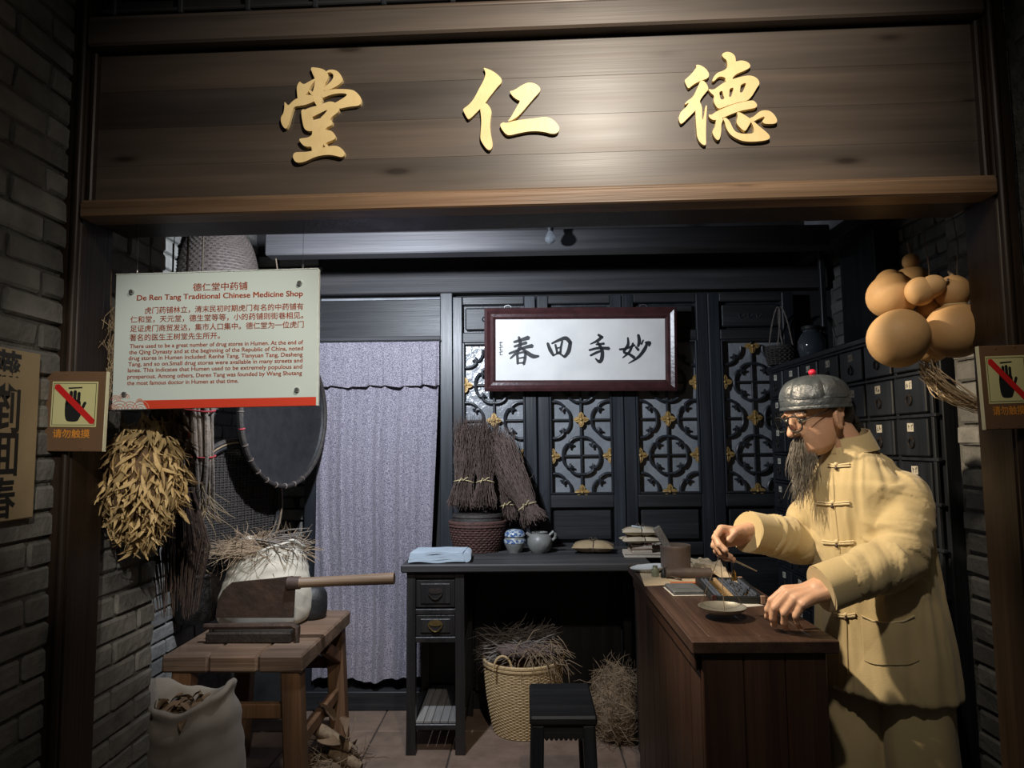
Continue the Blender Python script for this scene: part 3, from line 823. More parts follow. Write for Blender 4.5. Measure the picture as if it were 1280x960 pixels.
def lattice_door(n, cx):
    d = struct(MB().box((0, 0.03, zd1 / 2), (LW - 0.004, 0.012, zd1), 0.002), 'door_%d' % n, 'black_wood', label='black folding door with gilt-flowered lattice window', M=Matrix.Translation((cx, 3.985, 0)))
    def p(mb, name, m, sm=False): return part(mb, name, m, d, sm)
    st = (LW - 0.004 - WW) / 2
    hw = LW / 2 - 0.002
    for s in (-1, 1):
        p(MB().box((s * (hw - st / 2), 0, zd1 / 2), (st, 0.05, zd1), 0.005), 'stile', 'black_wood')
        p(MB().box((s * (WW / 2 - 0.006), -0.014, (zw0 + zw1) / 2), (0.012, 0.03, zw1 - zw0), 0.004), 'moulding', 'black_wood')
    for (a, b_) in ((zw1, zw1 + 0.06), (zd1 - 0.05, zd1), (zw0 - 0.075, zw0), (zw0 - 0.34, zw0 - 0.27), (0.0, 0.09)):
        p(MB().box((0, 0, (a + b_) / 2), (WW, 0.048, b_ - a), 0.005), 'rail', 'black_wood_x')
    for z in (zw0 + 0.006, zw1 - 0.006):
        p(MB().box((0, -0.014, z), (WW - 0.024, 0.03, 0.012), 0.004), 'moulding', 'black_wood_x')
    p(MB().box((0, 0.012, (zw0 + zw1) / 2), (WW, 0.006, zw1 - zw0), 0.001), 'pane', 'glass_grey')
    for (a, b_) in ((zw1 + 0.07, zd1 - 0.06), (zw0 - 0.26, zw0 - 0.085), (0.10, zw0 - 0.35)):
        p(MB().box((0, 0.004, (a + b_) / 2), (WW - 0.03, 0.03, b_ - a - 0.01), 0.012), 'panel', 'black_wood_x')
    # carved flourish on the upper panel
    mb = MB()
    zc = (zw1 + zd1) / 2
    for s in (-1, 0, 1):
        mb.tube([(s * 0.05 + 0.018 * math.cos(a) * (1 - a / 9), -0.012, zc + 0.02 * math.sin(a) * (1 - a / 9)) for a in [k * 0.5 for k in range(14)]], 0.004, 5)
    p(mb, 'carving', 'black_wood', True)
    p(MB().box((0, -0.006, (zw0 + zw1) / 2), (0.014, 0.016, zw1 - zw0 - 0.02), 0.004), 'lattice_bar', 'black_wood')
    zb = zw0 + 0.012; dz = (zw1 - zw0 - 0.02) / 4.15
    for k in range(5):
        z = zb + dz * k
        if k % 2:
            inst(RINGS['full'], 'lattice_ring', d, Matrix.Translation((0, -0.012, z)))
            p(MB().box((0, -0.007, z), (0.205, 0.014, 0.012), 0.004), 'lattice_bar', 'black_wood_x')
            for s, kk in ((-1, 'L'), (1, 'R')):
                inst(FLOWERS[kk], 'flower_ornament', d, Matrix.Translation((s * (WW / 2 - 0.016), -0.012, z)))
        else:
            q = 'B' if k == 0 else ('T' if k == 4 else '')
            inst(FLOWERS[q or 'full'], 'flower_ornament', d, Matrix.Translation((0, -0.016, z)))
            for s, kk in ((-1, 'L'), (1, 'R')):
                inst(RINGS[kk + q], 'lattice_ring', d, Matrix.Translation((s * (WW / 2 - 0.012), -0.010, z)))
                if not q:
                    p(MB().box((s * (WW / 2 - 0.062), -0.007, z), (0.10, 0.014, 0.011), 0.004), 'lattice_bar', 'black_wood_x')
for k in range(4):
    lattice_door(k + 1, P(617.5 + 107.9 * k, 500, 3.985).x)

# ------------------------------------------------------------------ framed calligraphy
FY = 3.90
fc = P(724.5, 437, FY)
fw = (P(844, 437, FY).x - P(605, 437, FY).x); fh = P(724, 386, FY).z - P(724, 489, FY).z
fr = thing('framed_calligraphy', 'dark red framed white panel with four black brush characters', 'picture', M=Matrix.Translation((fc.x, FY + 0.01, fc.z - fh / 2)) @ Matrix.Rotation(R(0.5), 4, 'Y') @ Matrix.Rotation(R(3.0), 4, 'X'))
rw = 0.062
def frame_rail(p0, p1, q0, q1):
    """mitred moulding: outer edge p0-p1, inner edge q0-q1 (x, z)"""
    mb = MB(); prof = [(0, 0.0), (0, -0.028), (0.25, -0.034), (0.55, -0.024), (0.8, -0.022), (1, -0.010), (1, 0.0)]
    vs = []
    for (o, i_) in ((p0, q0), (p1, q1)):
        for t, y in prof:
            vs.append((o[0] + (i_[0] - o[0]) * t, y, o[1] + (i_[1] - o[1]) * t))
    n = len(prof)
    fs = [(j, j + 1, n + j + 1, n + j) for j in range(n - 1)] + [(n - 1, 0, n, 2 * n - 1), tuple(range(n)), tuple(range(n, 2 * n))]
    return mb.add(vs, fs)
o = [(-fw / 2, 0), (fw / 2, 0), (fw / 2, fh), (-fw / 2, fh)]
i4 = [(-fw / 2 + rw, rw), (fw / 2 - rw, rw), (fw / 2 - rw, fh - rw), (-fw / 2 + rw, fh - rw)]
for k in range(4):
    part(frame_rail(o[k], o[(k + 1) % 4], i4[k], i4[(k + 1) % 4]), 'frame_rail', 'frame_lacquer', fr)
part(MB().box((0, -0.004, fh / 2), (fw - 2 * rw + 0.01, 0.006, fh - 2 * rw + 0.01), 0.001), 'paper', 'paper_white', fr)
part(MB().box((0, 0.004, fh / 2), (fw - 0.02, 0.008, fh - 0.02), 0.001), 'backing', 'black_wood_x', fr)
def gp(px, py):
    """photo pixel to the picture's own x, z"""
    return ((px - 724.5) / 239 * fw, (437 - (py + (px - 724.5) * 0.022)) / 103 * fh + fh / 2)
chun = [([(340, 312), (430, 285), (535, 250)], [16, 22, 30]), ([(345, 372), (420, 345), (505, 318)], [16, 18, 22]), ([(275, 465), (380, 425), (480, 382), (585, 358)], [14, 18, 20, 28]),
        ([(405, 243), (425, 330), (395, 425), (290, 532)], [16, 24, 22, 10]), ([(445, 390), (530, 460), (600, 497), (672, 492)], [14, 28, 30, 12]),
        ([(382, 470), (388, 540), (388, 600)], [18, 18, 16]), ([(390, 465), (440, 448), (492, 442)], [14, 14, 18]), ([(494, 442), (488, 520), (470, 605)], [18, 20, 18]), ([(405, 525), (480, 512)], [10, 12]), ([(400, 590), (470, 582)], [10, 12])]
hui = [([(790, 320), (825, 410), (868, 482)], [18, 26, 16]), ([(845, 322), (950, 272), (1035, 250), (1095, 310)], [12, 20, 28, 26]), ([(1092, 300), (1068, 420), (1012, 500)], [24, 28, 18]),
       ([(892, 335), (908, 400), (915, 455)], [14, 16, 14]), ([(985, 285), (965, 380), (960, 450)], [14, 16, 14]), ([(910, 385), (955, 372)], [10, 10]), ([(912, 440), (960, 430)], [10, 10]), ([(862, 484), (935, 452), (1010, 495)], [10, 12, 14])]
shou = [([(290, 195), (345, 232)], [16, 22]), ([(335, 225), (280, 275), (182, 322)], [22, 20, 6]), ([(262, 325), (365, 312)], [12, 18]), ([(170, 402), (290, 372), (432, 375)], [14, 18, 24]), ([(185, 472), (265, 432), (335, 405)], [14, 18, 14]),
        ([(285, 300), (338, 395), (338, 500), (305, 552), (248, 508)], [16, 24, 26, 24, 6])]
miao = [([(682, 225), (685, 320), (630, 415), (700, 445), (765, 490)], [10, 20, 18, 18, 22]), ([(752, 300), (702, 415), (612, 495)], [14, 18, 8]), ([(572, 385), (655, 372), (775, 325)], [14, 16, 12]),
        ([(822, 188), (835, 270), (818, 340)], [18, 24, 16]), ([(785, 345), (822, 388)], [12, 20]), ([(888, 255), (862, 312)], [10, 12]), ([(915, 290), (970, 290), (962, 332)], [14, 24, 12]), ([(935, 300), (905, 375), (820, 482), (690, 568)], [16, 24, 20, 5])]
for strokes, ox in ((chun, 610), (hui, 610), (shou, 720), (miao, 720)):
    mb = MB()
    for pts, ws in strokes:
        lp = brush(pts, ws)
        mb.prism([[gp(ox + x / 10.667, 400 + y / 10.667) for x, y in lp]], 0.0006, Matrix(((1, 0, 0, 0), (0, 0, -1, -0.0075), (0, 1, 0, 0), (0, 0, 0, 1))), back=False)
    part(mb, 'character', 'ink', fr)
m2 = MB()
for k in range(3):
    a = gp(610 + 165 / 10.667, 400 + (345 + 62 * k) / 10.667)
    for dx in (0,):
        m2.prism([brush([(a[0] - 0.010, a[1] + 0.008), (a[0] + 0.010, a[1] + 0.011)], [0.0018, 0.0022])], 0.0006, Matrix(((1, 0, 0, 0), (0, 0, -1, -0.0075), (0, 1, 0, 0), (0, 0, 0, 1))), back=False)
        m2.prism([brush([(a[0], a[1] + 0.016), (a[0] - 0.004, a[1] - 0.010)], [0.002, 0.0014])], 0.0006, Matrix(((1, 0, 0, 0), (0, 0, -1, -0.0075), (0, 1, 0, 0), (0, 0, 0, 1))), back=False)
        m2.prism([brush([(a[0] - 0.008, a[1] - 0.002), (a[0] + 0.009, a[1] - 0.008)], [0.0015, 0.002])], 0.0006, Matrix(((1, 0, 0, 0), (0, 0, -1, -0.0075), (0, 1, 0, 0), (0, 0, 0, 1))), back=False)
part(m2, 'signature', 'ink', fr)
for px in (634, 804):
    a = gp(px, 384)
    mb = MB().tube([(a[0] + 0.02 * math.cos(t), 0.004, fh + 0.006 + 0.014 * math.sin(t)) for t in [k * math.pi / 8 for k in range(9)]], 0.0025, 6)
    part(mb, 'hanger', 'steel', fr, True)

# ------------------------------------------------------------------ pendant bulb
bp = P(688, 305, 3.16)
bl = thing('pendant_bulb', 'small clear unlit bulb hanging on a cord before the beam', 'light bulb', (bp.x, bp.y, bp.z))
part(MB().lathe([(0.0, 0.0), (0.012, 0.003), (0.022, 0.014), (0.025, 0.027), (0.020, 0.042), (0.012, 0.055), (0.011, 0.062)], 20), 'bulb', 'bulb_glass', bl, True)
part(MB().lathe([(0.0, 0.060), (0.014, 0.060), (0.015, 0.075), (0.014, 0.098), (0.005, 0.104), (0.0, 0.104)], 16), 'socket', 'ink', bl, True)
part(MB().tube([(0, 0, 0.10), (0, 0, 2.9 - bp.z)], 0.003, 6), 'cord', 'ink', bl, True)

# ------------------------------------------------------------------ more palette
mat('iron', (0.030, 0.026, 0.023), (0.060, 0.045, 0.036), 0.5, 30, metal=0.6, bump=0.3)
mat('rusty_blade', (0.040, 0.026, 0.020), (0.075, 0.045, 0.032), 0.5, 14, metal=0.3, bump=0.3)
mat('dark_handle', (0.05, 0.033, 0.026), (0.08, 0.05, 0.04), 0.5, 30)
mat('sack_cream', (0.42, 0.385, 0.31), (0.55, 0.51, 0.43), 0.9, 6, bump=0.25, bscale=300, sheen=0.1, bdist=0.002)
mat('sack_grey', (0.17, 0.15, 0.125), (0.24, 0.21, 0.175), 0.95, 5, bump=0.25, bscale=300, sheen=0.1, bdist=0.002)
mat('straw', (0.15, 0.10, 0.06), (0.27, 0.19, 0.115), 0.85, 60)
mat('straw_pale', (0.36, 0.27, 0.16), (0.50, 0.38, 0.24), 0.85, 60)
mat('twig', (0.050, 0.032, 0.026), (0.115, 0.076, 0.060), 0.85, 60)
mat('twig_grey', (0.10, 0.085, 0.075), (0.20, 0.17, 0.145), 0.85, 60)
mat('raffia', (0.50, 0.40, 0.20), (0.58, 0.47, 0.26), 0.7, 40)
mat('bamboo', (0.42, 0.29, 0.14), (0.56, 0.41, 0.22), 0.55, 40, bump=0.3)
mat('wicker_brown', (0.040, 0.031, 0.028), (0.075, 0.058, 0.050), 0.65, 50, bump=0.4)
mat('wicker_red', (0.060, 0.028, 0.022), (0.105, 0.050, 0.038), 0.6, 50, bump=0.4)
mat('wicker_dark', (0.020, 0.016, 0.014), (0.045, 0.036, 0.030), 0.65, 50, bump=0.4)
mat('pot_black', (0.009, 0.009, 0.010), (0.018, 0.018, 0.019), 0.55, 20, bump=0.2)
mat('clay', (0.115, 0.085, 0.070), (0.16, 0.12, 0.10), 0.55, 12, bump=0.2)
mat('clay_dark', (0.055, 0.042, 0.038), (0.09, 0.07, 0.062), 0.55, 20, bump=0.2)
mat('stoneware', (0.13, 0.13, 0.12), (0.24, 0.235, 0.215), 0.4, 14, bump=0.2)
m, nt, bs = _new('blue_white')
bs.inputs['Roughness'].default_value = 0.18
vec = _coord(nt, (1, 1, 1), False)
nn = _noise(nt, vec, 70, 3)
rr = _ramp(nt, nn, [(0.46, (0.42, 0.46, 0.46)), (0.52, (0.05, 0.10, 0.24))])
nt.links.new(rr.outputs[0], bs.inputs['Base Color'])
mat('cloth_blue', (0.30, 0.36, 0.42), (0.36, 0.43, 0.49), 0.9, 10, bump=0.2, bscale=200, sheen=0.2)
mat('kraft', (0.27, 0.185, 0.095), (0.36, 0.26, 0.145), 0.8, 14, bump=0.35, bscale=40)
mat('kraft_pale', (0.42, 0.34, 0.23), (0.54, 0.45, 0.32), 0.8, 12, bump=0.3, bscale=35)
mat('string', (0.12, 0.09, 0.06), None, 0.9)
mat('book_cover', (0.25, 0.155, 0.11), (0.31, 0.20, 0.15), 0.8, 15)
mat('book_pages', (0.42, 0.36, 0.28), (0.5, 0.44, 0.35), 0.9, 80)
mat('slate', (0.075, 0.085, 0.095), (0.11, 0.122, 0.135), 0.5, 18, bump=0.15)
mat('orange_paper', (0.42, 0.13, 0.05), None, 0.7)
mat('glass_green', (0.30, 0.34, 0.25), None, 0.1, spec=0.7)
MATS['glass_green'].node_tree.nodes['Principled BSDF'].inputs['Transmission Weight'].default_value = 0.5
mat('bead', (0.045, 0.055, 0.08), (0.07, 0.085, 0.115), 0.2, 30, spec=0.9)
mat('pan_metal', (0.30, 0.29, 0.25), (0.38, 0.37, 0.32), 0.4, 20, metal=0.7, bump=0.1)
mat('leaf_dry', (0.42, 0.29, 0.12), (0.62, 0.46, 0.23), 0.75, 30, bump=0.25, vary=0.3)
mat('leaf_brown', (0.10, 0.062, 0.030), (0.17, 0.105, 0.055), 0.8, 30, bump=0.25, vary=0.3)
mat('bark', (0.16, 0.13, 0.105), (0.30, 0.25, 0.21), 0.9, 30, bump=0.6, bscale=60)
mat('red_string', (0.42, 0.04, 0.05), None, 0.8)
mat('gourd', (0.40, 0.235, 0.10), (0.52, 0.33, 0.155), 0.62, 7, bump=0.12, bscale=30, vary=0.12, spec=0.3)
mat('jar_glass', (0.10, 0.12, 0.14), None, 0.08, spec=0.7)
MATS['jar_glass'].node_tree.nodes['Principled BSDF'].inputs['Transmission Weight'].default_value = 0.5
mat('card', (0.56, 0.52, 0.42), (0.64, 0.60, 0.50), 0.8, 60)
mat('white_plate', (0.52, 0.56, 0.58), (0.62, 0.66, 0.68), 0.35, 12)

ZD, ZC, ZB = 0.88, 0.93, 0.66      # tops of desk, counter, bench

# ------------------------------------------------------------------ desk
DX0, DX1, DY0, DY1 = -0.612, 0.585, 3.37, 3.945
dk = thing('writing_desk', 'long black worn desk with two drawers in a slender pedestal', 'desk', ((DX0 + DX1) / 2, (DY0 + DY1) / 2, 0))
def dp(mb, name, m, sm=False, parent=dk): return part(mb, name, m, parent, sm, world=True)
for k in range(3):
    d = (DY1 - DY0) / 3
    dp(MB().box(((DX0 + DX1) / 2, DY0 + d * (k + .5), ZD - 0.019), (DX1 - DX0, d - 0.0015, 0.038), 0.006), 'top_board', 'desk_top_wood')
legx = (-0.565, -0.332)
for x in legx:
    for y in (DY0 + 0.045, DY1 - 0.06):
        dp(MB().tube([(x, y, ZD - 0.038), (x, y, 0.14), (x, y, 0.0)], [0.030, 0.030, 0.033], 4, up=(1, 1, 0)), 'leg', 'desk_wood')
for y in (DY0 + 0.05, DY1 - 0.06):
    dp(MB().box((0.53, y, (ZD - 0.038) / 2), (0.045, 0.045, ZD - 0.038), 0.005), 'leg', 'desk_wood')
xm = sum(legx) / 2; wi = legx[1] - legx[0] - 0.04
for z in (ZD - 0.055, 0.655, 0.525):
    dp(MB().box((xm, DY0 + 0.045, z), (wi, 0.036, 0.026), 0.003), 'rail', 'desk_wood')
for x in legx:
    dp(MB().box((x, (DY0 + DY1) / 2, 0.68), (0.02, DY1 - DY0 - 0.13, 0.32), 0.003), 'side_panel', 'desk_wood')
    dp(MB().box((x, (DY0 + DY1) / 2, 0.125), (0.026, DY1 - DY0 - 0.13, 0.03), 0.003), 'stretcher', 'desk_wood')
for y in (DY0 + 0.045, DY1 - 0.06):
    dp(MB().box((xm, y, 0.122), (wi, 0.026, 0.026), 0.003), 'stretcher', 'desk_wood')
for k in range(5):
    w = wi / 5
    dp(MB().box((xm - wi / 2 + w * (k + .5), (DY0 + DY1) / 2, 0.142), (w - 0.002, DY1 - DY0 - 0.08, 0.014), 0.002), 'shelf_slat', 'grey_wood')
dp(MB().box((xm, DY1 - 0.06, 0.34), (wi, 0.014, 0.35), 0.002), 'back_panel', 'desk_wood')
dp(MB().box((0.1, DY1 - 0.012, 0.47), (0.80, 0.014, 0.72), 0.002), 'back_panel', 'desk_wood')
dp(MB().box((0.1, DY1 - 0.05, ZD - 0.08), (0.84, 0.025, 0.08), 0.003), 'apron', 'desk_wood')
for z0, z1, hm in ((0.675, 0.805, 'iron'), (0.540, 0.640, 'brass')):
    zc = (z0 + z1) / 2
    d = dp(MB().box((xm, DY0 + 0.055, zc), (wi - 0.006, 0.05, z1 - z0), 0.003), 'drawer', 'desk_wood')
    mb = MB().box((xm, DY0 + 0.030, zc), (wi - 0.05, 0.012, z1 - z0 - 0.035), 0.010)
    dp(mb, 'raised_panel', 'desk_wood', False, d)
    mb = MB()
    mb.prism([chaikin([(-0.035, 0.010), (-0.018, 0.024), (0.018, 0.024), (0.035, 0.010), (0.020, -0.004), (-0.020, -0.004)], 1)], 0.003, Matrix.Translation((xm, DY0 + 0.0235, zc + 0.004)) @ MF)
    dp(mb, 'lock_plate', hm, False, d)
    mb = MB().tube([(xm + x, DY0 + 0.018, zc + z) for x, z in ((-0.034, 0.012), (-0.030, -0.004), (-0.012, -0.022), (0, -0.026), (0.012, -0.022), (0.030, -0.004), (0.034, 0.012))], 0.0028, 6)
    dp(mb, 'bail_handle', hm, True, d)

# ------------------------------------------------------------------ counter
CX0, CX1, CY0, CY1 = 0.425, 0.808, 1.885, 3.05
ct = thing('shop_counter', 'reddish brown plank counter with an overhanging worn top', 'counter', ((CX0 + CX1) / 2, (CY0 + CY1) / 2, 0))
def cp(mb, name, m, sm=False): return part(mb, name, m, ct, sm, world=True)
ws = (0.055, 0.135, 0.135, 0.058)
x = CX0
for w in ws:
    cp(MB().box((x + w / 2, (CY0 + 0.05 + CY1) / 2, ZC - 0.016), (w - 0.001, CY1 - CY0 - 0.05, 0.032), 0.002), 'top_board', 'counter_wood')
    x += w
cp(MB().box(((CX0 + CX1) / 2, CY0 + 0.024, ZC - 0.0165), (CX1 - CX0, 0.050, 0.033), 0.003), 'end_cleat', 'counter_wood')
bx0, bx1, by0, by1 = CX0 + 0.028, CX1 - 0.028, CY0 + 0.035, CY1 - 0.04
n = 9; w = (by1 - by0) / n
for k in range(n):
    cp(MB().box((bx0 + 0.01, by0 + w * (k + .5), (ZC - 0.032) / 2), (0.02, w - 0.002, ZC - 0.032), 0.003), 'side_plank', 'counter_panel_wood')
    cp(MB().box((bx1 - 0.01, by0 + w * (k + .5), (ZC - 0.032) / 2), (0.02, w - 0.002, ZC - 0.032), 0.003), 'side_plank', 'counter_panel_wood')
n = 3; w = (bx1 - bx0) / n
for k in range(n):
    cp(MB().box((bx0 + w * (k + .5), by0 - 0.011, (ZC - 0.032) / 2), (w - 0.002, 0.02, ZC - 0.032), 0.003), 'end_plank', 'counter_panel_wood')
cp(MB().box(((bx0 + bx1) / 2, by1 + 0.012, (ZC - 0.032) / 2), (bx1 - bx0, 0.02, ZC - 0.032), 0.003), 'end_panel', 'counter_panel_wood')
cp(MB().box((bx0 - 0.006, (by0 + by1) / 2, ZC - 0.060), (0.016, by1 - by0, 0.05), 0.003), 'side_moulding', 'counter_panel_wood')

# ------------------------------------------------------------------ stool
sx0, sx1, sy0, sy1, sz = -0.004, 0.238, 2.575, 2.93, 0.48
st = thing('wooden_stool', 'plain black rectangular wooden stool with a scalloped apron', 'stool', ((sx0 + sx1) / 2, (sy0 + sy1) / 2, 0))
def sp(mb, name, m='black_wood_x', sm=False): return part(mb, name, m, st, sm, world=True)
sp(MB().box(((sx0 + sx1) / 2, (sy0 + sy1) / 2, sz - 0.017), (sx1 - sx0, sy1 - sy0, 0.034), 0.008), 'seat')
for x in (sx0 + 0.030, sx1 - 0.030):
    for y in (sy0 + 0.030, sy1 - 0.030):
        sp(MB().bar((x, y, sz - 0.034), (x + (0.014 if x > 0.1 else -0.014), y + (0.016 if y > 2.7 else -0.016), 0), 0.046, 0.046, 0.005, (0, 1, 0)), 'leg', 'black_wood')
for y in (sy0 + 0.022, sy1 - 0.022):
    lp = [(sx0 + 0.03, 0), (sx0 + 0.03, -0.05)]
    for k in range(8):
        a = sx0 + 0.052 + (sx1 - sx0 - 0.104) * k / 8; b = (sx1 - sx0 - 0.104) / 8
        lp += [(a, -0.045), (a + b * .25, -0.052), (a + b * .5, -0.054), (a + b * .75, -0.052)]
    lp += [(sx1 - 0.052, -0.045), (sx1 - 0.03, -0.05), (sx1 - 0.03, 0)]
    sp(MB().prism([lp], 0.016, Matrix.Translation((0, y + 0.008, sz - 0.034)) @ MF), 'apron')
for x in (sx0 + 0.022, sx1 - 0.022):
    sp(MB().box((x, (sy0 + sy1) / 2, sz - 0.058), (0.016, sy1 - sy0 - 0.09, 0.048), 0.003), 'apron')
    sp(MB().box((x, (sy0 + sy1) / 2, 0.14), (0.022, sy1 - sy0 - 0.06, 0.028), 0.003), 'stretcher')

# ------------------------------------------------------------------ bench at the left
BX0, BX1, BY0, BY1 = -1.405, -0.862, 2.70, 3.42
bn = thing('work_bench', 'rough reddish brown plank bench beside the curtain', 'bench', ((BX0 + BX1) / 2, (BY0 + BY1) / 2, 0))
def bp_(mb, name, m='bench_leg_wood'): return part(mb, name, m, bn, False, world=True)
ny = 3; xs = [BX0, BX0 + 0.18, BX0 + 0.37, BX1]
for k in range(3):
    bp_(MB().box(((xs[k] + xs[k + 1]) / 2, (BY0 + BY1) / 2 + random.uniform(-.004, .004), ZB - 0.033), (xs[k + 1] - xs[k] - 0.003, BY1 - BY0, 0.066), 0.008, jit=0.002), 'top_plank', 'bench_wood')
for x in (BX0 + 0.07, BX1 - 0.055):
    for y in (BY0 + 0.055, BY1 - 0.06):
        s = 1 if x > -1.1 else -1
        bp_(MB().bar((x, y, ZB - 0.066), (x + 0.03 * s, y, 0), 0.075, 0.075, 0.006, (0, 1, 0)), 'leg')
for y in (BY0 + 0.055, BY1 - 0.06):
    bp_(MB().box(((BX0 + BX1) / 2, y, 0.44), (BX1 - BX0 - 0.16, 0.035, 0.055), 0.004), 'stretcher')
bp_(MB().box((BX1 - 0.045, (BY0 + BY1) / 2, 0.30), (0.035, BY1 - BY0 - 0.17, 0.05), 0.004), 'stretcher')
bp_(MB().bar((BX1 - 0.04, BY1 - 0.30, ZB - 0.09), (BX1 - 0.035, BY1 - 0.10, 0.47), 0.04, 0.05, 0.004), 'brace')

# herb cutter
KY = 2.90
a0 = P(266, 776, KY); a1 = P(371, 776, KY)
hc = thing('herb_cutter', 'rusty lever herb cutter with a long pale wooden handle on the bench', 'cutter', ((a0.x + a1.x) / 2, KY, ZB))
def hp(mb, name, m, sm=False): return part(mb, name, m, hc, sm, world=True)
hp(MB().box(((a0.x + a1.x) / 2 - 0.01, KY + 0.02, ZB + 0.022), (a1.x - a0.x, 0.13, 0.044), 0.006), 'base_block', 'iron')
zt_ = a0.z
hp(MB().tube([(a0.x - 0.02, KY - 0.03, zt_ - 0.015), (a1.x - 0.01, KY - 0.03, zt_ - 0.012), (a1.x + 0.008, KY - 0.03, zt_ - 0.022), (a1.x + 0.012, KY - 0.03, ZB)], [0.012, 0.013, 0.013, 0.011], 8), 'trough_bar', 'rusty_blade', True)
hp(MB().tube([(a0.x + 0.01, KY - 0.03, zt_ - 0.015), (a0.x + 0.005, KY - 0.03, ZB)], 0.010, 8), 'trough_leg', 'iron', True)
loop = [(270, 772), (273, 750), (279, 738), (290, 728), (308, 726), (340, 723), (366, 720), (369, 733), (367, 772)]
pl = [P(x, y, KY - 0.01) for x, y in loop]
hp(MB().prism([[(p.x, p.z) for p in pl]], 0.010, Matrix.Translation((0, KY - 0.005, 0)) @ MF), 'blade', 'rusty_blade')
h0 = P(362, 729, KY - .01); h1 = P(493, 723, KY - .01)
hp(MB().tube([h0, h0.lerp(h1, .1), h0.lerp(h1, .11), h0.lerp(h1, .5), h1], [0.026, 0.024, 0.021, 0.021, 0.024], 14), 'handle', 'handle_wood', True)
hp(MB().tube([h0 - V((0.005, 0, 0)), h0.lerp(h1, .1)], [0.028, 0.026], 14), 'ferrule', 'dark_handle', True)

# ------------------------------------------------------------------ cloth sacks
def sack(name, label, c, rx, ry, h, material, seed, lean=0.0, mouth=0.62, droop=0.03, group=None):
    prof = [(0.0, 0.0), (0.72, 0.0), (0.93, 0.04), (1.0, 0.16), (1.0, 0.34), (0.95, 0.55), (0.88, 0.72), (mouth + .12, 0.86), (mouth + .05, 0.94), (mouth + .08, 1.0), (mouth - .02, 1.01), (mouth - .1, 0.93), (mouth - 0.14, 0.86)]
    pts = catmull([(r, z, 0) for r, z in prof], 4)
    mb = MB(); n = 56
    def f(t, th):
        return 1.0
    vs = []; fs = []
    m_ = len(pts)
    for i, p in enumerate(pts):
        for j in range(n):
            th = 2 * math.pi * j / n
            k = i / m_
            q = V((math.cos(th), math.sin(th), p.y * 2))
            wr_ = 0.05 * nz(q, 1.6, seed) + 0.035 * k * math.sin(th * 9 + 3 * nz(q, 1.2, seed + 4)) + 0.025 * nz(q, 4.0, seed + 2)
            hor = 0.022 * math.sin(p.y * 38 + 4 * nz(q, 1.3, seed + 9)) * max(0, min(1, (p.y - 0.45) * 3))
            r = p.x * (1 + (wr_ + hor) * (1 if p.x > 0.3 else .4))
            z = p.y * h + droop * p.y * math.sin(th * 2 + seed) + 0.02 * k * nz(q, 3, seed)
            vs.append((rx * r * math.cos(th) + lean * p.y, ry * r * math.sin(th), max(z, 0.0)))
    for i in range(m_ - 1):
        for j in range(n):
            k = (j + 1) % n
            fs.append((i * n + j, i * n + k, i * n + n + k, i * n + n + j))
    t = thing(name, label, 'sack', c, 0, group)
    part(MB().add(vs, fs), 'cloth', material, t, True, angle=70)
    return t
a = P(328, 740, 3.16)
s1 = sack('cloth_sack', 'cream cloth sack stuffed with dried roots standing on the bench', (a.x, 3.19, ZB), 0.205, 0.16, 0.335, 'sack_cream', 3.0, 0.015, 0.70)
ztop = ZB + 0.30
def pile(cx, cy, cz, rx, ry, rz, L, seg=4, curl=0.5):
    def fn(i):
        a = random.uniform(0, 2 * math.pi); q = math.sqrt(random.random())
        p = V((cx + rx * q * math.cos(a), cy + ry * q * math.sin(a), cz + rz * (1 - q * q) * random.random()))
        d = V((random.gauss(0, 1), random.gauss(0, 1), random.gauss(0, 0.35))).normalized()
        pts = [p]
        for k in range(seg):
            d = (d + V((random.gauss(0, 1), random.gauss(0, 1), random.gauss(0, 0.6) - 0.12)) * curl * 0.5).normalized()
            pts.append(pts[-1] + d * (L / seg) * random.uniform(.6, 1.2))
        return (pts, random.uniform(0.0008, 0.002))
    return fn
def heap_core(cx, cy, cz, rx, ry, rz, seed):
    mb = MB(); mb.ball((0, 0, 0), 1.0, 22, 12)
    mb.v = [(cx + x * rx * (1 + .18 * nz((x, y, z), 2.5, seed)), cy + y * ry * (1 + .18 * nz((x, y, z), 2.5, seed + 3)), cz + z * rz * (1 + .25 * nz((x, y, z), 3, seed + 7))) for x, y, z in mb.v]
    return mb
cx_, cy_ = a.x - 0.03, 3.19
h = thing('dried_root_heap', 'tangled brown roots piled on the cream sack', 'herbs', (cx_, cy_, ztop))
mb = heap_core(cx_, cy_, ztop + 0.02, 0.19, 0.12, 0.045, 2)
part(mb, 'core', 'straw', h, True, world=True)
mb = MB(); strands(mb, 700, pile(cx_, cy_, ztop + 0.015, 0.20, 0.14, 0.075, 0.13))
part(mb, 'root_tangle', 'straw', h, False, world=True, kind='stuff')
mb = MB()
for k in range(16):                      # thicker twigs poking to the right
    p = V((cx_ + random.uniform(0.0, 0.1), cy_ + random.uniform(-.1, .1), ztop + random.uniform(0.03, 0.09)))
    d = V((1, random.uniform(-.5, .3), random.uniform(-.25, .35))).normalized()
    L = random.uniform(0.12, 0.24)
    mb.tube([p, p + d * L * .5 + V((0, 0, .008)), p + d * L], [0.005, 0.004, 0.0015], 5)
part(mb, 'twigs', 'twig_grey', h, False, world=True)

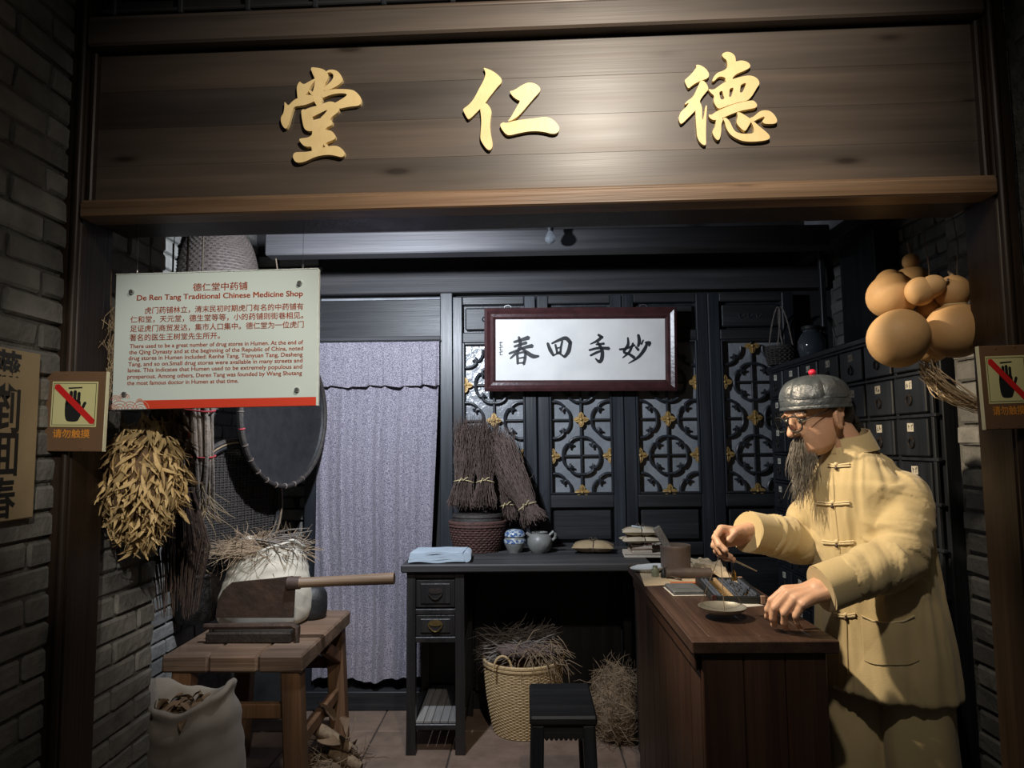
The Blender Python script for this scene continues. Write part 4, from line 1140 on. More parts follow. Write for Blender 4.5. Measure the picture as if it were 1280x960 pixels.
a = P(237, 905, 2.52)
s2 = sack('cloth_sack', 'grey brown cloth sack with an open rumpled mouth on the floor by the bench', (a.x, 2.52, 0.0), 0.20, 0.16, 0.585, 'sack_grey', 8.0, 0.0, 0.72, 0.035)
dh = thing('dried_peel_heap', 'brown dried peel filling the grey floor sack', 'herbs', (a.x, 2.52, 0.50))
mb = MB()
part(heap_core(a.x, 2.52, 0.51, 0.125, 0.10, 0.035, 5), 'core', 'leaf_brown', dh, True, world=True)
def leaf_mesh(L, W, curl, material, name='leaf', seed=0):
    mb = MB(); rnd = random.Random(seed); tw = rnd.uniform(-1.4, 1.4); bend = rnd.uniform(-.6, .6)
    n = 6
    vs = []; fs = []
    for i in range(n + 1):
        t = i / n
        w = W * math.sin(math.pi * min(1, t * 0.93 + 0.05)) ** 0.8
        ang = tw * t
        c = V((L * (t - curl * 0.25 * t * t), bend * L * t * t, -curl * L * t * t * 0.6))
        for s in (-1, 0, 1):
            vs.append(c + V((0, s * w * math.cos(ang), s * w * math.sin(ang) + (0.25 * W if s else 0))))
    for i in range(n):
        for k in range(2):
            fs.append((i * 3 + k, i * 3 + k + 1, i * 3 + k + 4, i * 3 + k + 3))
    m = len(vs)
    vs2 = [v + V((0.0, 0.0004, 0.0009)) for v in vs]
    fs += [tuple(m + q for q in reversed(f)) for f in fs]
    mb.add(vs + vs2, fs)
    return mb.mesh(name, material, True, recalc=False)
PEEL = [leaf_mesh(0.07, 0.016, 0.8, 'leaf_brown', 'peel', k) for k in range(4)]
for k in range(26):
    th = random.uniform(0, 6.28); q = math.sqrt(random.random())
    M = Matrix.Translation((0.12 * q * math.cos(th), 0.09 * q * math.sin(th), 0.045 + random.uniform(0, .03))) @ Matrix.Rotation(random.uniform(0, 6.28), 4, 'Z') @ Matrix.Rotation(random.uniform(-.7, .7), 4, 'X')
    inst(random.choice(PEEL), 'peel', dh, M)

# scraps and dried cobs under the bench
a = P(415, 945, 3.12)
sc = thing('herb_scraps', 'heap of kraft scraps and dried stalks under the bench', 'herbs', (a.x, 3.12, 0))
part(heap_core(a.x, 3.12, 0.04, 0.13, 0.16, 0.10, 4), 'core', 'leaf_brown', sc, True, world=True)
for k in range(3):
    a2 = P((404, 418, 430)[k], (915, 925, 948)[k], 3.06)
    mb = MB().tube([a2 + V((-0.06, 0, 0.03)), a2, a2 + V((0.07, 0.0, -0.035))], [0.022, 0.030, 0.020], 12, rfun=lambda t, th: 1 + .12 * math.sin(th * 6) * math.sin(t * 60))
    part(mb, 'dried_cob', 'straw', sc, True, world=True)
for k in range(5):
    a2 = P(random.uniform(398, 440), random.uniform(895, 950), 3.08)
    inst(PEEL[k % 4], 'scrap', sc, Matrix.Translation(a2 - V(sc.location) + V((0, -.02, 0.01))) @ Matrix.Rotation(random.uniform(0, 6), 4, 'Z') @ Matrix.Rotation(random.uniform(-1.2, 0), 4, 'Y') @ Matrix.Scale(1.6, 4))
mb = MB(); strands(mb, 160, pile(a.x, 3.10, 0.10, 0.13, 0.15, 0.07, 0.14))
part(mb, 'stalks', 'straw', sc, False, world=True, kind='stuff')

# round black pot and dark basket on the bench
a = P(392, 775, 3.30)
solo(MB().lathe([(0, 0), (0.05, 0.0), (0.066, 0.015), (0.070, 0.045), (0.069, 0.09), (0.066, 0.115), (0.050, 0.140), (0.030, 0.152), (0.0, 0.155)], 32, Matrix.Translation((a.x, 3.27, ZB)), rfun=lambda t, th: 1 + 0.02 * math.sin(8 * th) * t), 'round_pot', 'pot_black', 'round black lidded pot behind the cream sack', 'pot', smooth=True)
a = P(246, 770, 3.25)
bk = thing('dark_basket', 'dark deep basket in the shade at the bench end', 'basket', (a.x, 3.24, ZB))
prof = [(0, 0.0), (0.085, 0.0), (0.10, 0.04), (0.118, 0.12), (0.128, 0.19), (0.134, 0.215), (0.128, 0.22), (0.118, 0.19), (0.09, 0.03), (0, 0.02)]
part(MB().lathe(prof, 40, rfun=lambda t, th: 1 + 0.015 * math.sin(20 * th)), 'body', 'wicker_dark', bk, True)
part(MB().tube([(0.131 * math.cos(t), 0.131 * math.sin(t), 0.216) for t in [k * math.pi / 16 for k in range(33)]], 0.008, 6), 'rim', 'wicker_dark', bk, True)

# ------------------------------------------------------------------ woven basket builder
def woven(root, r0, r1, h, material, nst, nrow, bulge=0.04, world_c=None, sy=1.0, rimr=0.009, amp=0.0030):
    """stakes and weavers as real bands; one mesh each"""
    R_ = lambda z: r0 + (r1 - r0) * (z / h) + bulge * math.sin(math.pi * z / h) * (r0 + r1) / 2
    part(MB().lathe([(0, 0.004), (r0 - 0.006, 0.004), (R_(h / 2) - 0.007, h / 2), (r1 - 0.007, h - 0.003)], 36, sy=sy), 'lining', material, root, True)
    w = MB()
    for k in range(nrow):
        z = h * (k + .5) / nrow
        pts = []
        N = nst * 2
        for j in range(N + 1):
            th = 2 * math.pi * j / N
            rr = R_(z) + amp * (1 if (j + k) % 2 else -1)
            pts.append((rr * math.cos(th), rr * math.sin(th) * sy, z))
        w.tube(pts, 0.42 * h / nrow, 5, cap=False, flat=1.0)
    part(w, 'weavers', material, root, False, kind='stuff')
    for j in range(nst):
        th = 2 * math.pi * (j + .25) / nst
        pts = [(R_(z) * math.cos(th), R_(z) * math.sin(th) * sy, z) for z in [h * q / 6 for q in range(7)]]
        if j == 0 or True:
            part(MB().tube(pts, 0.0032, 4), 'stake', material, root)
    for z, q in ((h, 1.0), (h - rimr * 1.8, 1.0)):
        part(MB().tube([((R_(z)) * math.cos(t), (R_(z)) * math.sin(t) * sy, z) for t in [k * math.pi / 20 for k in range(41)]], rimr, 6, cap=False), 'rim', material, root, True)

a = P(655, 900, 3.70)
bb = thing('bamboo_basket', 'tall pale woven bamboo basket under the desk', 'basket', (a.x, 3.70, 0))
woven(bb, 0.155, 0.205, 0.355, 'bamboo', 34, 44, 0.05, amp=0.0014)
mb = MB().tube([(-0.10 + 0.045 * math.cos(t), -0.19, 0.345 + 0.07 * math.sin(t)) for t in [k * math.pi / 10 for k in range(11)]], 0.006, 7)
part(mb, 'handle_loop', 'bamboo', bb, True)
tb = thing('twig_bundle', 'dark twigs heaped over the rim of the bamboo basket', 'herbs', (a.x + 0.03, 3.70, 0.36))
part(heap_core(a.x + 0.03, 3.70, 0.40, 0.20, 0.14, 0.055, 11), 'core', 'twig', tb, True, world=True)
def bundle(c0, c1, r, n_jit, L):
    c0 = V(c0); c1 = V(c1); d0 = (c1 - c0)
    def fn(i):
        t = random.random() * 0.6
        th = random.uniform(0, 6.28); q = r * math.sqrt(random.random())
        ax = d0.normalized(); e1 = ax.orthogonal().normalized(); e2 = ax.cross(e1)
        p = c0 + d0 * t + e1 * q * math.cos(th) + e2 * q * math.sin(th) * .7
        d = (ax * (1 if random.random() < .75 else -1) + V((random.gauss(0, 1), random.gauss(0, 1), random.gauss(0, .8))) * n_jit).normalized()
        pts = [p]
        for k in range(4):
            d = (d + V((random.gauss(0, 1), random.gauss(0, 1), random.gauss(0, 1))) * .22).normalized()
            pts.append(pts[-1] + d * L / 4 * random.uniform(.6, 1.2))
        return (pts, random.uniform(0.0009, 0.0022))
    return fn
mb = MB(); strands(mb, 650, bundle((a.x - 0.14, 3.68, 0.41), (a.x + 0.22, 3.66, 0.44), 0.070, 0.22, 0.15))
part(mb, 'twig_tangle', 'twig_grey', tb, False, world=True, kind='stuff')
mb = MB()
for k in range(110):
    p = V((a.x + 0.10 + random.gauss(0, .05), 3.58 + random.gauss(0, .03), 0.40 + random.gauss(0, .03)))
    d = V((random.gauss(0.2, .6), random.gauss(-.5, .4), random.gauss(-.5, .4))).normalized()
    mb.tube([p, p + d * .05 + V((0, 0, .01)), p + d * .10 + V((random.gauss(0, .015), 0, -.02))], [0.0022, 0.002, 0.001], 4, cap=False)
part(mb, 'root_tuft', 'straw', tb, False, world=True, kind='stuff')

a = P(772, 915, 3.58)
sw = thing('straw_bale', 'bale of tangled brown straw on the floor under the desk', 'straw', (a.x, 3.58, 0))
part(heap_core(a.x, 3.58, 0.15, 0.125, 0.12, 0.17, 21), 'core', 'straw', sw, True, world=True)
def shell(cx, cy, cz, rx, ry, rz, L):
    def fn(i):
        v = V((random.gauss(0, 1), random.gauss(0, 1), random.gauss(0, 1))).normalized()
        p = V((cx + v.x * rx, cy + v.y * ry, max(0.01, cz + v.z * rz)))
        d = v.cross(V((random.gauss(0, 1), random.gauss(0, 1), random.gauss(0, 1)))).normalized()
        pts = [p]
        for k in range(4):
            d = (d + V((random.gauss(0, 1), random.gauss(0, 1), random.gauss(0, 1))) * .35 - v * .12).normalized()
            q = pts[-1] + d * L / 4
            q.z = max(q.z, 0.004)
            pts.append(q)
        return (pts, random.uniform(0.0007, 0.0016))
    return fn
mb = MB(); strands(mb, 1300, shell(a.x, 3.58, 0.15, 0.132, 0.128, 0.18, 0.13))
part(mb, 'straw_tangle', 'straw', sw, False, world=True, kind='stuff')

# ------------------------------------------------------------------ things on the desk
# folded cloth
q = [P(x, y, 3.5) for x, y in ((515, 699), (585, 696))]
fcx = (PZ(515, 700, ZD).x + PZ(588, 695, ZD).x) / 2
fcy = 3.50
t = thing('folded_cloth', 'folded pale blue grey cloth on the desk corner', 'cloth', (fcx, fcy, ZD), R(3))
for k in range(4):
    z = 0.006 + 0.0115 * k
    mb = MB(); s = 1 - 0.02 * k
    n = 16
    def layer(u, v):
        x = (u - .5) * 0.27 * s; y = (v - .5) * 0.19 * s
        return (x + 0.02 * (v - .5), y, z + 0.002 * math.sin(u * 9 + k) + 0.003 * nz((u, v, k), 3))
    lm = thick(layer, n, 10, 0)
    k0 = len(lm.v) // 2
    lm.v = lm.v[:k0] + [(x, y, zz + 0.0112) for x, y, zz in lm.v[:k0]]
    part(lm, 'fold_layer', 'cloth_blue', t, True, angle=50)
part(MB().tube([(0.135, y, 0.026) for y in (-0.09, 0, 0.09)], 0.023, 10, flat=1.0), 'fold_edge', 'cloth_blue', t, True)

# red-brown lidded basket
rb = P(597, 660, 3.80)
rbk = thing('wicker_basket', 'red-brown wicker basket with a dark wooden lid on the desk', 'basket', (rb.x, 3.80, ZD))
woven(rbk, 0.115, 0.15, 0.155, 'wicker_red', 30, 12, 0.05, sy=0.82)
part(MB().lathe([(0, 0.156), (0.135, 0.156), (0.137, 0.163), (0.132, 0.178), (0.137, 0.184), (0.134, 0.198), (0.0, 0.203)], 32, sy=0.82, rfun=lambda t, th: 1 + .012 * math.sin(5 * th)), 'lid', 'wicker_dark', rbk, True)

# brush bundles: tied whisks of fine twigs
def whisk(label, base, top, r_tie, r_top, tie_t, n, seed, flare=1.5):
    """base: bottom end, top: far end, tie at tie_t of the length"""
    random.seed(seed)
    base = V(base); top = V(top); d = top - base; L = d.length; ax = d.normalized()
    e1 = V((ax.z, 0, -ax.x)).normalized(); e2 = ax.cross(e1)
    w = thing('twig_whisk', label, 'brush', base, group='tied twig whisks on the desk')
    mb = MB()
    for i in range(n):
        th = random.uniform(0, 6.283); q = math.sqrt(random.random())
        o = lambda rr: e1 * (rr * q * math.cos(th)) + e2 * (rr * q * math.sin(th) * .8)
        L1 = random.uniform(.86, 1.04)
        jit = lambda s: V((random.gauss(0, s), random.gauss(0, s), random.gauss(0, s)))
        pts = [base + o(r_tie * flare) + jit(.007) + ax * random.uniform(-.01, .03), base + d * tie_t + o(r_tie), base + d * (tie_t + (1 - tie_t) * .35) + o(r_top * .85) + jit(.008),
               base + d * (tie_t + (1 - tie_t) * .7) + o(r_top) + jit(.011), base + d * L1 + o(r_top * 1.05) + jit(.018)]
        c9 = catmull(pts, 3)
        c9 = [c9[0]] + [p + jit(.0028) for p in c9[1:]]
        mb.tube(c9, [0.0012] * 3 + [0.0015] * (len(c9) - 5) + [0.001, 0.0005], 3, cap=False)
        if i % 2 == 0:                           # side shoots
            p = random.choice(c9[4:-2]); d2 = (ax * 1.0 + jit(.55)).normalized()
            mb.tube([p, p + d2 * .022 + jit(.003), p + d2 * .045 + jit(.006)], [.0009, .0008, .0004], 3, cap=False)
    part(mb, 'twigs', 'twig', w, False, world=True, kind='stuff')
    c = base + d * tie_t
    tm = MB().tube([c + e1 * (r_tie * 1.08 * math.cos(t)) + e2 * (r_tie * .9 * math.sin(t)) + ax * 0.002 * math.sin(3 * t) for t in [k * math.pi / 12 for k in range(25)]], 0.0028, 5, cap=False)
    for s in (-1, 1):
        tm.tube([c - e2 * r_tie * .95, c - e2 * (r_tie + .008) + e1 * s * .012 + ax * .01, c - e2 * (r_tie + .004) + e1 * s * .024 + ax * .016 * s], [0.0028, .0025, .0015], 5)
    part(tm, 'tie', 'raffia', w, True, world=True)
    return w
def W(px, py, Y): return P(px, py, Y)
whisk('tied twig whisk standing upright by the dark post', W(577, 634, 3.78), W(588, 527, 3.92), 0.052, 0.072, 0.28, 330, 11)
whisk('tied twig whisk standing between two others on the wicker basket', W(606, 634, 3.74), W(609, 529, 3.90), 0.046, 0.066, 0.28, 300, 12)
whisk('long tied twig whisk leaning across behind the stoneware jug', W(668, 652, 3.74), W(618, 545, 3.88), 0.050, 0.082, 0.17, 420, 13)
whisk('short tied twig whisk tucked behind the blue and white jar', W(636, 650, 3.84), W(628, 570, 3.91), 0.040, 0.055, 0.22, 180, 14)
random.seed(21)

# jars
a = PZ(642, 682, ZD)
jr = thing('porcelain_jar', 'small blue and white porcelain jar with lid on the desk', 'jar', (a.x + 0.012, 3.74, ZD))
part(MB().lathe([(0, 0), (0.034, 0.0), (0.040, 0.012), (0.054, 0.042), (0.058, 0.062), (0.052, 0.078), (0.046, 0.084)], 32), 'body', 'stoneware', jr, True)
part(MB().lathe([(0.046, 0.082), (0.055, 0.086), (0.054, 0.100), (0.040, 0.116), (0.010, 0.122), (0, 0.122)], 32), 'lid', 'blue_white', jr, True)
part(MB().lathe([(0.0568, 0.050), (0.0592, 0.062), (0.0560, 0.070)], 32), 'painted_band', 'blue_white', jr, True)
a = PZ(674, 682, ZD)
jg = thing('stoneware_jug', 'grey stoneware jug with a small handle beside the porcelain jar', 'jug', (a.x, 3.73, ZD))
part(MB().lathe([(0, 0), (0.042, 0.0), (0.056, 0.018), (0.066, 0.045), (0.064, 0.072), (0.050, 0.092), (0.040, 0.098), (0.043, 0.106), (0.036, 0.106), (0.032, 0.096)], 32), 'body', 'stoneware', jg, True)
part(MB().tube([(0.05, 0, 0.088), (0.072, 0, 0.108), (0.084, 0, 0.098), (0.080, 0, 0.075), (0.064, 0, 0.062)], 0.008, 8), 'handle', 'stoneware', jg, True)
part(MB().tube([(-0.045, -0.01, 0.085), (-0.062, -0.014, 0.098), (-0.070, -0.016, 0.104)], [0.012, 0.009, 0.008], 8), 'spout', 'stoneware', jg, True)

# paper packets
def packet(name, label, c, rot, L, W_, H, material, group, tilt=0.0, seed=0, string_mat='string'):
    t = thing(name, label, 'packet', M=Matrix.Translation(c) @ Matrix.Rotation(rot, 4, 'Z') @ Matrix.Rotation(tilt, 4, 'Y'), group=group)
    def f(sg):
        def g(u, v):
            x = (u - .5); y = (v - .5)
            b = max(0.0, (1 - (2 * abs(x)) ** 2.4)) ** .6 * max(0.0, (1 - (2 * abs(y)) ** 2.4)) ** .6
            cr = 0.10 * nz((u * 3, v * 3, seed), 1.2)
            z = H / 2 + sg * H / 2 * b * (1 + cr)
            pinch = 1 - 0.10 * math.exp(-(x * 9) ** 2) - 0.0
            return (x * L * (1 - .10 * math.exp(-(y * 9) ** 2)), y * W_ * pinch, max(0, z) - 0.004 * b * math.exp(-(x * 16) ** 2) * sg)
        return g
    mb = MB().grid(f(1), 18, 14).grid(f(-1), 18, 14)
    part(mb, 'paper', material, t, True, weld=True, angle=50)
    s = MB()
    for ax in (0, 1):
        pts = []
        for k in range(25):
            th = 2 * math.pi * k / 24
            q = (L / 2 * .92 if ax == 0 else W_ / 2 * .92) * math.cos(th)
            z = H / 2 + H / 2 * 1.06 * math.copysign(abs(math.sin(th)) ** .55, math.sin(th))
            pts.append((q, 0.002, z) if ax == 0 else (0.002, q, z))
        s.tube(pts, 0.0016, 5, cap=False)
    s.tube([(0, 0, H), (0.012, 0.006, H + 0.014), (0.022, 0.002, H + 0.004)], 0.0016, 5)
    s.tube([(0, 0, H), (-0.010, 0.006, H + 0.016), (-0.022, 0.006, H + 0.006)], 0.0016, 5)
    part(s, 'string', string_mat, t, True)
    return t
a = PZ(737, 683, ZD)
packet('herb_packet', 'golden brown paper herb packet lying alone on the desk', (a.x, 3.72, ZD), R(-8), 0.215, 0.15, 0.062, 'kraft', 'paper herb packets', 0.0, 1)
# stacked books and packets
a = PZ(796, 686, ZD)
YS = 3.62
def book(label, c, L, W_, H, rot, cover='book_cover'):
    t = thing('old_book', label, 'book', c, rot, 'old books on the desk')
    part(MB().box((0, 0, H / 2), (L - 0.008, W_ - 0.006, H - 0.004), 0.001), 'pages', 'book_pages', t)
    for z in (0.0015, H - 0.0015):
        part(MB().box((0, 0, z), (L, W_, 0.003), 0.0008), 'cover', cover, t)
    part(MB().box((0, W_ / 2 - 0.001, H / 2), (L, 0.003, H), 0.0008), 'spine', cover, t)
    return t
book('pale paper-bound book lying flat at the bottom of the packet stack', (a.x + 0.0, YS, ZD), 0.20, 0.16, 0.018, R(-4), 'book_pages')
z = ZD + 0.018
for k in range(2):
    book(('brown book lying on the pale book under the herb packets', 'brown book directly under the stacked herb packets')[k], (a.x - 0.015 + .004 * k, YS, z), 0.105, 0.12, 0.021, R(3 - 5 * k)); z += 0.0212
packet('herb_packet', 'grey-brown herb packet on the books, under another packet', (a.x - 0.008, YS - 0.005, z), R(4), 0.21, 0.15, 0.040, 'kraft_pale', 'paper herb packets', 0.0, 2)
packet('herb_packet', 'topmost tied herb packet with a white twist on the stack', (a.x - 0.012, YS - 0.005, z + 0.038), R(-6), 0.185, 0.13, 0.046, 'kraft_pale', 'paper herb packets', 0.0, 3)
zt2 = z + 0.083
solo(MB().prism([chaikin([(-0.045, -0.02), (0.03, -0.035), (0.05, 0.0), (0.01, 0.03), (-0.03, 0.025)], 2)], 0.004, Matrix.Translation((a.x - .02, YS - .01, zt2 - .002)) @ Matrix.Rotation(R(8), 4, 'Y')), 'paper_slip', 'white_plate', 'white paper slip tied on the topmost packet', 'paper')
a = PZ(838, 686, ZD)
z = ZD
for k in range(3):
    book(('lowest brown book of the pile behind the clay pot', 'middle brown book of the pile behind the clay pot', 'top brown book of the pile behind the clay pot')[k], (PZ(830, 688, ZD).x - 0.06, 3.84, z), 0.12, 0.16, 0.024, R(5 - 4 * k)); z += 0.0242

# ------------------------------------------------------------------ things on the counter
def on(px, py, z=ZC): return PZ(px, py, z)
a = on(847, 716)
cpn = thing('clay_mortar', 'brown clay pot with straight sides on the counter', 'pot', (a.x, a.y + 0.03, ZC + 0.0005))
part(MB().lathe([(0, 0), (0.054, 0.0), (0.058, 0.004), (0.0595, 0.05), (0.061, 0.096), (0.0625, 0.103), (0.061, 0.106), (0.056, 0.104), (0.0545, 0.09), (0.052, 0.012), (0, 0.010)], 40), 'body', 'clay', cpn, True)
CPX, CPY = a.x, a.y + 0.03
s = MB().bar((CPX + 0.005, CPY, ZC + 0.03), (CPX - 0.075, CPY + 0.0, ZC + 0.178), 0.030, 0.018, 0.003, (0, 1, 0))
solo(s, 'wooden_pestle_slat', 'grey_wood', 'grey carved slat leaning in the clay pot', 'slat')
# kraft wrapping sheets
def sheet(name, label, pts, material, zoff, seed, amp=0.004, group='wrapping sheets on the counter'):
    q = [on(*p) for p in pts]
    n = 16
    def f(u, v):
        a_ = q[0].lerp(q[1], u); b_ = q[3].lerp(q[2], u); c = a_.lerp(b_, v)
        e = 0.006 * nz((u * 3, v * 3, seed), 1)
        return (c.x + e, c.y + e, ZC + zoff + amp * (0.5 + nz((u * 4, v * 4, seed), 1.3)))
    lm = thick(f, n, n, 0); k0 = len(lm.v) // 2
    lm.v = lm.v[:k0] + [(x, y, z + 0.0008) for x, y, z in lm.v[:k0]]
    return solo(lm, name, material, label, 'paper', group, True, angle=60)
sheet('wrapping_paper', 'kraft wrapping sheet under the clay pot and roller', [(806, 733), (796, 706), (868, 704), (893, 728)], 'kraft_pale', 0.0006, 2, 0.0)
sheet('wrapping_paper', 'rumpled kraft sheet behind the clay pot at the counter end', [(868, 712), (862, 700), (900, 706), (925, 738)], 'kraft_pale', 0.004, 5, 0.016)
a = on(815, 718)
solo(MB().lathe([(0, 0.0), (0.045, 0.002), (0.066, 0.016), (0.068, 0.019), (0.05, 0.012), (0, 0.009)], 28, Matrix.Translation((a.x, a.y + 0.06, ZC + 0.002)) @ Matrix.Rotation(R(-6), 4, 'Y'), rfun=lambda t, th: 1 + .12 * math.cos(2 * th + .5)), 'shell_dish', 'white_plate', 'white shell-shaped dish at the far end of the counter', 'dish', smooth=True)
a = on(818, 720)
solo(MB().lathe([(0, 0), (0.012, 0), (0.0145, 0.006), (0.0145, 0.028), (0.009, 0.036), (0.010, 0.042), (0, 0.043)], 18, Matrix.Translation((a.x, a.y - 0.02, ZC + 0.001))), 'glass_bottle', 'glass_green', 'small greenish glass bottle beside the shell dish', 'bottle', smooth=True)
a = on(829, 722)
br = thing('ink_brush', 'short dark brush with a pointed tip standing by the glass bottle', 'brush', (a.x, a.y - 0.01, ZC + 0.001))
part(MB().lathe([(0, 0), (0.010, 0.0), (0.012, 0.010), (0.009, 0.022), (0.004, 0.032), (0, 0.045)], 14), 'bristles', 'ink', br, True)
part(MB().tube([(0, 0, 0.012), (0.03, -0.035, 0.010), (0.055, -0.06, 0.005)], 0.0035, 8), 'handle', 'dark_handle', br, True)
a = on(833, 724); b = on(888, 722)
yy = (a.y + b.y) / 2
rl = thing('rolling_pin', 'thick grey-brown roller with a pale end knob before the pot', 'roller', ((a.x + b.x) / 2, yy, ZC + 0.002))
hw = (b.x - a.x) / 2
part(MB().tube([(-hw, 0, 0.019), (hw, 0, 0.019)], 0.019, 20), 'cylinder', 'clay_dark', rl, True)
part(MB().tube([(hw, 0, 0.019), (hw + 0.012, 0, 0.019)], [0.009, 0.007], 12), 'end_knob', 'kraft_pale', rl, True)
a = on(838, 729); b = on(885, 727)
solo(MB().box(((a.x + b.x) / 2, a.y - 0.0, ZC + 0.0022), (b.x - a.x, 0.028, 0.0016), 0.0004), 'paper_strip', 'orange_paper', 'orange-red paper strip lying in front of the roller', 'paper')
# slate inkstone tray
q = [on(843, 751), on(876, 747), on(868, 731), on(834, 731)]
c = sum(q, V()) / 4
ik = thing('slate_inkstone', 'grey slate inkstone slab beside the abacus', 'inkstone', (c.x, c.y, ZC + 0.0005), R(2))
part(MB().box((0, 0, 0.008), (0.105, 0.135, 0.016), 0.003), 'slab', 'slate', ik)
part(MB().box((0.0, 0.012, 0.0165), (0.065, 0.075, 0.004), 0.002), 'grinding_face', 'slate', ik)
part(MB().box((0, 0, 0.001), (0.112, 0.142, 0.002), 0.0005), 'paper_liner', 'paper_white', ik)
# abacus
q0 = on(893, 757); q1 = on(956, 755); q2 = on(929, 727); q3 = on(866, 731)
ax_ = ((q3 - q0) + (q2 - q1)).normalized()
ang = math.atan2(-ax_.x, ax_.y)
ab = thing('abacus', 'black-beaded wooden abacus on the counter', 'abacus', M=Matrix.Translation(((q0.x + q1.x + q2.x + q3.x) / 4, (q0.y + q1.y + q2.y + q3.y) / 4, ZC + 0.0005)) @ Matrix.Rotation(ang, 4, 'Z'))
AW = (q1 - q0).length; AL = (q3 - q0).length
for s in (-1, 1):
    part(MB().box((s * (AW / 2 - 0.006), 0, 0.012), (0.012, AL, 0.024), 0.002), 'long_rail', 'ink', ab)
    part(MB().box((0, s * (AL / 2 - 0.006), 0.012), (AW, 0.012, 0.022), 0.002), 'end_rail', 'ink', ab)
    for e in (-1, 1):
        part(MB().box((s * (AW / 2 - 0.007), e * (AL / 2 - 0.004), 0.0125), (0.016, 0.012, 0.027), 0.002), 'corner_block', 'book_cover' if s > 0 else 'frame_lacquer', ab)
xd = -AW / 2 + AW * 0.40
part(MB().box((xd, 0, 0.013), (0.011, AL - 0.02, 0.020), 0.002), 'divider', 'kraft', ab)
rods = MB(); beads = MB()
bprof = [(0.002, -0.0062), (0.006, -0.0058), (0.0105, -0.001), (0.0105, 0.001), (0.006, 0.0058), (0.002, 0.0062)]
nr = 15
for k in range(nr):
    y = -AL / 2 + 0.024 + (AL - 0.048) * k / (nr - 1)
    rods.tube([(-AW / 2 + 0.01, y, 0.013), (AW / 2 - 0.01, y, 0.013)], 0.0015, 5)
    xs_ = [-AW / 2 + 0.020 + 0.0128 * i for i in range(2)] + [xd + 0.016 + 0.0128 * i + (0.018 if i > random.choice((1, 2, 4)) else 0) for i in range(5)]
    for x in xs_:
        if x < AW / 2 - 0.014:
            beads.lathe(bprof, 10, Matrix.Translation((x, y, 0.0135)) @ Matrix.Rotation(R(90), 4, 'Y'))
part(rods, 'rods', 'brass', ab)
part(beads, 'beads', 'bead', ab, True, kind='stuff')
# paper slip under abacus
sheet('wrapping_paper', 'narrow white sheet sticking out under the abacus', [(868, 735), (872, 735), (905, 762), (955, 757)], 'paper_white', 0.0002, 8, 0.0)
# hand scale
pc = PZ(903, 764, 0.950)
PAN = V((pc.x, pc.y, 0.945))
hk = P(900, 692, PAN.y)
sc = thing('hand_scale', 'small steelyard scale with a round metal pan held over the counter', 'scale', PAN)
def scp(mb, name, m, sm=True): return part(mb, name, m, sc, sm, world=True)
scp(MB().lathe([(0, 0.0), (0.040, 0.003), (0.060, 0.012), (0.068, 0.020), (0.070, 0.020), (0.062, 0.010), (0.040, 0.0), (0, -0.003)], 36, Matrix.Translation(PAN)), 'pan', 'pan_metal')
for th in (R(20), R(140), R(260)):
    e = PAN + V((0.067 * math.cos(th), 0.067 * math.sin(th), 0.020))
    scp(MB().tube([e, hk], 0.0011, 4), 'cord', 'string')
be = P(946, 714, PAN.y + 0.03)
scp(MB().tube([hk + (hk - be) * 0.08, hk, hk.lerp(be, .4), be], [0.0035, 0.0042, 0.0032, 0.0018], 8), 'beam', 'steel')
sus = P(907, 676, PAN.y)
scp(MB().tube([hk.lerp(be, .17), sus], 0.0013, 5), 'suspension_cord', 'string')
wt = hk.lerp(be, .36)
scp(MB().tube([wt, wt - V((0, 0, 0.03))], 0.0008, 4), 'weight_cord', 'string')
scp(MB().lathe([(0, 0), (0.007, 0.0), (0.008, 0.004), (0.0065, 0.022), (0.003, 0.030), (0, 0.031)], 14, Matrix.Translation(wt - V((0, 0, 0.060)))), 'weight', 'brass')

# ------------------------------------------------------------------ medicine cabinet
KX, KX1, KY0, KY1, KH = 1.375, 1.755, 2.365, 3.955, 1.865
kc = thing('medicine_cabinet', 'tall black medicine cabinet of many small labelled drawers', 'cabinet', ((KX + KX1) / 2, (KY0 + KY1) / 2, 0))
def kp(mb, name, m='black_wood', parent=kc): return part(mb, name, m, parent, False, world=True)
kp(MB().box(((KX + KX1) / 2 + 0.01, (KY0 + KY1) / 2, KH / 2), (KX1 - KX - 0.02, KY1 - KY0, KH - 0.03), 0.003), 'carcass')
kp(MB().box(((KX + KX1) / 2 - 0.008, (KY0 + KY1) / 2, KH - 0.0125), (KX1 - KX + 0.016, KY1 - KY0, 0.025), 0.004), 'top_board')
ncol, nrow = 7, 12
cw = (KY1 - KY0 - 0.05) / ncol; rh = (KH - 0.035 - 0.02) / nrow
for c in range(ncol + 1):
    kp(MB().box((KX + 0.003, KY0 + 0.025 + cw * c, KH / 2), (0.012, 0.016, KH - 0.03), 0.002), 'divider')
for r in range(nrow + 1):
    kp(MB().box((KX + 0.002, (KY0 + KY1) / 2, KH - 0.03 - rh * r), (0.016, KY1 - KY0, 0.012), 0.002), 'shelf_edge')
DRW = MB().box((0, 0, 0), (0.018, cw - 0.022, rh - 0.020), 0.004).mesh('drawer', 'black_wood')
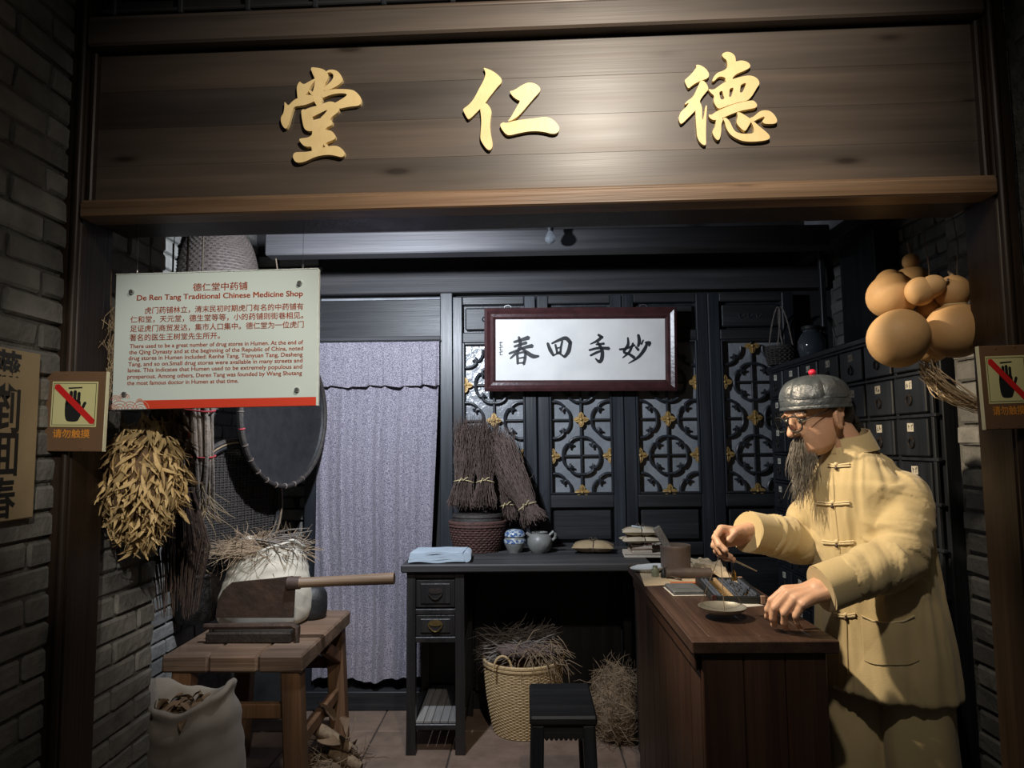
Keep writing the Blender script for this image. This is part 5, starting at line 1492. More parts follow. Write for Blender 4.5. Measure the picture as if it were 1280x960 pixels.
def card_mesh(seed):
    rnd = random.Random(seed)
    mb = MB().box((0, 0, 0), (0.0012, 0.040, 0.030), 0.0003)
    nb = len(mb.f)
    Mx = Matrix(((0, 0, -1, -0.0007), (-1, 0, 0, 0), (0, 1, 0, 0), (0, 0, 0, 1)))
    for cx in (-0.009, 0.009):
        for _ in range(4):
            x = cx + rnd.uniform(-.004, .004); y = rnd.uniform(-.007, .007)
            d = (0.005, rnd.uniform(-.001, .003)) if rnd.random() < .55 else (rnd.uniform(-.002, .002), 0.006)
            mb.prism([brush([(x - d[0], y - d[1]), (x + d[0], y + d[1])], [0.0008, 0.0011])], 0.0002, Mx, back=False)
    me = mb.mesh('label_card', 'card', recalc=False)
    me.materials.append(MATS['ink'])
    for p in me.polygons[nb:]: p.material_index = 1
    return me
CARDS = [card_mesh(k) for k in range(6)]
mb = MB().tube([(0, 0.017 * math.sin(t), -0.017 + 0.017 * math.cos(t)) for t in [k * math.pi / 10 for k in range(21)]], 0.0026, 6, cap=False)
mb.lathe([(0, 0.004), (0.008, 0.003), (0.009, 0)], 10, Matrix.Translation((0.004, 0, 0)) @ Matrix.Rotation(R(-90), 4, 'Y'))
PULL = mb.mesh('ring_pull', 'iron', True)
base = V(kc.location)
for r in range(nrow):
    for c in range(ncol):
        p = V((KX - 0.004, KY0 + 0.025 + cw * (c + .5), KH - 0.03 - rh * (r + .5))) - base
        d = inst(DRW, 'drawer', kc, Matrix.Translation(p + V((random.uniform(-.003, .002), 0, 0))))
        inst(random.choice(CARDS), 'label_card', d, Matrix.Translation((-0.0098, random.uniform(-.004, .004), 0.036)) @ Matrix.Rotation(R(random.uniform(-5, 5)), 4, 'X'))
        inst(PULL, 'ring_pull', d, Matrix.Translation((-0.0125, 0, -0.002)))
# beam, post and plaster over the cabinet
struct(MB().box((1.585, 3.0, 2.485), (0.07, 2.0, 0.07), 0.006), 'trim_11', 'black_wood_x', label='dark beam over the medicine cabinet')
struct(MB().box((1.60, 3.20, 2.64), (0.03, 1.4, 0.26), 0.01, jit=0.004), 'trim_12', 'plaster_grey')
struct(MB().box((1.57, 3.66, (KH + 2.452) / 2), (0.028, 0.028, 2.452 - KH), 0.004), 'trim_13', 'black_wood')
struct(MB().box((1.70, 3.44, (KH + 2.452) / 2), (0.10, 0.36, 2.452 - KH), 0.004), 'trim_14', 'black_wood')

# basket and jar on the cabinet
a = (1.40, 3.83, KH)
sbk = thing('handled_basket', 'small dark basket with tall twine handles on the medicine cabinet', 'basket', a)
woven(sbk, 0.065, 0.078, 0.10, 'wicker_dark', 18, 9, 0.05, rimr=0.006)
for s, w in ((-0.045, 0.07), (0.045, 0.07)):
    pts = [V((s * 0.9, w * math.cos(t), 0.10 + 0.225 * math.sin(t) ** 0.7)) for t in [k * math.pi / 14 for k in range(15)]]
    pts = [V((p.x * (1 - .85 * (p.z - .1) / .225), p.y, p.z)) for p in pts]
    part(MB().tube(pts, 0.004, 6), 'handle', 'twig_grey', sbk, True)
gj = thing('glass_jar', 'dark round glass jar behind the small basket on the cabinet', 'jar', (1.50, 3.66, KH))
part(MB().lathe([(0, 0.002), (0.045, 0.0), (0.058, 0.02), (0.070, 0.07), (0.068, 0.11), (0.050, 0.145), (0.040, 0.155), (0.043, 0.17)], 32), 'body', 'jar_glass', gj, True)
part(MB().lathe([(0.045, 0.165), (0.050, 0.168), (0.048, 0.185), (0.0, 0.19)], 32), 'lid', 'pot_black', gj, True)

# ------------------------------------------------------------------ gourds at the right post
def gourd(label, bot, r1, axis, dist, r2, stem=0.03, tie=True, squash=0.96):
    """bottle gourd: lower lobe centre, its radius, axis to the upper lobe, distance between lobes, upper radius"""
    bot = V(bot); ax = V(axis).normalized()
    M = Matrix.Translation(bot) @ ax.to_track_quat('Z', 'Y').to_matrix().to_4x4()
    prof = []
    for k in range(13):
        a = -math.pi / 2 + k * math.pi / 12 * 0.80
        prof.append((r1 * math.cos(a), r1 * squash * math.sin(a)))
    rw = r2 * 0.62
    zwst = (prof[-1][1] + dist - r2 * .8) / 2 + r2 * .05
    prof.append((rw, max(zwst, prof[-1][1] + 0.004)))
    for k in range(9):
        a = -math.pi / 2 * 0.62 + k * (math.pi / 2 * 1.52) / 8
        prof.append((max(r2 * math.cos(a), 0.004), dist + r2 * 1.05 * math.sin(a)))
    prof.append((0.0045, dist + r2 * 1.05 + 0.004))
    pts = [(max(p.x, 0.0), p.y) for p in catmull([(r, z, 0) for r, z in prof], 3)]
    pts[0] = (0.0, pts[0][1])
    g = thing('bottle_gourd', label, 'gourd', bot - V((0, 0, r1)), group='gourds hung by the right post')
    seed = r1 * 900 + bot.x * 50
    part(MB().lathe(pts, 36, M, rfun=lambda t, th: 1 + .02 * math.sin(2 * th + seed) + .012 * math.sin(3 * th + seed * 2)), 'shell', 'gourd', g, True, world=True, angle=80)
    top = dist + r2 * 1.05
    part(MB().tube([(0, 0, top - .004), (0.002, 0, top + stem * .5), (0.008, 0.003, top + stem)], [0.006, 0.0045, 0.003], 8, M=M), 'stem', 'twig_grey', g, True, world=True)
    if tie:
        zt = max(zwst, 0.001)
        part(MB().tube([(rw * 1.10 * math.cos(t), rw * 1.10 * math.sin(t), zt + .001 * math.sin(3 * t)) for t in [k * math.pi / 12 for k in range(25)]], 0.0022, 5, cap=False, M=M), 'tie_string', 'raffia', g, True, world=True)
    return g
GY = 1.93
gourd('large round gourd at the lower left of the hanging bunch', P(1123, 423, GY - 0.02), 0.080, (0.50, 0.75, 0.45), 0.125, 0.046, tie=False)
gourd('big shaded gourd above the large round one', P(1115, 370, GY + 0.09), 0.068, (0.35, 0.75, 0.55), 0.105, 0.040, tie=False)
gourd('small gourd pointing sideways on top of the bunch', P(1150, 364, GY - 0.01), 0.040, (0.80, -0.50, 0.32), 0.032, 0.031, 0.008, tie=False)
gourd('upright gourd with a string round its waist nearest the post', P(1195, 413, GY - 0.01), 0.079, (0.02, 0.05, 1), 0.108, 0.045, 0.012)
gourd('gourd with a thin neck rising behind the bunch', P(1140, 352, GY + 0.17), 0.050, (0, 0, 1), 0.062, 0.024, 0.035, tie=False)
gourd('tied gourd hanging in the middle of the bunch', P(1163, 428, GY + 0.09), 0.060, (0.0, -0.12, 1), 0.092, 0.040, 0.01)
hb = MB()
for (x, y, Y) in ((1160, 380, GY + .08), (1196, 350, GY), (1140, 320, GY + .17)):
    p = P(x, y, Y)
    hb.tube([p, p + V((0.01, 0.0, 0.10)), V((p.x + 0.0, p.y, vr0 + 0.02))], 0.0016, 5)
solo(hb, 'hanging_string', 'string', 'thin strings holding up the gourd bunch', 'string')
# dried grass broom hung below
gb = thing('grass_broom', 'pale dried grass broom hung under the gourds', 'broom', P(1228, 515, 1.90))
random.seed(5)
mb = MB()
for k in range(85):
    s = P(random.uniform(1146, 1172), random.uniform(446, 474), 1.93 + random.uniform(-.05, .05))
    m1 = P(random.uniform(1168, 1195), random.uniform(472, 498), 1.92 + random.uniform(-.04, .04))
    e = P(1229 + random.gauss(0, 3), 512 + random.gauss(0, 4), 1.90 + random.uniform(-.01, .01))
    pts = catmull([s, m1, e], 5)
    mb.tube(pts, [0.0005] + [0.0012] * (len(pts) - 1), 3, cap=False)
part(mb, 'grass_head', 'straw_pale', gb, False, world=True, kind='stuff')
mb = MB()
for k in range(55):
    e = P(1229 + random.gauss(0, 3), 512 + random.gauss(0, 4), 1.90)
    q1 = P(1237 + random.gauss(0, 3), 570, 1.89 + random.uniform(-.01, .01)); q2 = P(1246 + random.gauss(0, 4), 640 + random.uniform(-20, 20), 1.88)
    q3 = P(1256 + random.gauss(0, 5), random.uniform(670, 740), 1.88)
    pts = catmull([e, q1, q2, q3], 4)
    mb.tube(pts, [0.0011] * (len(pts) - 1) + [0.0004], 3, cap=False)
part(mb, 'grass_stems', 'straw', gb, False, world=True, kind='stuff')
e = P(1229, 512, 1.90)
part(MB().tube([e + V((0.014 * math.cos(t), 0.012 * math.sin(t), 0)) for t in [k * math.pi / 8 for k in range(17)]], 0.002, 5, cap=False), 'tie', 'raffia', gb, True, world=True)

# ------------------------------------------------------------------ hung herbs at the left
random.seed(31)
LEAF = [leaf_mesh(random.uniform(0.048, 0.070), random.uniform(0.0048, 0.0072), random.uniform(0.5, 1.9), 'leaf_dry', 'leaf', 40 + k) for k in range(8)]
LEAFB = [leaf_mesh(random.uniform(0.055, 0.080), random.uniform(0.009, 0.013), random.uniform(0.2, 1.2), 'leaf_brown', 'leaf', 60 + k) for k in range(6)]
def leaf_bunch(label, c, rx, ry, rz, n, meshes, core_mat, top):
    c = V(c)
    t = thing('dried_leaf_bunch', label, 'herbs', c - V((0, 0, rz)), group='dried bunches hung at the left')
    part(heap_core(c.x, c.y, c.z, rx * .70, ry * .70, rz * .78, c.x * 30), 'core', core_mat, t, True, world=True)
    inv = Matrix.Translation(-(c - V((0, 0, rz))))
    k = 0
    while k < n:
        v = V((random.gauss(0, 1), random.gauss(0, 1), random.gauss(0, 1))).normalized()
        if v.y > 0.35: continue
        taper = 1.0 if v.z > -0.2 else 1 - 0.35 * (-v.z - .2)
        p = c + V((v.x * rx * taper, v.y * ry * taper, v.z * rz)) * random.uniform(.80, .98)
        d = (V((v.x, v.y, v.z * .4)) * .7 + V((0, 0, -1.0)) + V((random.gauss(0, .4), random.gauss(0, .3), random.gauss(0, .3)))).normalized()
        z = (V(v) + V((random.gauss(0, .4), random.gauss(0, .4), random.gauss(0, .4)))).normalized()
        y = z.cross(d)
        if y.length < .1: continue
        y.normalize(); z = d.cross(y)
        M = Matrix((d, y, z)).transposed().to_4x4(); M.translation = p - d * 0.02
        inst(random.choice(meshes), 'leaf', t, inv @ M @ Matrix.Scale(random.uniform(.8, 1.25), 4))
        k += 1
    fill = MB()
    for k in range(int(n * 1.6)):             # the small leaves between
        v = V((random.gauss(0, 1), random.gauss(0, 1), random.gauss(0, 1))).normalized()
        taper = 1.0 if v.z > -0.2 else 1 - 0.35 * (-v.z - .2)
        p = c + V((v.x * rx * taper, v.y * ry * taper, v.z * rz)) * random.uniform(.78, .93)
        d = (V((v.x, v.y, v.z * .4)) * .6 + V((0, 0, -1.0)) + V((random.gauss(0, .4), random.gauss(0, .4), random.gauss(0, .3)))).normalized()
        fill.tube([p, p + d * .02 + V((random.gauss(0, .003), 0, 0)), p + d * .042 + V((random.gauss(0, .008), random.gauss(0, .006), 0))], [.0016, .0052, .0010], 5, flat=0.3)
    part(fill, 'small_leaves', meshes[0].materials[0], t, True, world=True, kind='stuff')
    part(MB().tube([c + V((0, 0, rz * .8)), c + V((0, 0.01, rz + .05)), V((c.x, c.y, top))], [0.006, 0.003, 0.002], 6), 'hanging_cord', 'string', t, True, world=True)
    return t
leaf_bunch('big bunch of pale curled dried leaves hung beside the post', P(178, 602, 1.98), 0.132, 0.10, 0.190, 290, LEAF, 'leaf_brown', vr0 + .02)
leaf_bunch('darker brown dried leaf bunch hung behind the pale one', P(208, 566, 2.16), 0.072, 0.08, 0.185, 140, LEAFB, 'leaf_brown', vr0 + .05)
# straw sheaf between post and panel
c = P(134, 433, 1.93)
sh = thing('straw_sheaf', 'thin straw sheaf hanging between post and information panel', 'herbs', c - V((0, 0, .16)), group='dried bunches hung at the left')
mb = MB()
for k in range(220):
    p = c + V((random.gauss(0, .016), random.gauss(0, .02), random.uniform(-.08, .12)))
    d = V((random.gauss(0, .5), random.gauss(0, .5), -1)).normalized()
    mb.tube([p, p + d * .04 + V((random.gauss(0, .006), 0, 0)), p + d * .09 + V((random.gauss(0, .012), 0, 0))], [0.001, 0.001, 0.0005], 3, cap=False)
part(mb, 'straw', 'straw_pale', sh, False, world=True, kind='stuff')
part(MB().tube([c + V((0, 0, -.05)), c + V((0, 0, .13)), V((c.x, c.y, vr0 + .02))], [0.012, 0.006, 0.002], 6), 'cord', 'straw', sh, True, world=True)
# bundle of root sticks tied with red string
rs = thing('root_stick_bundle', 'bundle of grey root sticks tied with red string', 'herbs', P(250, 640, 2.55), group='dried bunches hung at the left')
for k in range(34):
    th = random.uniform(0, 6.28); q = 0.050 * math.sqrt(random.random())
    x0_ = 250 + q * math.cos(th) * 340
    dy_ = q * math.sin(th) * .8
    tp = P(x0_ + random.gauss(0, 2) - 2, 478 + random.uniform(-6, 6), 2.55) + V((0, dy_, 0))
    md = P(x0_ * .92 + 249 * .08 + random.gauss(0, 1), 570, 2.54) + V((0, dy_, 0))
    bt = P(x0_ + random.gauss(0, 4), random.uniform(600, 650), 2.55) + V((0, dy_, 0))
    pts = catmull([tp, md, bt], 4)
    r_ = random.uniform(0.006, 0.0095)
    part(MB().tube(pts, [r_ * random.uniform(.8, 1.15) for _ in pts[:-1]] + [r_ * .5], 7), 'stick', 'bark', rs, True, world=True)
for y in (514, 571):
    p = P(249, y, 2.545)
    part(MB().tube([p + V((0.056 * math.cos(t), 0.050 * math.sin(t), 0.004 * math.sin(2 * t))) for t in [k * math.pi / 12 for k in range(25)]], 0.0032, 5, cap=False), 'red_tie', 'red_string', rs, True, world=True)
p = P(249, 478, 2.55)
part(MB().tube([p, V((p.x, p.y, 2.9))], 0.003, 5), 'cord', 'string', rs, True, world=True)
mb = MB()
for k in range(70):
    p = P(random.uniform(238, 262), random.uniform(600, 640), 2.52 + random.uniform(-.03, .03))
    d = V((random.gauss(0, .5), random.gauss(0, .3), -1)).normalized()
    mb.tube([p, p + d * .05, p + d * .10 + V((random.gauss(0, .02), 0, 0))], [.0016, .0014, .0006], 4, cap=False)
part(mb, 'root_fray', 'straw_pale', rs, False, world=True, kind='stuff')
# string of orange dried slices
ds = thing('dried_slice_string', 'string of orange dried slices beside the root bundle', 'herbs', P(218, 545, 2.40), group='dried bunches hung at the left')
for k in range(16):
    p = P(212 + k * .9 + random.gauss(0, 4), 490 + k * 3.6, 2.36 + random.uniform(-.02, .02))
    M = Matrix.Translation(p) @ Matrix.Rotation(random.uniform(-.8, .8), 4, 'Y') @ Matrix.Rotation(R(90) + random.uniform(-.6, .6), 4, 'X')
    part(MB().lathe([(0, .002), (0.013, .003), (0.017, 0), (0.013, -.003), (0, -.002)], 12, M), 'slice', 'orange_paper', ds, True, world=True)
p0 = P(212, 485, 2.36); p1 = P(226, 548, 2.36)
part(MB().tube([V((p0.x, p0.y, 2.9)), p0, p1], 0.0015, 5), 'cord', 'string', ds, True, world=True)
# dark stalk bundle hanging low
dsb = thing('dark_stalk_bundle', 'dark bundle of dry stalks hanging below the brown leaves', 'herbs', P(235, 770, 2.36), group='dried bunches hung at the left')
mb = MB()
for k in range(170):
    th = random.uniform(0, 6.28); q = math.sqrt(random.random())
    o = V((q * math.cos(th), q * math.sin(th), 0))
    tp = P(226, 610, 2.42) + o * .04
    bt = P(222, 745 + random.uniform(-30, 30), 2.36) + V((o.x * .07, o.y * .06, 0))
    md = tp.lerp(bt, .5) + V((o.x * .05, o.y * .05, 0)) + V((random.gauss(0, .006), 0, 0))
    mb.tube([tp, md, bt], [.0028, .0026, .001], 4, cap=False)
part(mb, 'stalks', 'twig', dsb, False, world=True, kind='stuff')
part(MB().tube([P(226, 612, 2.42), V((P(226, 612, 2.42).x, 2.42, 2.9))], 0.004, 5), 'cord', 'string', dsb, True, world=True)

# ------------------------------------------------------------------ sieve, tray and woven dome
def disc_frame(c, nang):
    n = V((math.cos(nang), math.sin(nang), 0)); z = V((0, 0, 1)); x = z.cross(n)
    M = Matrix((x, z, n)).transposed().to_4x4(); M.translation = V(c)
    return M
def ringpts(r, z=0): return [(r * math.cos(t), r * math.sin(t), z) for t in [k * math.pi / 28 for k in range(57)]]
cz = P(288, 548, 3.32).z - 0.335
SM = disc_frame((-1.395, 3.32, cz), R(-20))
sv_ = thing('round_sieve', 'round dark sieve with woven mesh leaning on the left brick wall', 'sieve', (-1.395, 3.32, cz - .335))
part(MB().tube(ringpts(0.325), 0.013, 8, cap=False, M=SM), 'outer_hoop', 'wicker_dark', sv_, True, world=True)
part(MB().tube(ringpts(0.300, 0.006), 0.010, 8, cap=False, M=SM), 'inner_hoop', 'pot_black', sv_, True, world=True)
part(MB().tube(ringpts(0.315, 0.016), 0.004, 6, cap=False, M=SM), 'binding', 'straw', sv_, True, world=True)
mb = MB()
for k in range(-24, 25):
    q = k / 25 * 0.298; e = math.sqrt(0.298 ** 2 - q * q)
    mb.tube([(q, -e, -0.012 + 0.002 * (k % 2)), (q, e, -0.012 + 0.002 * (k % 2))], 0.0034, 4, cap=False, M=SM)
    mb.tube([(-e, q, -0.011 + 0.002 * (k % 2)), (e, q, -0.011 + 0.002 * (k % 2))], 0.0034, 4, cap=False, M=SM)
part(mb, 'mesh', 'wicker_dark', sv_, False, world=True, kind='stuff')
tz = P(356, 608, 3.50).z + 0.36
TM = disc_frame((P(352, 560, 3.50).x, 3.50, tz), R(-15))
ty = thing('round_tray', 'black round winnowing tray hung beside the curtain', 'tray', (P(352, 560, 3.50).x, 3.50, tz - .37))
part(MB().lathe([(0, -0.02), (0.30, -0.012), (0.345, 0.012), (0.352, 0.03), (0.36, 0.03), (0.352, 0.0), (0.30, -0.024), (0, -0.03)], 56, TM), 'dish', 'pot_black', ty, True, world=True)
part(MB().tube(ringpts(0.358, 0.030), 0.011, 8, cap=False, M=TM), 'rim', 'wicker_dark', ty, True, world=True)
for k in range(14):
    t = math.pi * 0.72 + k * 0.22
    part(MB().tube([((0.358 + 0.0125 * math.cos(a)) * math.cos(t), (0.358 + 0.0125 * math.cos(a)) * math.sin(t), 0.030 + 0.0125 * math.sin(a)) for a in [j * math.pi / 5 for j in range(11)]], 0.003, 4, cap=False, M=TM), 'rim_binding', 'red_string' if k in (2, 5) else 'clay', ty, True, world=True)
tp = TM @ V((0, 0.36, 0.02))
part(MB().tube([tp, V((tp.x, 3.33, 2.345)), V((tp.x, 3.30, 2.40))], 0.003, 5), 'cord', 'string', ty, True, world=True)
c = P(273, 335, 3.22)
wd = thing('woven_dome_basket', 'tall rounded brown woven basket hung high on the left wall', 'basket', (c.x, 3.22, c.z - 0.30))
prof = [(0.172, 0.0), (0.186, 0.10), (0.184, 0.22), (0.172, 0.32), (0.150, 0.40), (0.115, 0.46), (0.06, 0.50), (0.0, 0.512)]
pp = [(p.x, p.y) for p in catmull([(r, z, 0) for r, z in prof], 4)]
part(MB().lathe(pp, 40), 'shell', 'wicker_brown', wd, True)
mb = MB()
L = 0.0
for k in range(46):
    t = k / 46 * (len(pp) - 1); i = int(t); f = t - i
    r_ = pp[i][0] * (1 - f) + pp[min(i + 1, len(pp) - 1)][0] * f; z_ = pp[i][1] * (1 - f) + pp[min(i + 1, len(pp) - 1)][1] * f
    if r_ < 0.01: continue
    mb.tube([((r_ + 0.0028 * (1 if (j + k) % 2 else -1)) * math.cos(j * math.pi / 36), (r_ + 0.0028 * (1 if (j + k) % 2 else -1)) * math.sin(j * math.pi / 36), z_) for j in range(73)], 0.0042, 4, cap=False)
part(mb, 'weavers', 'wicker_brown', wd, False, kind='stuff')
part(MB().tube([(0.172 * math.cos(t), 0.172 * math.sin(t), 0) for t in [k * math.pi / 18 for k in range(37)]], 0.009, 6, cap=False), 'rim', 'wicker_brown', wd, True)
part(MB().tube([(0, 0, 0.51), (0, 0, 2.9 - (c.z - 0.30))], 0.004, 5), 'cord', 'string', wd, True)

# ------------------------------------------------------------------ the apothecary
from mathutils.bvhtree import BVHTree
random.seed(77)
mat('skin', (0.54, 0.315, 0.205), (0.62, 0.38, 0.255), 0.48, 22, bump=0.12, bscale=120, spec=0.4, sss=0.12, bdist=0.003)
mat('skin_dark', (0.36, 0.13, 0.085), None, 0.5)
mat('nail', (0.58, 0.37, 0.27), None, 0.35)
mat('linen', (0.50, 0.395, 0.205), (0.58, 0.465, 0.255), 0.9, 9, bump=0.30, bscale=260, sheen=0.25, spec=0.2, bdist=0.002)
mat('linen_trouser', (0.50, 0.395, 0.205), (0.58, 0.465, 0.255), 0.9, 9, bump=0.30, bscale=260, sheen=0.2, spec=0.2, bdist=0.002)
mat('linen_loop', (0.66, 0.55, 0.33), None, 0.85)
mat('hair_black', (0.010, 0.009, 0.009), (0.02, 0.017, 0.015), 0.5, 60, bump=0.4)
mat('beard_grey', (0.13, 0.115, 0.095), (0.29, 0.265, 0.23), 0.6, 80)
mat('satin', (0.038, 0.046, 0.052), (0.080, 0.093, 0.103), 0.33, 14, bump=0.8, bscale=30, spec=0.7, bdist=0.010)
mat('knob_red', (0.62, 0.012, 0.05), None, 0.5)
mat('black_cloth', (0.012, 0.012, 0.013), None, 0.8)
mat('eye_white', (0.62, 0.58, 0.52), None, 0.2)
m, nt, bs = _new('lens_glass')
bs.inputs['Roughness'].default_value = 0.03
bs.inputs['Transmission Weight'].default_value = 1.0
bs.inputs['IOR'].default_value = 1.12

def remesh(mb, voxel, smooth=4, fac=0.5):
    me = mb.mesh('tmp', 'skin')
    o = bpy.data.objects.new('tmp', me); C.objects.link(o)
    r = o.modifiers.new('r', 'REMESH'); r.mode = 'VOXEL'; r.voxel_size = voxel
    if smooth:
        s = o.modifiers.new('s', 'SMOOTH'); s.iterations = smooth; s.factor = fac
    dg = bpy.context.evaluated_depsgraph_get()
    out = bpy.data.meshes.new_from_object(o.evaluated_get(dg))
    vs = [v.co.copy() for v in out.vertices]; ns = [v.normal.copy() for v in out.vertices]
    fs = [tuple(p.vertices) for p in out.polygons]
    bpy.data.objects.remove(o); bpy.data.meshes.remove(me); bpy.data.meshes.remove(out)
    return vs, ns, fs
def capsule(mb, pts, rad, n=12):
    """closed tapered limb with rounded ends"""
    pts = [V(p) for p in pts]
    d0 = (pts[0] - pts[1]).normalized(); d1 = (pts[-1] - pts[-2]).normalized()
    r0, r1 = rad[0], rad[-1]
    P_ = [pts[0] + d0 * r0 * q for q in (0.98, 0.8, 0.45)] + pts + [pts[-1] + d1 * r1 * q for q in (0.45, 0.8, 0.98)]
    R_ = [r0 * .2, r0 * .6, r0 * .89] + list(rad) + [r1 * .89, r1 * .6, r1 * .2]
    mb.tube(P_, R_, n)

man = thing('person', 'person in a pale yellow jacket, dark skullcap and glasses holding a hand scale', 'person', (1.05, 2.17, 0))
fb = V((-math.cos(R(40)), -math.sin(R(40)), 0)); sbv = V((-fb.y, fb.x, 0)) * 1.0
sbv = V((math.sin(R(40)), -math.cos(R(40)), 0))           # towards his left side (to the camera)
# head frame
fh0 = V((-math.cos(R(15)), -math.sin(R(15)), 0))
tilt = R(17)
fh = (fh0 * math.cos(tilt) - V((0, 0, 1)) * math.sin(tilt)).normalized()
lh = V((math.sin(R(15)), -math.cos(R(15)), 0))
uh = fh.cross(lh).normalized()
if uh.z < 0: uh = -uh
HC = P(1021, 516, 2.165)
HM = Matrix((fh, lh, uh)).transposed().to_4x4(); HM.translation = HC
# torso rings: photo x, y, depth, half width, half depth
rings = [(1108, 857, 2.16, .192, .146), (1105, 800, 2.16, .180, .140), (1098, 740, 2.16, .165, .133), (1090, 690, 2.16, .164, .128), (1083, 640, 2.16, .164, .122), (1076, 604, 2.16, .160, .112), (1072, 584, 2.165, .140, .097), (1067, 568, 2.17, .102, .078), (1062, 557, 2.17, .066, .062)]
RC = [P(x, y, Y) for x, y, Y, a, b in rings]
CS = P(1078, 616, 2.16)
LSH = CS + sbv * 0.124; LEL = P(1124, 700, 1.995); LWR = P(1036, 733, 1.955)
RSH = CS - sbv * 0.124; REL = P(1004, 676, 2.27); RWR = P(941, 666, 2.15)

# ---- body: one continuous surface
body = MB()
zt = [(-.122, .056, .012, .020), (-.112, .080, -.012, .036), (-.095, .089, -.034, .049), (-.075, .089, -.050, .056), (-.055, .090, -.066, .061), (-.033, .088, -.082, .066), (-.010, .087, -.092, .069),
      (.012, .090, -.098, .071), (.032, .096, -.100, .073), (.055, .094, -.098, .072), (.078, .082, -.086, .064), (.098, .056, -.062, .048), (.112, .015, -.018, .016)]
vs = []; fs = []; n = 36
for (z, fr_, bk_, w) in zt:
    for j in range(n):
        th = 2 * math.pi * j / n
        c = math.cos(th); s = math.sin(th)
        cx = (fr_ + bk_) / 2; a = (fr_ - bk_) / 2
        x = cx + a * math.copysign(abs(c) ** 0.88, c)
        y = w * math.copysign(abs(s) ** 0.92, s) * (1 - 0.10 * max(0, c))
        vs.append((x, y, z))
m_ = len(zt)
for i in range(m_ - 1):
    for j in range(n):
        k = (j + 1) % n
        fs.append((i * n + j, i * n + k, i * n + n + k, i * n + n + j))
fs.append(tuple(range(n - 1, -1, -1))); fs.append(tuple((m_ - 1) * n + j for j in range(n)))
body.add(vs, fs, HM)
capsule(body, [HM @ V(p) for p in ((0.084, 0, 0.016), (0.098, 0, -0.010), (0.110, 0, -0.034))], [0.0085, 0.0095, 0.0125])
for s in (-1, 1):
    body.ball((0.094, s * 0.011, -0.039), (0.011, 0.0075, 0.0075), 12, 8, HM)
    body.ball((0.082, s * 0.030, 0.022), (0.015, 0.024, 0.008), 14, 8, HM @ Matrix.Rotation(R(s * -8), 4, 'X'))      # brow
    body.ball((0.050, s * 0.030, -0.030), (0.026, 0.020, 0.022), 14, 8, HM)                                       # cheekbone
    EM = HM @ Matrix.Translation((-0.006, s * 0.078, -0.020)) @ Matrix.Rotation(R(s * 14), 4, 'Z') @ Matrix.Rotation(R(-12), 4, 'Y')
    body.ball((0, 0, 0), (0.020, 0.0085, 0.034), 16, 10, EM)
    body.tube([(0.017 * math.cos(t) - 0.002, s * 0.006, 0.030 * math.sin(t)) for t in [R(-110) + k * R(29) for k in range(11)]], 0.0045, 8, M=EM)
    body.ball((0.0, s * 0.004, -0.027), (0.009, 0.006, 0.010), 12, 8, EM)
body.ball((0.086, 0, -0.066), (0.012, 0.020, 0.007), 12, 8, HM)       # lips
body.ball((0.083, 0, -0.077), (0.012, 0.017, 0.006), 12, 8, HM)
body.ball((0.070, 0, -0.108), (0.020, 0.022, 0.015), 12, 8, HM)       # chin
nk0 = HM @ V((-0.030, 0, -0.045)); nk1 = RC[-1] + V((0.0, 0, -0.02))
capsule(body, [nk0, nk0.lerp(nk1, .5), nk1, RC[-3]], [0.055, 0.054, 0.054, 0.060], 20)
for s in (-1, 1):
    capsule(body, [nk0 + lh * s * 0.040 + fh0 * 0.0, nk1 + fb * 0.035 + sbv * s * 0.012], [0.014, 0.013])
capsule(body, [RC[-4], RC[-5], RC[-7], RC[1]], [0.06, 0.095, 0.10, 0.115], 18)
capsule(body, [RC[-5] + sbv * .10, RC[-5] - sbv * .10], [0.05, 0.05], 14)
capsule(body, [LSH, LEL, LWR], [0.050, 0.040, 0.029], 14)
capsule(body, [RSH, REL, RWR], [0.050, 0.040, 0.029], 14)
LHIP = RC[1] + sbv * .082; RHIP = RC[1] - sbv * .085
LFT = V((LHIP.x + 0.03, LHIP.y - 0.01, 0.075)); RFT = V((RHIP.x - 0.02, RHIP.y + 0.0, 0.075))
capsule(body, [LHIP, LHIP.lerp(LFT, .5) + fb * .02, LFT], [0.085, 0.062, 0.042], 16)
capsule(body, [RHIP, RHIP.lerp(RFT, .5) + fb * .02, RFT], [0.085, 0.062, 0.042], 16)
NAILS = MB()
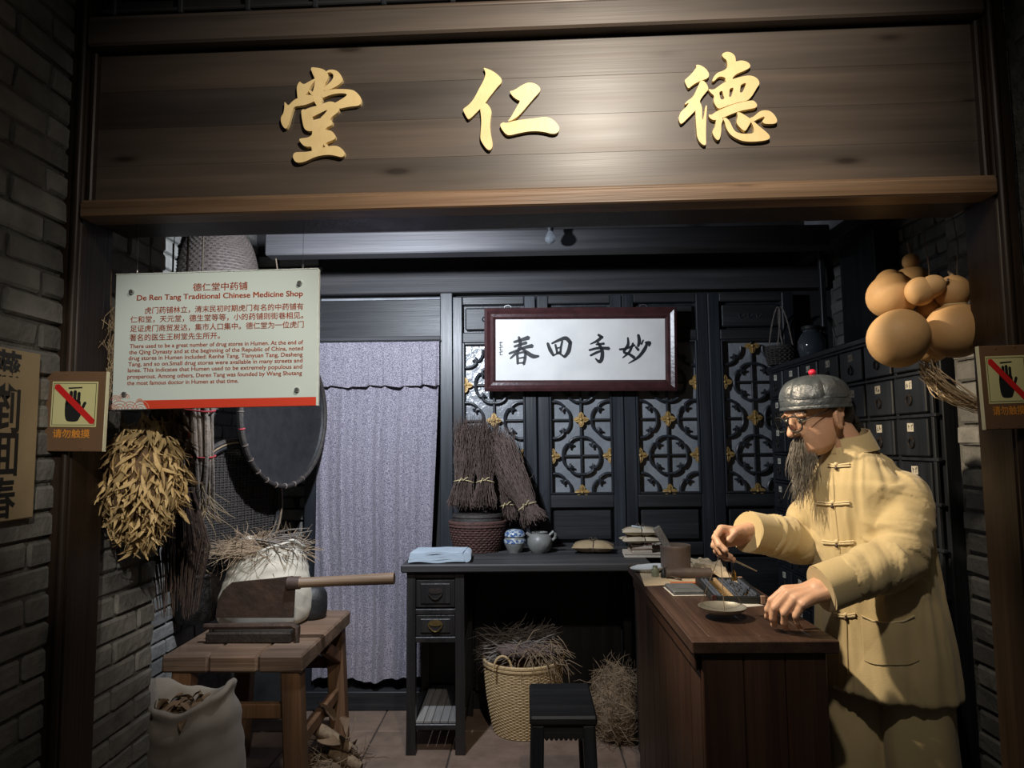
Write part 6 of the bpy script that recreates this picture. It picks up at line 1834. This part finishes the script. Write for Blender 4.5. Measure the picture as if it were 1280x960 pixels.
def hand(mb, wrist, fwd, back, side, curls, spread, thumb, scale=1.0):
    """side: unit vector towards the thumb; back: out of the back of the hand; curls: (mcp, pip, dip) per finger, index first"""
    f = V(fwd).normalized(); b = V(back); b = (b - f * b.dot(f)).normalized(); s = V(side); s = (s - f * s.dot(f) - b * s.dot(b)).normalized()
    w = V(wrist); k = scale
    kn = []
    for i, o in enumerate((0.033, 0.011, -0.011, -0.031)):
        L = (0.088, 0.092, 0.087, 0.079)[i] * k
        kn.append(w + f * L + s * o * k + b * (0.006, 0.009, 0.007, 0.002)[i])
    for i in range(4):                                   # palm
        capsule(mb, [w + s * (0.018, 0.007, -0.006, -0.017)[i] * k, w.lerp(kn[i], .55) - b * .004, kn[i]], [0.021 * k, 0.0165 * k, 0.0125 * k], 12)
    capsule(mb, [w - f * 0.03, w + f * 0.015], [0.027 * k, 0.026 * k], 14)
    capsule(mb, [w + f * .025 + s * .022 * k - b * .008, w + f * .055 + s * .020 * k - b * .012], [0.018 * k, 0.014 * k], 12)      # thumb base
    for i in range(4):
        ph = [(0.044, 0.027, 0.022), (0.049, 0.030, 0.023), (0.045, 0.028, 0.023), (0.035, 0.021, 0.020)][i]
        r = (0.0100, 0.0103, 0.0098, 0.0088)[i] * k
        d = (f + s * spread[i]).normalized()
        p = kn[i]; pts = [p]; ang = 0
        nb = b
        for L, c in zip(ph, curls[i]):
            ang = R(c)
            d2 = (d * math.cos(ang) - nb * math.sin(ang)).normalized()
            nb = (nb * math.cos(ang) + d * math.sin(ang)).normalized()
            d = d2
            p = p + d * L * k; pts.append(p)
        capsule(mb, pts, [r * 1.16, r * 1.06, r * 0.98, r * .80], 12)
        for q in pts[1:3]: mb.ball(q + nb * .0005, r * 1.10, 10, 8)
        NAILS.ball((0, 0, 0), (0.0075, 0.0052, 0.0016), 10, 6, Matrix.Translation(pts[-1] - d * .002 + nb * r * .80) @ Matrix((d, nb.cross(d), nb)).transposed().to_4x4())
    tp = [w + f * 0.028 * k + s * 0.024 * k - b * .006] + [V(q) for q in thumb]
    capsule(mb, tp, [0.0155 * k, 0.0118 * k, 0.0100 * k, 0.0082 * k], 12)
    return kn
# left hand resting over the counter edge: back of the hand up, thumb on the far side
lf = V((-0.88, -0.14, -0.24)).normalized(); lb = V((-0.30, -0.45, 0.84))
ls = lb.cross(lf); ls = ls if ls.y > 0 else -ls
lw = LWR + lf * 0.018
hand(body, lw, lf, lb, ls, [(30, 36, 18), (36, 40, 20), (43, 42, 22), (50, 44, 24)], (0.04, 0.0, -0.03, -0.07),
     [lw + lf * .055 + ls * .050 - lb.normalized() * .018, lw + lf * .080 + ls * .052 - lb.normalized() * .034, lw + lf * .098 + ls * .044 - lb.normalized() * .044], 1.06)
# right hand pinching the scale cord: palm towards the camera and down, thumb uppermost
rf = V((-0.90, -0.22, -0.10)).normalized(); rb_ = V((-0.10, 0.72, 0.62))
rs_ = V((-0.05, -0.62, 0.72))
rw_ = RWR + rf * 0.018
pinch = P(906, 672, PAN.y)
bb = (rb_ - rf * rb_.dot(rf)).normalized()
hand(body, rw_, rf, rb_, rs_, [(40, 48, 25), (52, 55, 28), (58, 58, 30), (62, 60, 30)], (0.04, 0.0, -0.03, -0.07),
     [rw_ + rf * .060 + rs_ * .042 - bb * .022, (rw_ + rf * .085 + rs_ * .034 - bb * .040), pinch + V((0.006, -0.004, 0.004))], 1.06)
vs, ns, fs = remesh(body, 0.0034, 5, 0.5)
part(MB().add(vs, fs), 'body', 'skin', man, True, world=True, angle=80)
part(NAILS, 'fingernails', 'nail', man, True, world=True)
part(MB().ball((0.0965, 0, -0.0715), (0.0035, 0.017, 0.0055), 14, 8, HM), 'lips', 'skin_dark', man, True, world=True)
for s in (-1, 1):
    part(MB().ball((0.0775, s * 0.031, 0.001), (0.0125, 0.0135, 0.0095), 16, 10, HM), 'eye', 'eye_white', man, True, world=True)
    part(MB().ball((0.0885, s * 0.031, -0.003), (0.003, 0.0058, 0.0055), 12, 8, HM), 'iris', 'ink', man, True, world=True)
    mb = MB()
    for k in range(26):
        t = k / 25
        p = HM @ V((0.0985 - 0.018 * t * t, s * (0.012 + 0.040 * t), 0.020 + 0.008 * math.sin(t * 2.6)))
        d = (lh * s * .6 - uh * .35 + fh * .25 + V((random.gauss(0, .15), random.gauss(0, .15), random.gauss(0, .15)))).normalized()
        mb.tube([p, p + d * .007, p + d * .012 - uh * .002], [.0007, .0006, .0003], 4, cap=False)
    part(mb, 'eyebrow', 'hair_black', man, False, world=True, kind='stuff')

# ---- jacket: torso and sleeves as one cloth
def ringpt(i_f, th):
    k = min(int(i_f), len(rings) - 2); f = i_f - k
    c = RC[k].lerp(RC[k + 1], f)
    a = rings[k][3] * (1 - f) + rings[k + 1][3] * f; b = rings[k][4] * (1 - f) + rings[k + 1][4] * f
    return c, a, b
jk = MB()
N, M_ = 64, 56
vs = []; fs = []
top = len(rings) - 1
for i in range(M_ + 1):
    t = i / M_ * top
    c, a, b = ringpt(t, 0)
    for j in range(N):
        th = 2 * math.pi * j / N
        cc, ss = math.cos(th), math.sin(th)
        low = max(0.0, 1 - t / 5)
        w = 1 + low * (0.030 * math.sin(5 * th + 0.6 + t * .25) + 0.016 * math.sin(9 * th + 2 + t * .5))
        x = math.copysign(abs(cc) ** 0.86, cc) * a * w; y = math.copysign(abs(ss) ** 0.86, ss) * b * w
        z = -0.02 * abs(cc) if t > 5.2 else 0.0
        if t > 5.2 and t < 7: z -= 0.012 * abs(cc)
        vs.append(c + sbv * x + fb * y + V((0, 0, z)))
for i in range(M_):
    for j in range(N):
        k = (j + 1) % N
        fs.append((i * N + j, i * N + k, i * N + N + k, i * N + N + j))
fs.append(tuple(range(N - 1, -1, -1))); fs.append(tuple(M_ * N + j for j in range(N)))
jk.add(vs, fs)
def sleeve(sh, el, wr, rad, seed, inner):
    wr = wr - (wr - el).normalized() * 0.055
    cen = catmull([sh + inner, sh, sh.lerp(el, .5) + V((0, 0, 0.005)), el, el.lerp(wr, .5), wr], 9)
    rr = lerpl(rad, 9)
    def rf_(t, th):
        e = math.exp(-((t - .62) / .17) ** 2)
        g = math.exp(-((t - .30) / .15) ** 2)
        q = V((math.cos(th), math.sin(th), t * 5))
        return 1 + 0.060 * e * math.sin(46 * t + 1.6 * math.sin(th + seed) + 3 * nz(q, 1.1, seed)) + 0.035 * g * math.sin(30 * t + 2.2 * math.cos(th - seed)) + 0.06 * nz(q, 1.5, seed + 5) + 0.025 * math.sin(3 * th + 9 * t + seed)
    jk.tube(cen, rr, 36, rfun=rf_)
    return cen
lc = sleeve(LSH, LEL, LWR - (LWR - LEL).normalized() * 0.0, [0.056, 0.062, 0.068, 0.068, 0.063, 0.058], 1.3, -sbv * 0.06 + V((0, 0, 0.01)))
rc = sleeve(RSH, REL, RWR, [0.056, 0.062, 0.066, 0.066, 0.060, 0.055], 4.1, sbv * 0.06 + V((0, 0, 0.01)))
vs, ns, fs = remesh(jk, 0.0056, 6, 0.5)
from mathutils.kdtree import KDTree
arm = [(p, t / (len(c) - 1), k) for k, c in enumerate((lc, rc)) for t, p in enumerate(c)]
KD = KDTree(len(arm))
for i, q in enumerate(arm): KD.insert(q[0], i)
KD.balance()
def ridge(v): return 1 - 2.4 * abs(noise.noise(v))
def drape(p, nrm):
    co, i, dist = KD.find(p)
    t, k = arm[i][1], arm[i][2]
    w = max(0.0, min(1.0, (t - 0.16) / 0.12)) * max(0.0, min(1.0, (0.115 - dist) / 0.03))
    o = (p - co)
    # sleeve: creases running round the arm, thick at the elbow
    c = (lc, rc)[k]; j = min(max(int(t * (len(c) - 1)), 1), len(c) - 2)
    ax = (c[j + 1] - c[j - 1]).normalized()
    al = (p - c[j]).dot(ax) + t * 0.55
    sl = ridge(V((al * 17 + o.z * 9 + 3 * k, o.x * 7, o.y * 7))) * (0.0065 + 0.0060 * math.exp(-((t - .55) / .22) ** 2)) + ridge(V((al * 36 + o.z * 16, o.x * 12, o.y * 12 + 5))) * 0.0022
    # body: long hanging folds
    ang = math.atan2((p - RC[3]).dot(fb), (p - RC[3]).dot(sbv))
    tb = ridge(V((math.cos(ang) * 2.6, math.sin(ang) * 2.6, p.z * 2.6 + p.x * 2))) * 0.0070 * max(0.25, min(1, (1.36 - p.z) / .10)) + ridge(V((math.cos(ang) * 5.5 + 4, math.sin(ang) * 5.5, p.z * 4.2 - p.x * 4))) * 0.0035
    return nrm * (sl * w + tb * (1 - w))
vs = [v + drape(v, n_) for v, n_ in zip(vs, ns)]
jv = [v.copy() for v in vs]
jacket = part(MB().add(vs, fs), 'jacket', 'linen', man, True, world=True, angle=80)
BV = BVHTree.FromPolygons(jv, fs)
def onjacket(px, py, off=0.003):
    o = V((0, 0, CAMZ)); d = ray(px, py).normalized()
    loc, nrm, idx, dist = BV.ray_cast(o, d)
    if loc is None:
        loc, nrm, idx, dist = BV.find_nearest(P(px, py, 2.02))
    return loc + nrm * off, nrm
def jpart(mb, name, m='linen_loop', sm=True, label=None):
    o = part(mb, name, m, man, sm, world=True, label=label)
    return o
def jline(pts, r, off=0.001, n=6):
    pp = []
    for i in range(len(pts) - 1):
        for k in range(n):
            t = k / n
            pp.append((pts[i][0] * (1 - t) + pts[i + 1][0] * t, pts[i][1] * (1 - t) + pts[i + 1][1] * t))
    pp.append(pts[-1])
    q = [onjacket(x, y, off)[0] for x, y in pp]
    out = [q[0]]
    for p in q[1:]:
        if (p - out[-1]).length < 0.06: out.append(p)
    return MB().tube(out, r, 5) if len(out) > 2 else MB().tube([q[0], q[0] + V((0, 0, .002))], r, 5)
# front opening edge
jpart(jline([(1041, 586), (1043, 628), (1048, 677), (1052, 705)], 0.0022), 'placket_edge', 'linen')
jpart(jline([(1058, 772), (1059, 800), (1060, 842)], 0.0022), 'placket_edge', 'linen')
for (x, y, l, r_) in ((1046, 581, 10, 17), (1042, 628, 20, 20), (1047, 677, 18, 20), (1058, 768, 14, 12)):
    c, nr_ = onjacket(x, y, 0.005)
    mb = jline([(x - l, y - 1), (x - l / 2, y), (x, y + 1), (x + r_ / 2, y), (x + r_, y - 1)], 0.0026, 0.004, 4)
    v2 = jline([(x - l, y + 2), (x - l / 2, y + 2.5), (x, y + 3), (x + r_ / 2, y + 2.5), (x + r_, y + 2)], 0.0026, 0.004, 4)
    mb.add(v2.v, v2.f)
    mb.ball(tuple(c), 0.0065, 10, 8)
    jpart(mb, 'frog_fastener')
    d, _ = onjacket(x, y + 5, 0.006)
    jpart(MB().ball(tuple(d), (0.005, 0.005, 0.006), 10, 8), 'knot_button', 'dark_handle')
# patch pocket on his left front
def pocket(u, v):
    x0_, x1_ = 1077 + 4 * v, 1143 + 6 * v
    px = x0_ + (x1_ - x0_) * u
    py = 769 + 62 * v + (9 * math.sin(math.pi * u) * (1 - v)) - 5 * (1 - abs(2 * u - 1)) * v * 0 - 6 * (abs(2 * u - 1) ** 4) * v
    p, n_ = onjacket(px, py, 0.0035 + 0.006 * (1 - v) * math.sin(math.pi * u))
    return p
g = MB().grid(lambda u, v: tuple(pocket(u, v)), 18, 14)
g2 = [V(p) + V((0.001, 0.0045, 0)) for p in g.v]
k0 = len(g.v); g.v += [tuple(p) for p in g2]
Wn = 15
edge = [(i * Wn, (i + 1) * Wn) for i in range(18)] + [(i * Wn + 14, (i + 1) * Wn + 14) for i in range(18)] + [(j, j + 1) for j in range(14)] + [(18 * Wn + j, 18 * Wn + j + 1) for j in range(14)]
g.f += [tuple(q + k0 for q in reversed(f)) for f in list(g.f)] + [(a, b, b + k0, a + k0) for a, b in edge]
jpart(g, 'patch_pocket', 'linen')
jpart(jline([(1077, 769), (1093, 776), (1110, 778), (1127, 776), (1143, 769)], 0.0022, 0.008, 5), 'pocket_hem', 'linen_loop')
# turned cuffs
def cuff(cen, r, L, seed):
    d = (cen[-1] - cen[-4]).normalized()
    e = cen[-1]
    pts = [e - d * .004, e - d * .006, e + d * .025, e + d * 0.078, e + d * 0.079, e + d * 0.06, e - d * 0.001]
    rr = [r * 0.98, r * 1.08, r * 1.09, r * 1.10, r * 1.05, r * 1.01, r * 0.98]
    mb = MB().tube(pts, rr, 32, cap=False, rfun=lambda t, th: 1 + .04 * math.sin(2 * th + seed) + .02 * math.sin(5 * th + seed))
    jpart(mb, 'turned_cuff', 'linen')
cuff(lc, 0.0565, 0.050, 1.0)
cuff(rc, 0.0545, 0.046, 2.2)
# stand collar
def collar(u, v):
    th = R(8) + u * R(344)                 # opens at the front
    c = RC[-1].lerp(HM @ V((-0.036, 0, -0.088)), 0.0) + V((0.004, 0, -0.012)) + (V((-0.012, 0, 0.046)) * v)
    a = 0.080 - 0.014 * v; b = 0.076 - 0.012 * v
    return c + fb * (b * math.cos(th)) + sbv * (a * math.sin(th)) + V((0, 0, 0.020 * (1 - math.cos(th)) * .5 * (0.4 + .6 * v) - 0.012 * (1 + math.cos(th)) * .5))
g = MB().grid(lambda u, v: tuple(collar(u, v)), 48, 6)
cc_ = RC[-1]
k0 = len(g.v)
g.v += [tuple(V(p) + (V(p) - V((cc_.x, cc_.y, p[2]))).normalized() * -0.004) for p in g.v]
Wn = 7
edge = [(i * Wn, (i + 1) * Wn) for i in range(48)] + [(i * Wn + 6, (i + 1) * Wn + 6) for i in range(48)] + [(j, j + 1) for j in range(6)] + [(48 * Wn + j, 48 * Wn + j + 1) for j in range(6)]
g.f += [tuple(q + k0 for q in reversed(f)) for f in list(g.f)] + [(a, b, b + k0, a + k0) for a, b in edge]
jpart(g, 'stand_collar', 'linen')
# trousers and cloth shoes
tr = MB()
for hip, ft, sd in ((LHIP, LFT, 1.0), (RHIP, RFT, 2.0)):
    cen = catmull([hip + V((0, 0, .12)), hip, hip.lerp(ft, .5) + fb * .015, ft - V((0, 0, .02))], 8)
    tr.tube(cen, lerpl([0.080, 0.090, 0.092, 0.088], 8), 32, rfun=lambda t, th: 1 + .035 * math.sin(4 * th + sd + 2 * t) + .05 * nz((math.cos(th), math.sin(th), t * 3), 1.6, sd))
vs, ns, fs = remesh(tr, 0.008, 4, 0.5)
vs = [v + n_ * (0.006 * (1 - 2 * abs(noise.noise(V((v.x * 7, v.y * 7, v.z * 2.2)))))) for v, n_ in zip(vs, ns)]
jpart(MB().add(vs, fs), 'trousers', 'linen_trouser')
for ft in (LFT, RFT):
    jpart(MB().ball((ft.x + fb.x * .05, ft.y + fb.y * .05, 0.042), (0.115, 0.045, 0.042), 18, 10, Matrix.Translation((ft.x + fb.x * .05, ft.y + fb.y * .05, 0)) @ Matrix.Rotation(math.atan2(fb.y, fb.x), 4, 'Z') @ Matrix.Translation((-(ft.x + fb.x * .05), -(ft.y + fb.y * .05), 0))), 'cloth_shoe', 'black_cloth')

# ---- skullcap: six sewn panels, band and knob; worn level
capc = P(1019.5, 511, 2.163)
CM = Matrix.Translation(capc) @ Matrix.Rotation(math.atan2(fh0.y, fh0.x), 4, 'Z') @ Matrix.Rotation(R(3), 4, 'Y')
for k in range(6):
    prof = [(0.1015, 0.030), (0.1005, 0.045), (0.094, 0.066), (0.080, 0.084), (0.058, 0.096), (0.030, 0.103), (0.004, 0.1055)]
    pr = [(p.x, p.y) for p in catmull([(r, z, 0) for r, z in prof], 4)]
    t0 = k * math.pi / 3 + R(12)
    mb = MB().lathe(pr, 12, CM, t0, t0 + math.pi / 3, sy=0.90, rfun=lambda t, th: 1 + 0.060 * math.sin(max(0, min(1, (th - t0) / (math.pi / 3))) * math.pi) ** .42 * min(1, 1.3 - t) + .012 * nz((th * 4, t * 4, k), 1.5))
    jpart(mb, 'crown_panel', 'satin')
mb = MB().lathe([(0.094, 0.0), (0.1025, -0.001), (0.1055, 0.004), (0.1055, 0.030), (0.1025, 0.035), (0.098, 0.034)], 56, CM, sy=0.90)
jpart(mb, 'cap_band', 'satin')
jpart(MB().lathe([(0.098, 0.003), (0.1072, 0.0), (0.1078, 0.005), (0.1060, 0.009)], 56, CM, sy=0.90), 'cap_edging', 'satin')
jpart(MB().ball((0, 0, 0.113), (0.0115, 0.0115, 0.010), 16, 10, CM), 'cap_knob', 'knob_red', label='red knob')
# ---- glasses
gl = MB()
for s in (-1, 1):
    c = V((0.112, s * 0.034, -0.004))
    lp = []
    for k in range(29):
        t = 2 * math.pi * k / 28
        lp.append(c + V((-0.006 * abs(math.cos(t)) * (1 if math.cos(t) * s > 0 else 0), 0.0275 * math.copysign(abs(math.cos(t)) ** .8, math.cos(t)), 0.0235 * math.copysign(abs(math.sin(t)) ** .8, math.sin(t)))))
    jpart(MB().tube([HM @ p for p in lp], 0.0022, 6, cap=False), 'lens_rim', 'ink')
    ln = MB().add([HM @ p for p in lp[:-1]] + [HM @ (p + V((0.0012, 0, 0))) for p in lp[:-1]], [tuple(range(28)), tuple(range(55, 27, -1))] + [(i, (i + 1) % 28, 28 + (i + 1) % 28, 28 + i) for i in range(28)])
    jpart(ln, 'lens', 'lens_glass', False)
    jpart(MB().tube([HM @ V(p) for p in ((0.108, s * 0.059, 0.004), (0.095, s * 0.072, 0.006), (0.03, s * 0.080, 0.010), (-0.012, s * 0.083, 0.016), (-0.030, s * 0.082, 0.000))], 0.0016, 6), 'temple_arm', 'ink')
jpart(MB().tube([HM @ V(p) for p in ((0.112, -0.0085, 0.004), (0.117, 0, 0.008), (0.112, 0.0085, 0.004))], 0.0016, 6), 'bridge', 'ink')
# ---- beard, moustache and hair
mb = MB()
down = V((0, 0, -1))
for k in range(620):
    u = random.uniform(-1, 1); v = random.random()
    if v < .30:    # moustache
        p = HM @ V((0.099 - 0.016 * u * u, u * 0.020, -0.054 + random.uniform(-.005, .003)))
        L = random.uniform(0.05, 0.13)
        d0 = (fh * .35 + lh * u * .35 + down * .9).normalized()
    else:
        p = HM @ V((0.086 - 0.030 * u * u + random.uniform(-.010, .004), u * 0.024, -0.088 - 0.022 * (1 - u * u) + random.uniform(-.008, .010)))
        L = random.uniform(0.08, 0.185) * (1 - .35 * abs(u))
        d0 = (fh * .45 + lh * u * .20 + down * .8).normalized()
    pts = [p]; d = d0
    for q in range(6):
        d = (d + down * .35 + V((random.gauss(0, .16), random.gauss(0, .16), 0)) - lh * (pts[-1] - HC).dot(lh) * 3.5).normalized()
        pts.append(pts[-1] + d * L / 6)
    mb.tube(pts, [.0011, .0011, .0010, .0009, .0008, .0007, .0003], 3, cap=False)
o = part(mb, 'beard', 'beard_grey', man, False, world=True, kind='stuff')
mb = MB()
capsule(mb, [HM @ V((0.080, 0, -0.085)), HM @ V((0.086, 0, -0.115)), HM @ V((0.088, 0, -0.115)) + V((0, 0, -.04)), HM @ V((0.088, 0, -0.115)) + V((0, 0, -.085))], [0.017, 0.017, 0.013, 0.004], 14)
jpart(mb, 'beard_core', 'beard_grey')
mb = MB()
mb.ball((-0.058, 0, -0.020), (0.054, 0.064, 0.055), 24, 14, HM)
hair = mb
qpts = [HM @ V((-0.098, 0, -0.030)), HM @ V((-0.115, 0, -0.065)), RC[-1] - fb * .10 + V((0, 0, 0.02)), RC[-3] - fb * .135 + V((0, 0, -.02)), RC[-6] - fb * .165]
jpart(hair, 'hair', 'hair_black')
cq = catmull(qpts, 10)
jpart(MB().tube(cq, [0.020 * (1 - .4 * i / len(cq)) * (1 + .16 * math.sin(i * 1.5)) for i in range(len(cq))], 10), 'braid', 'hair_black')
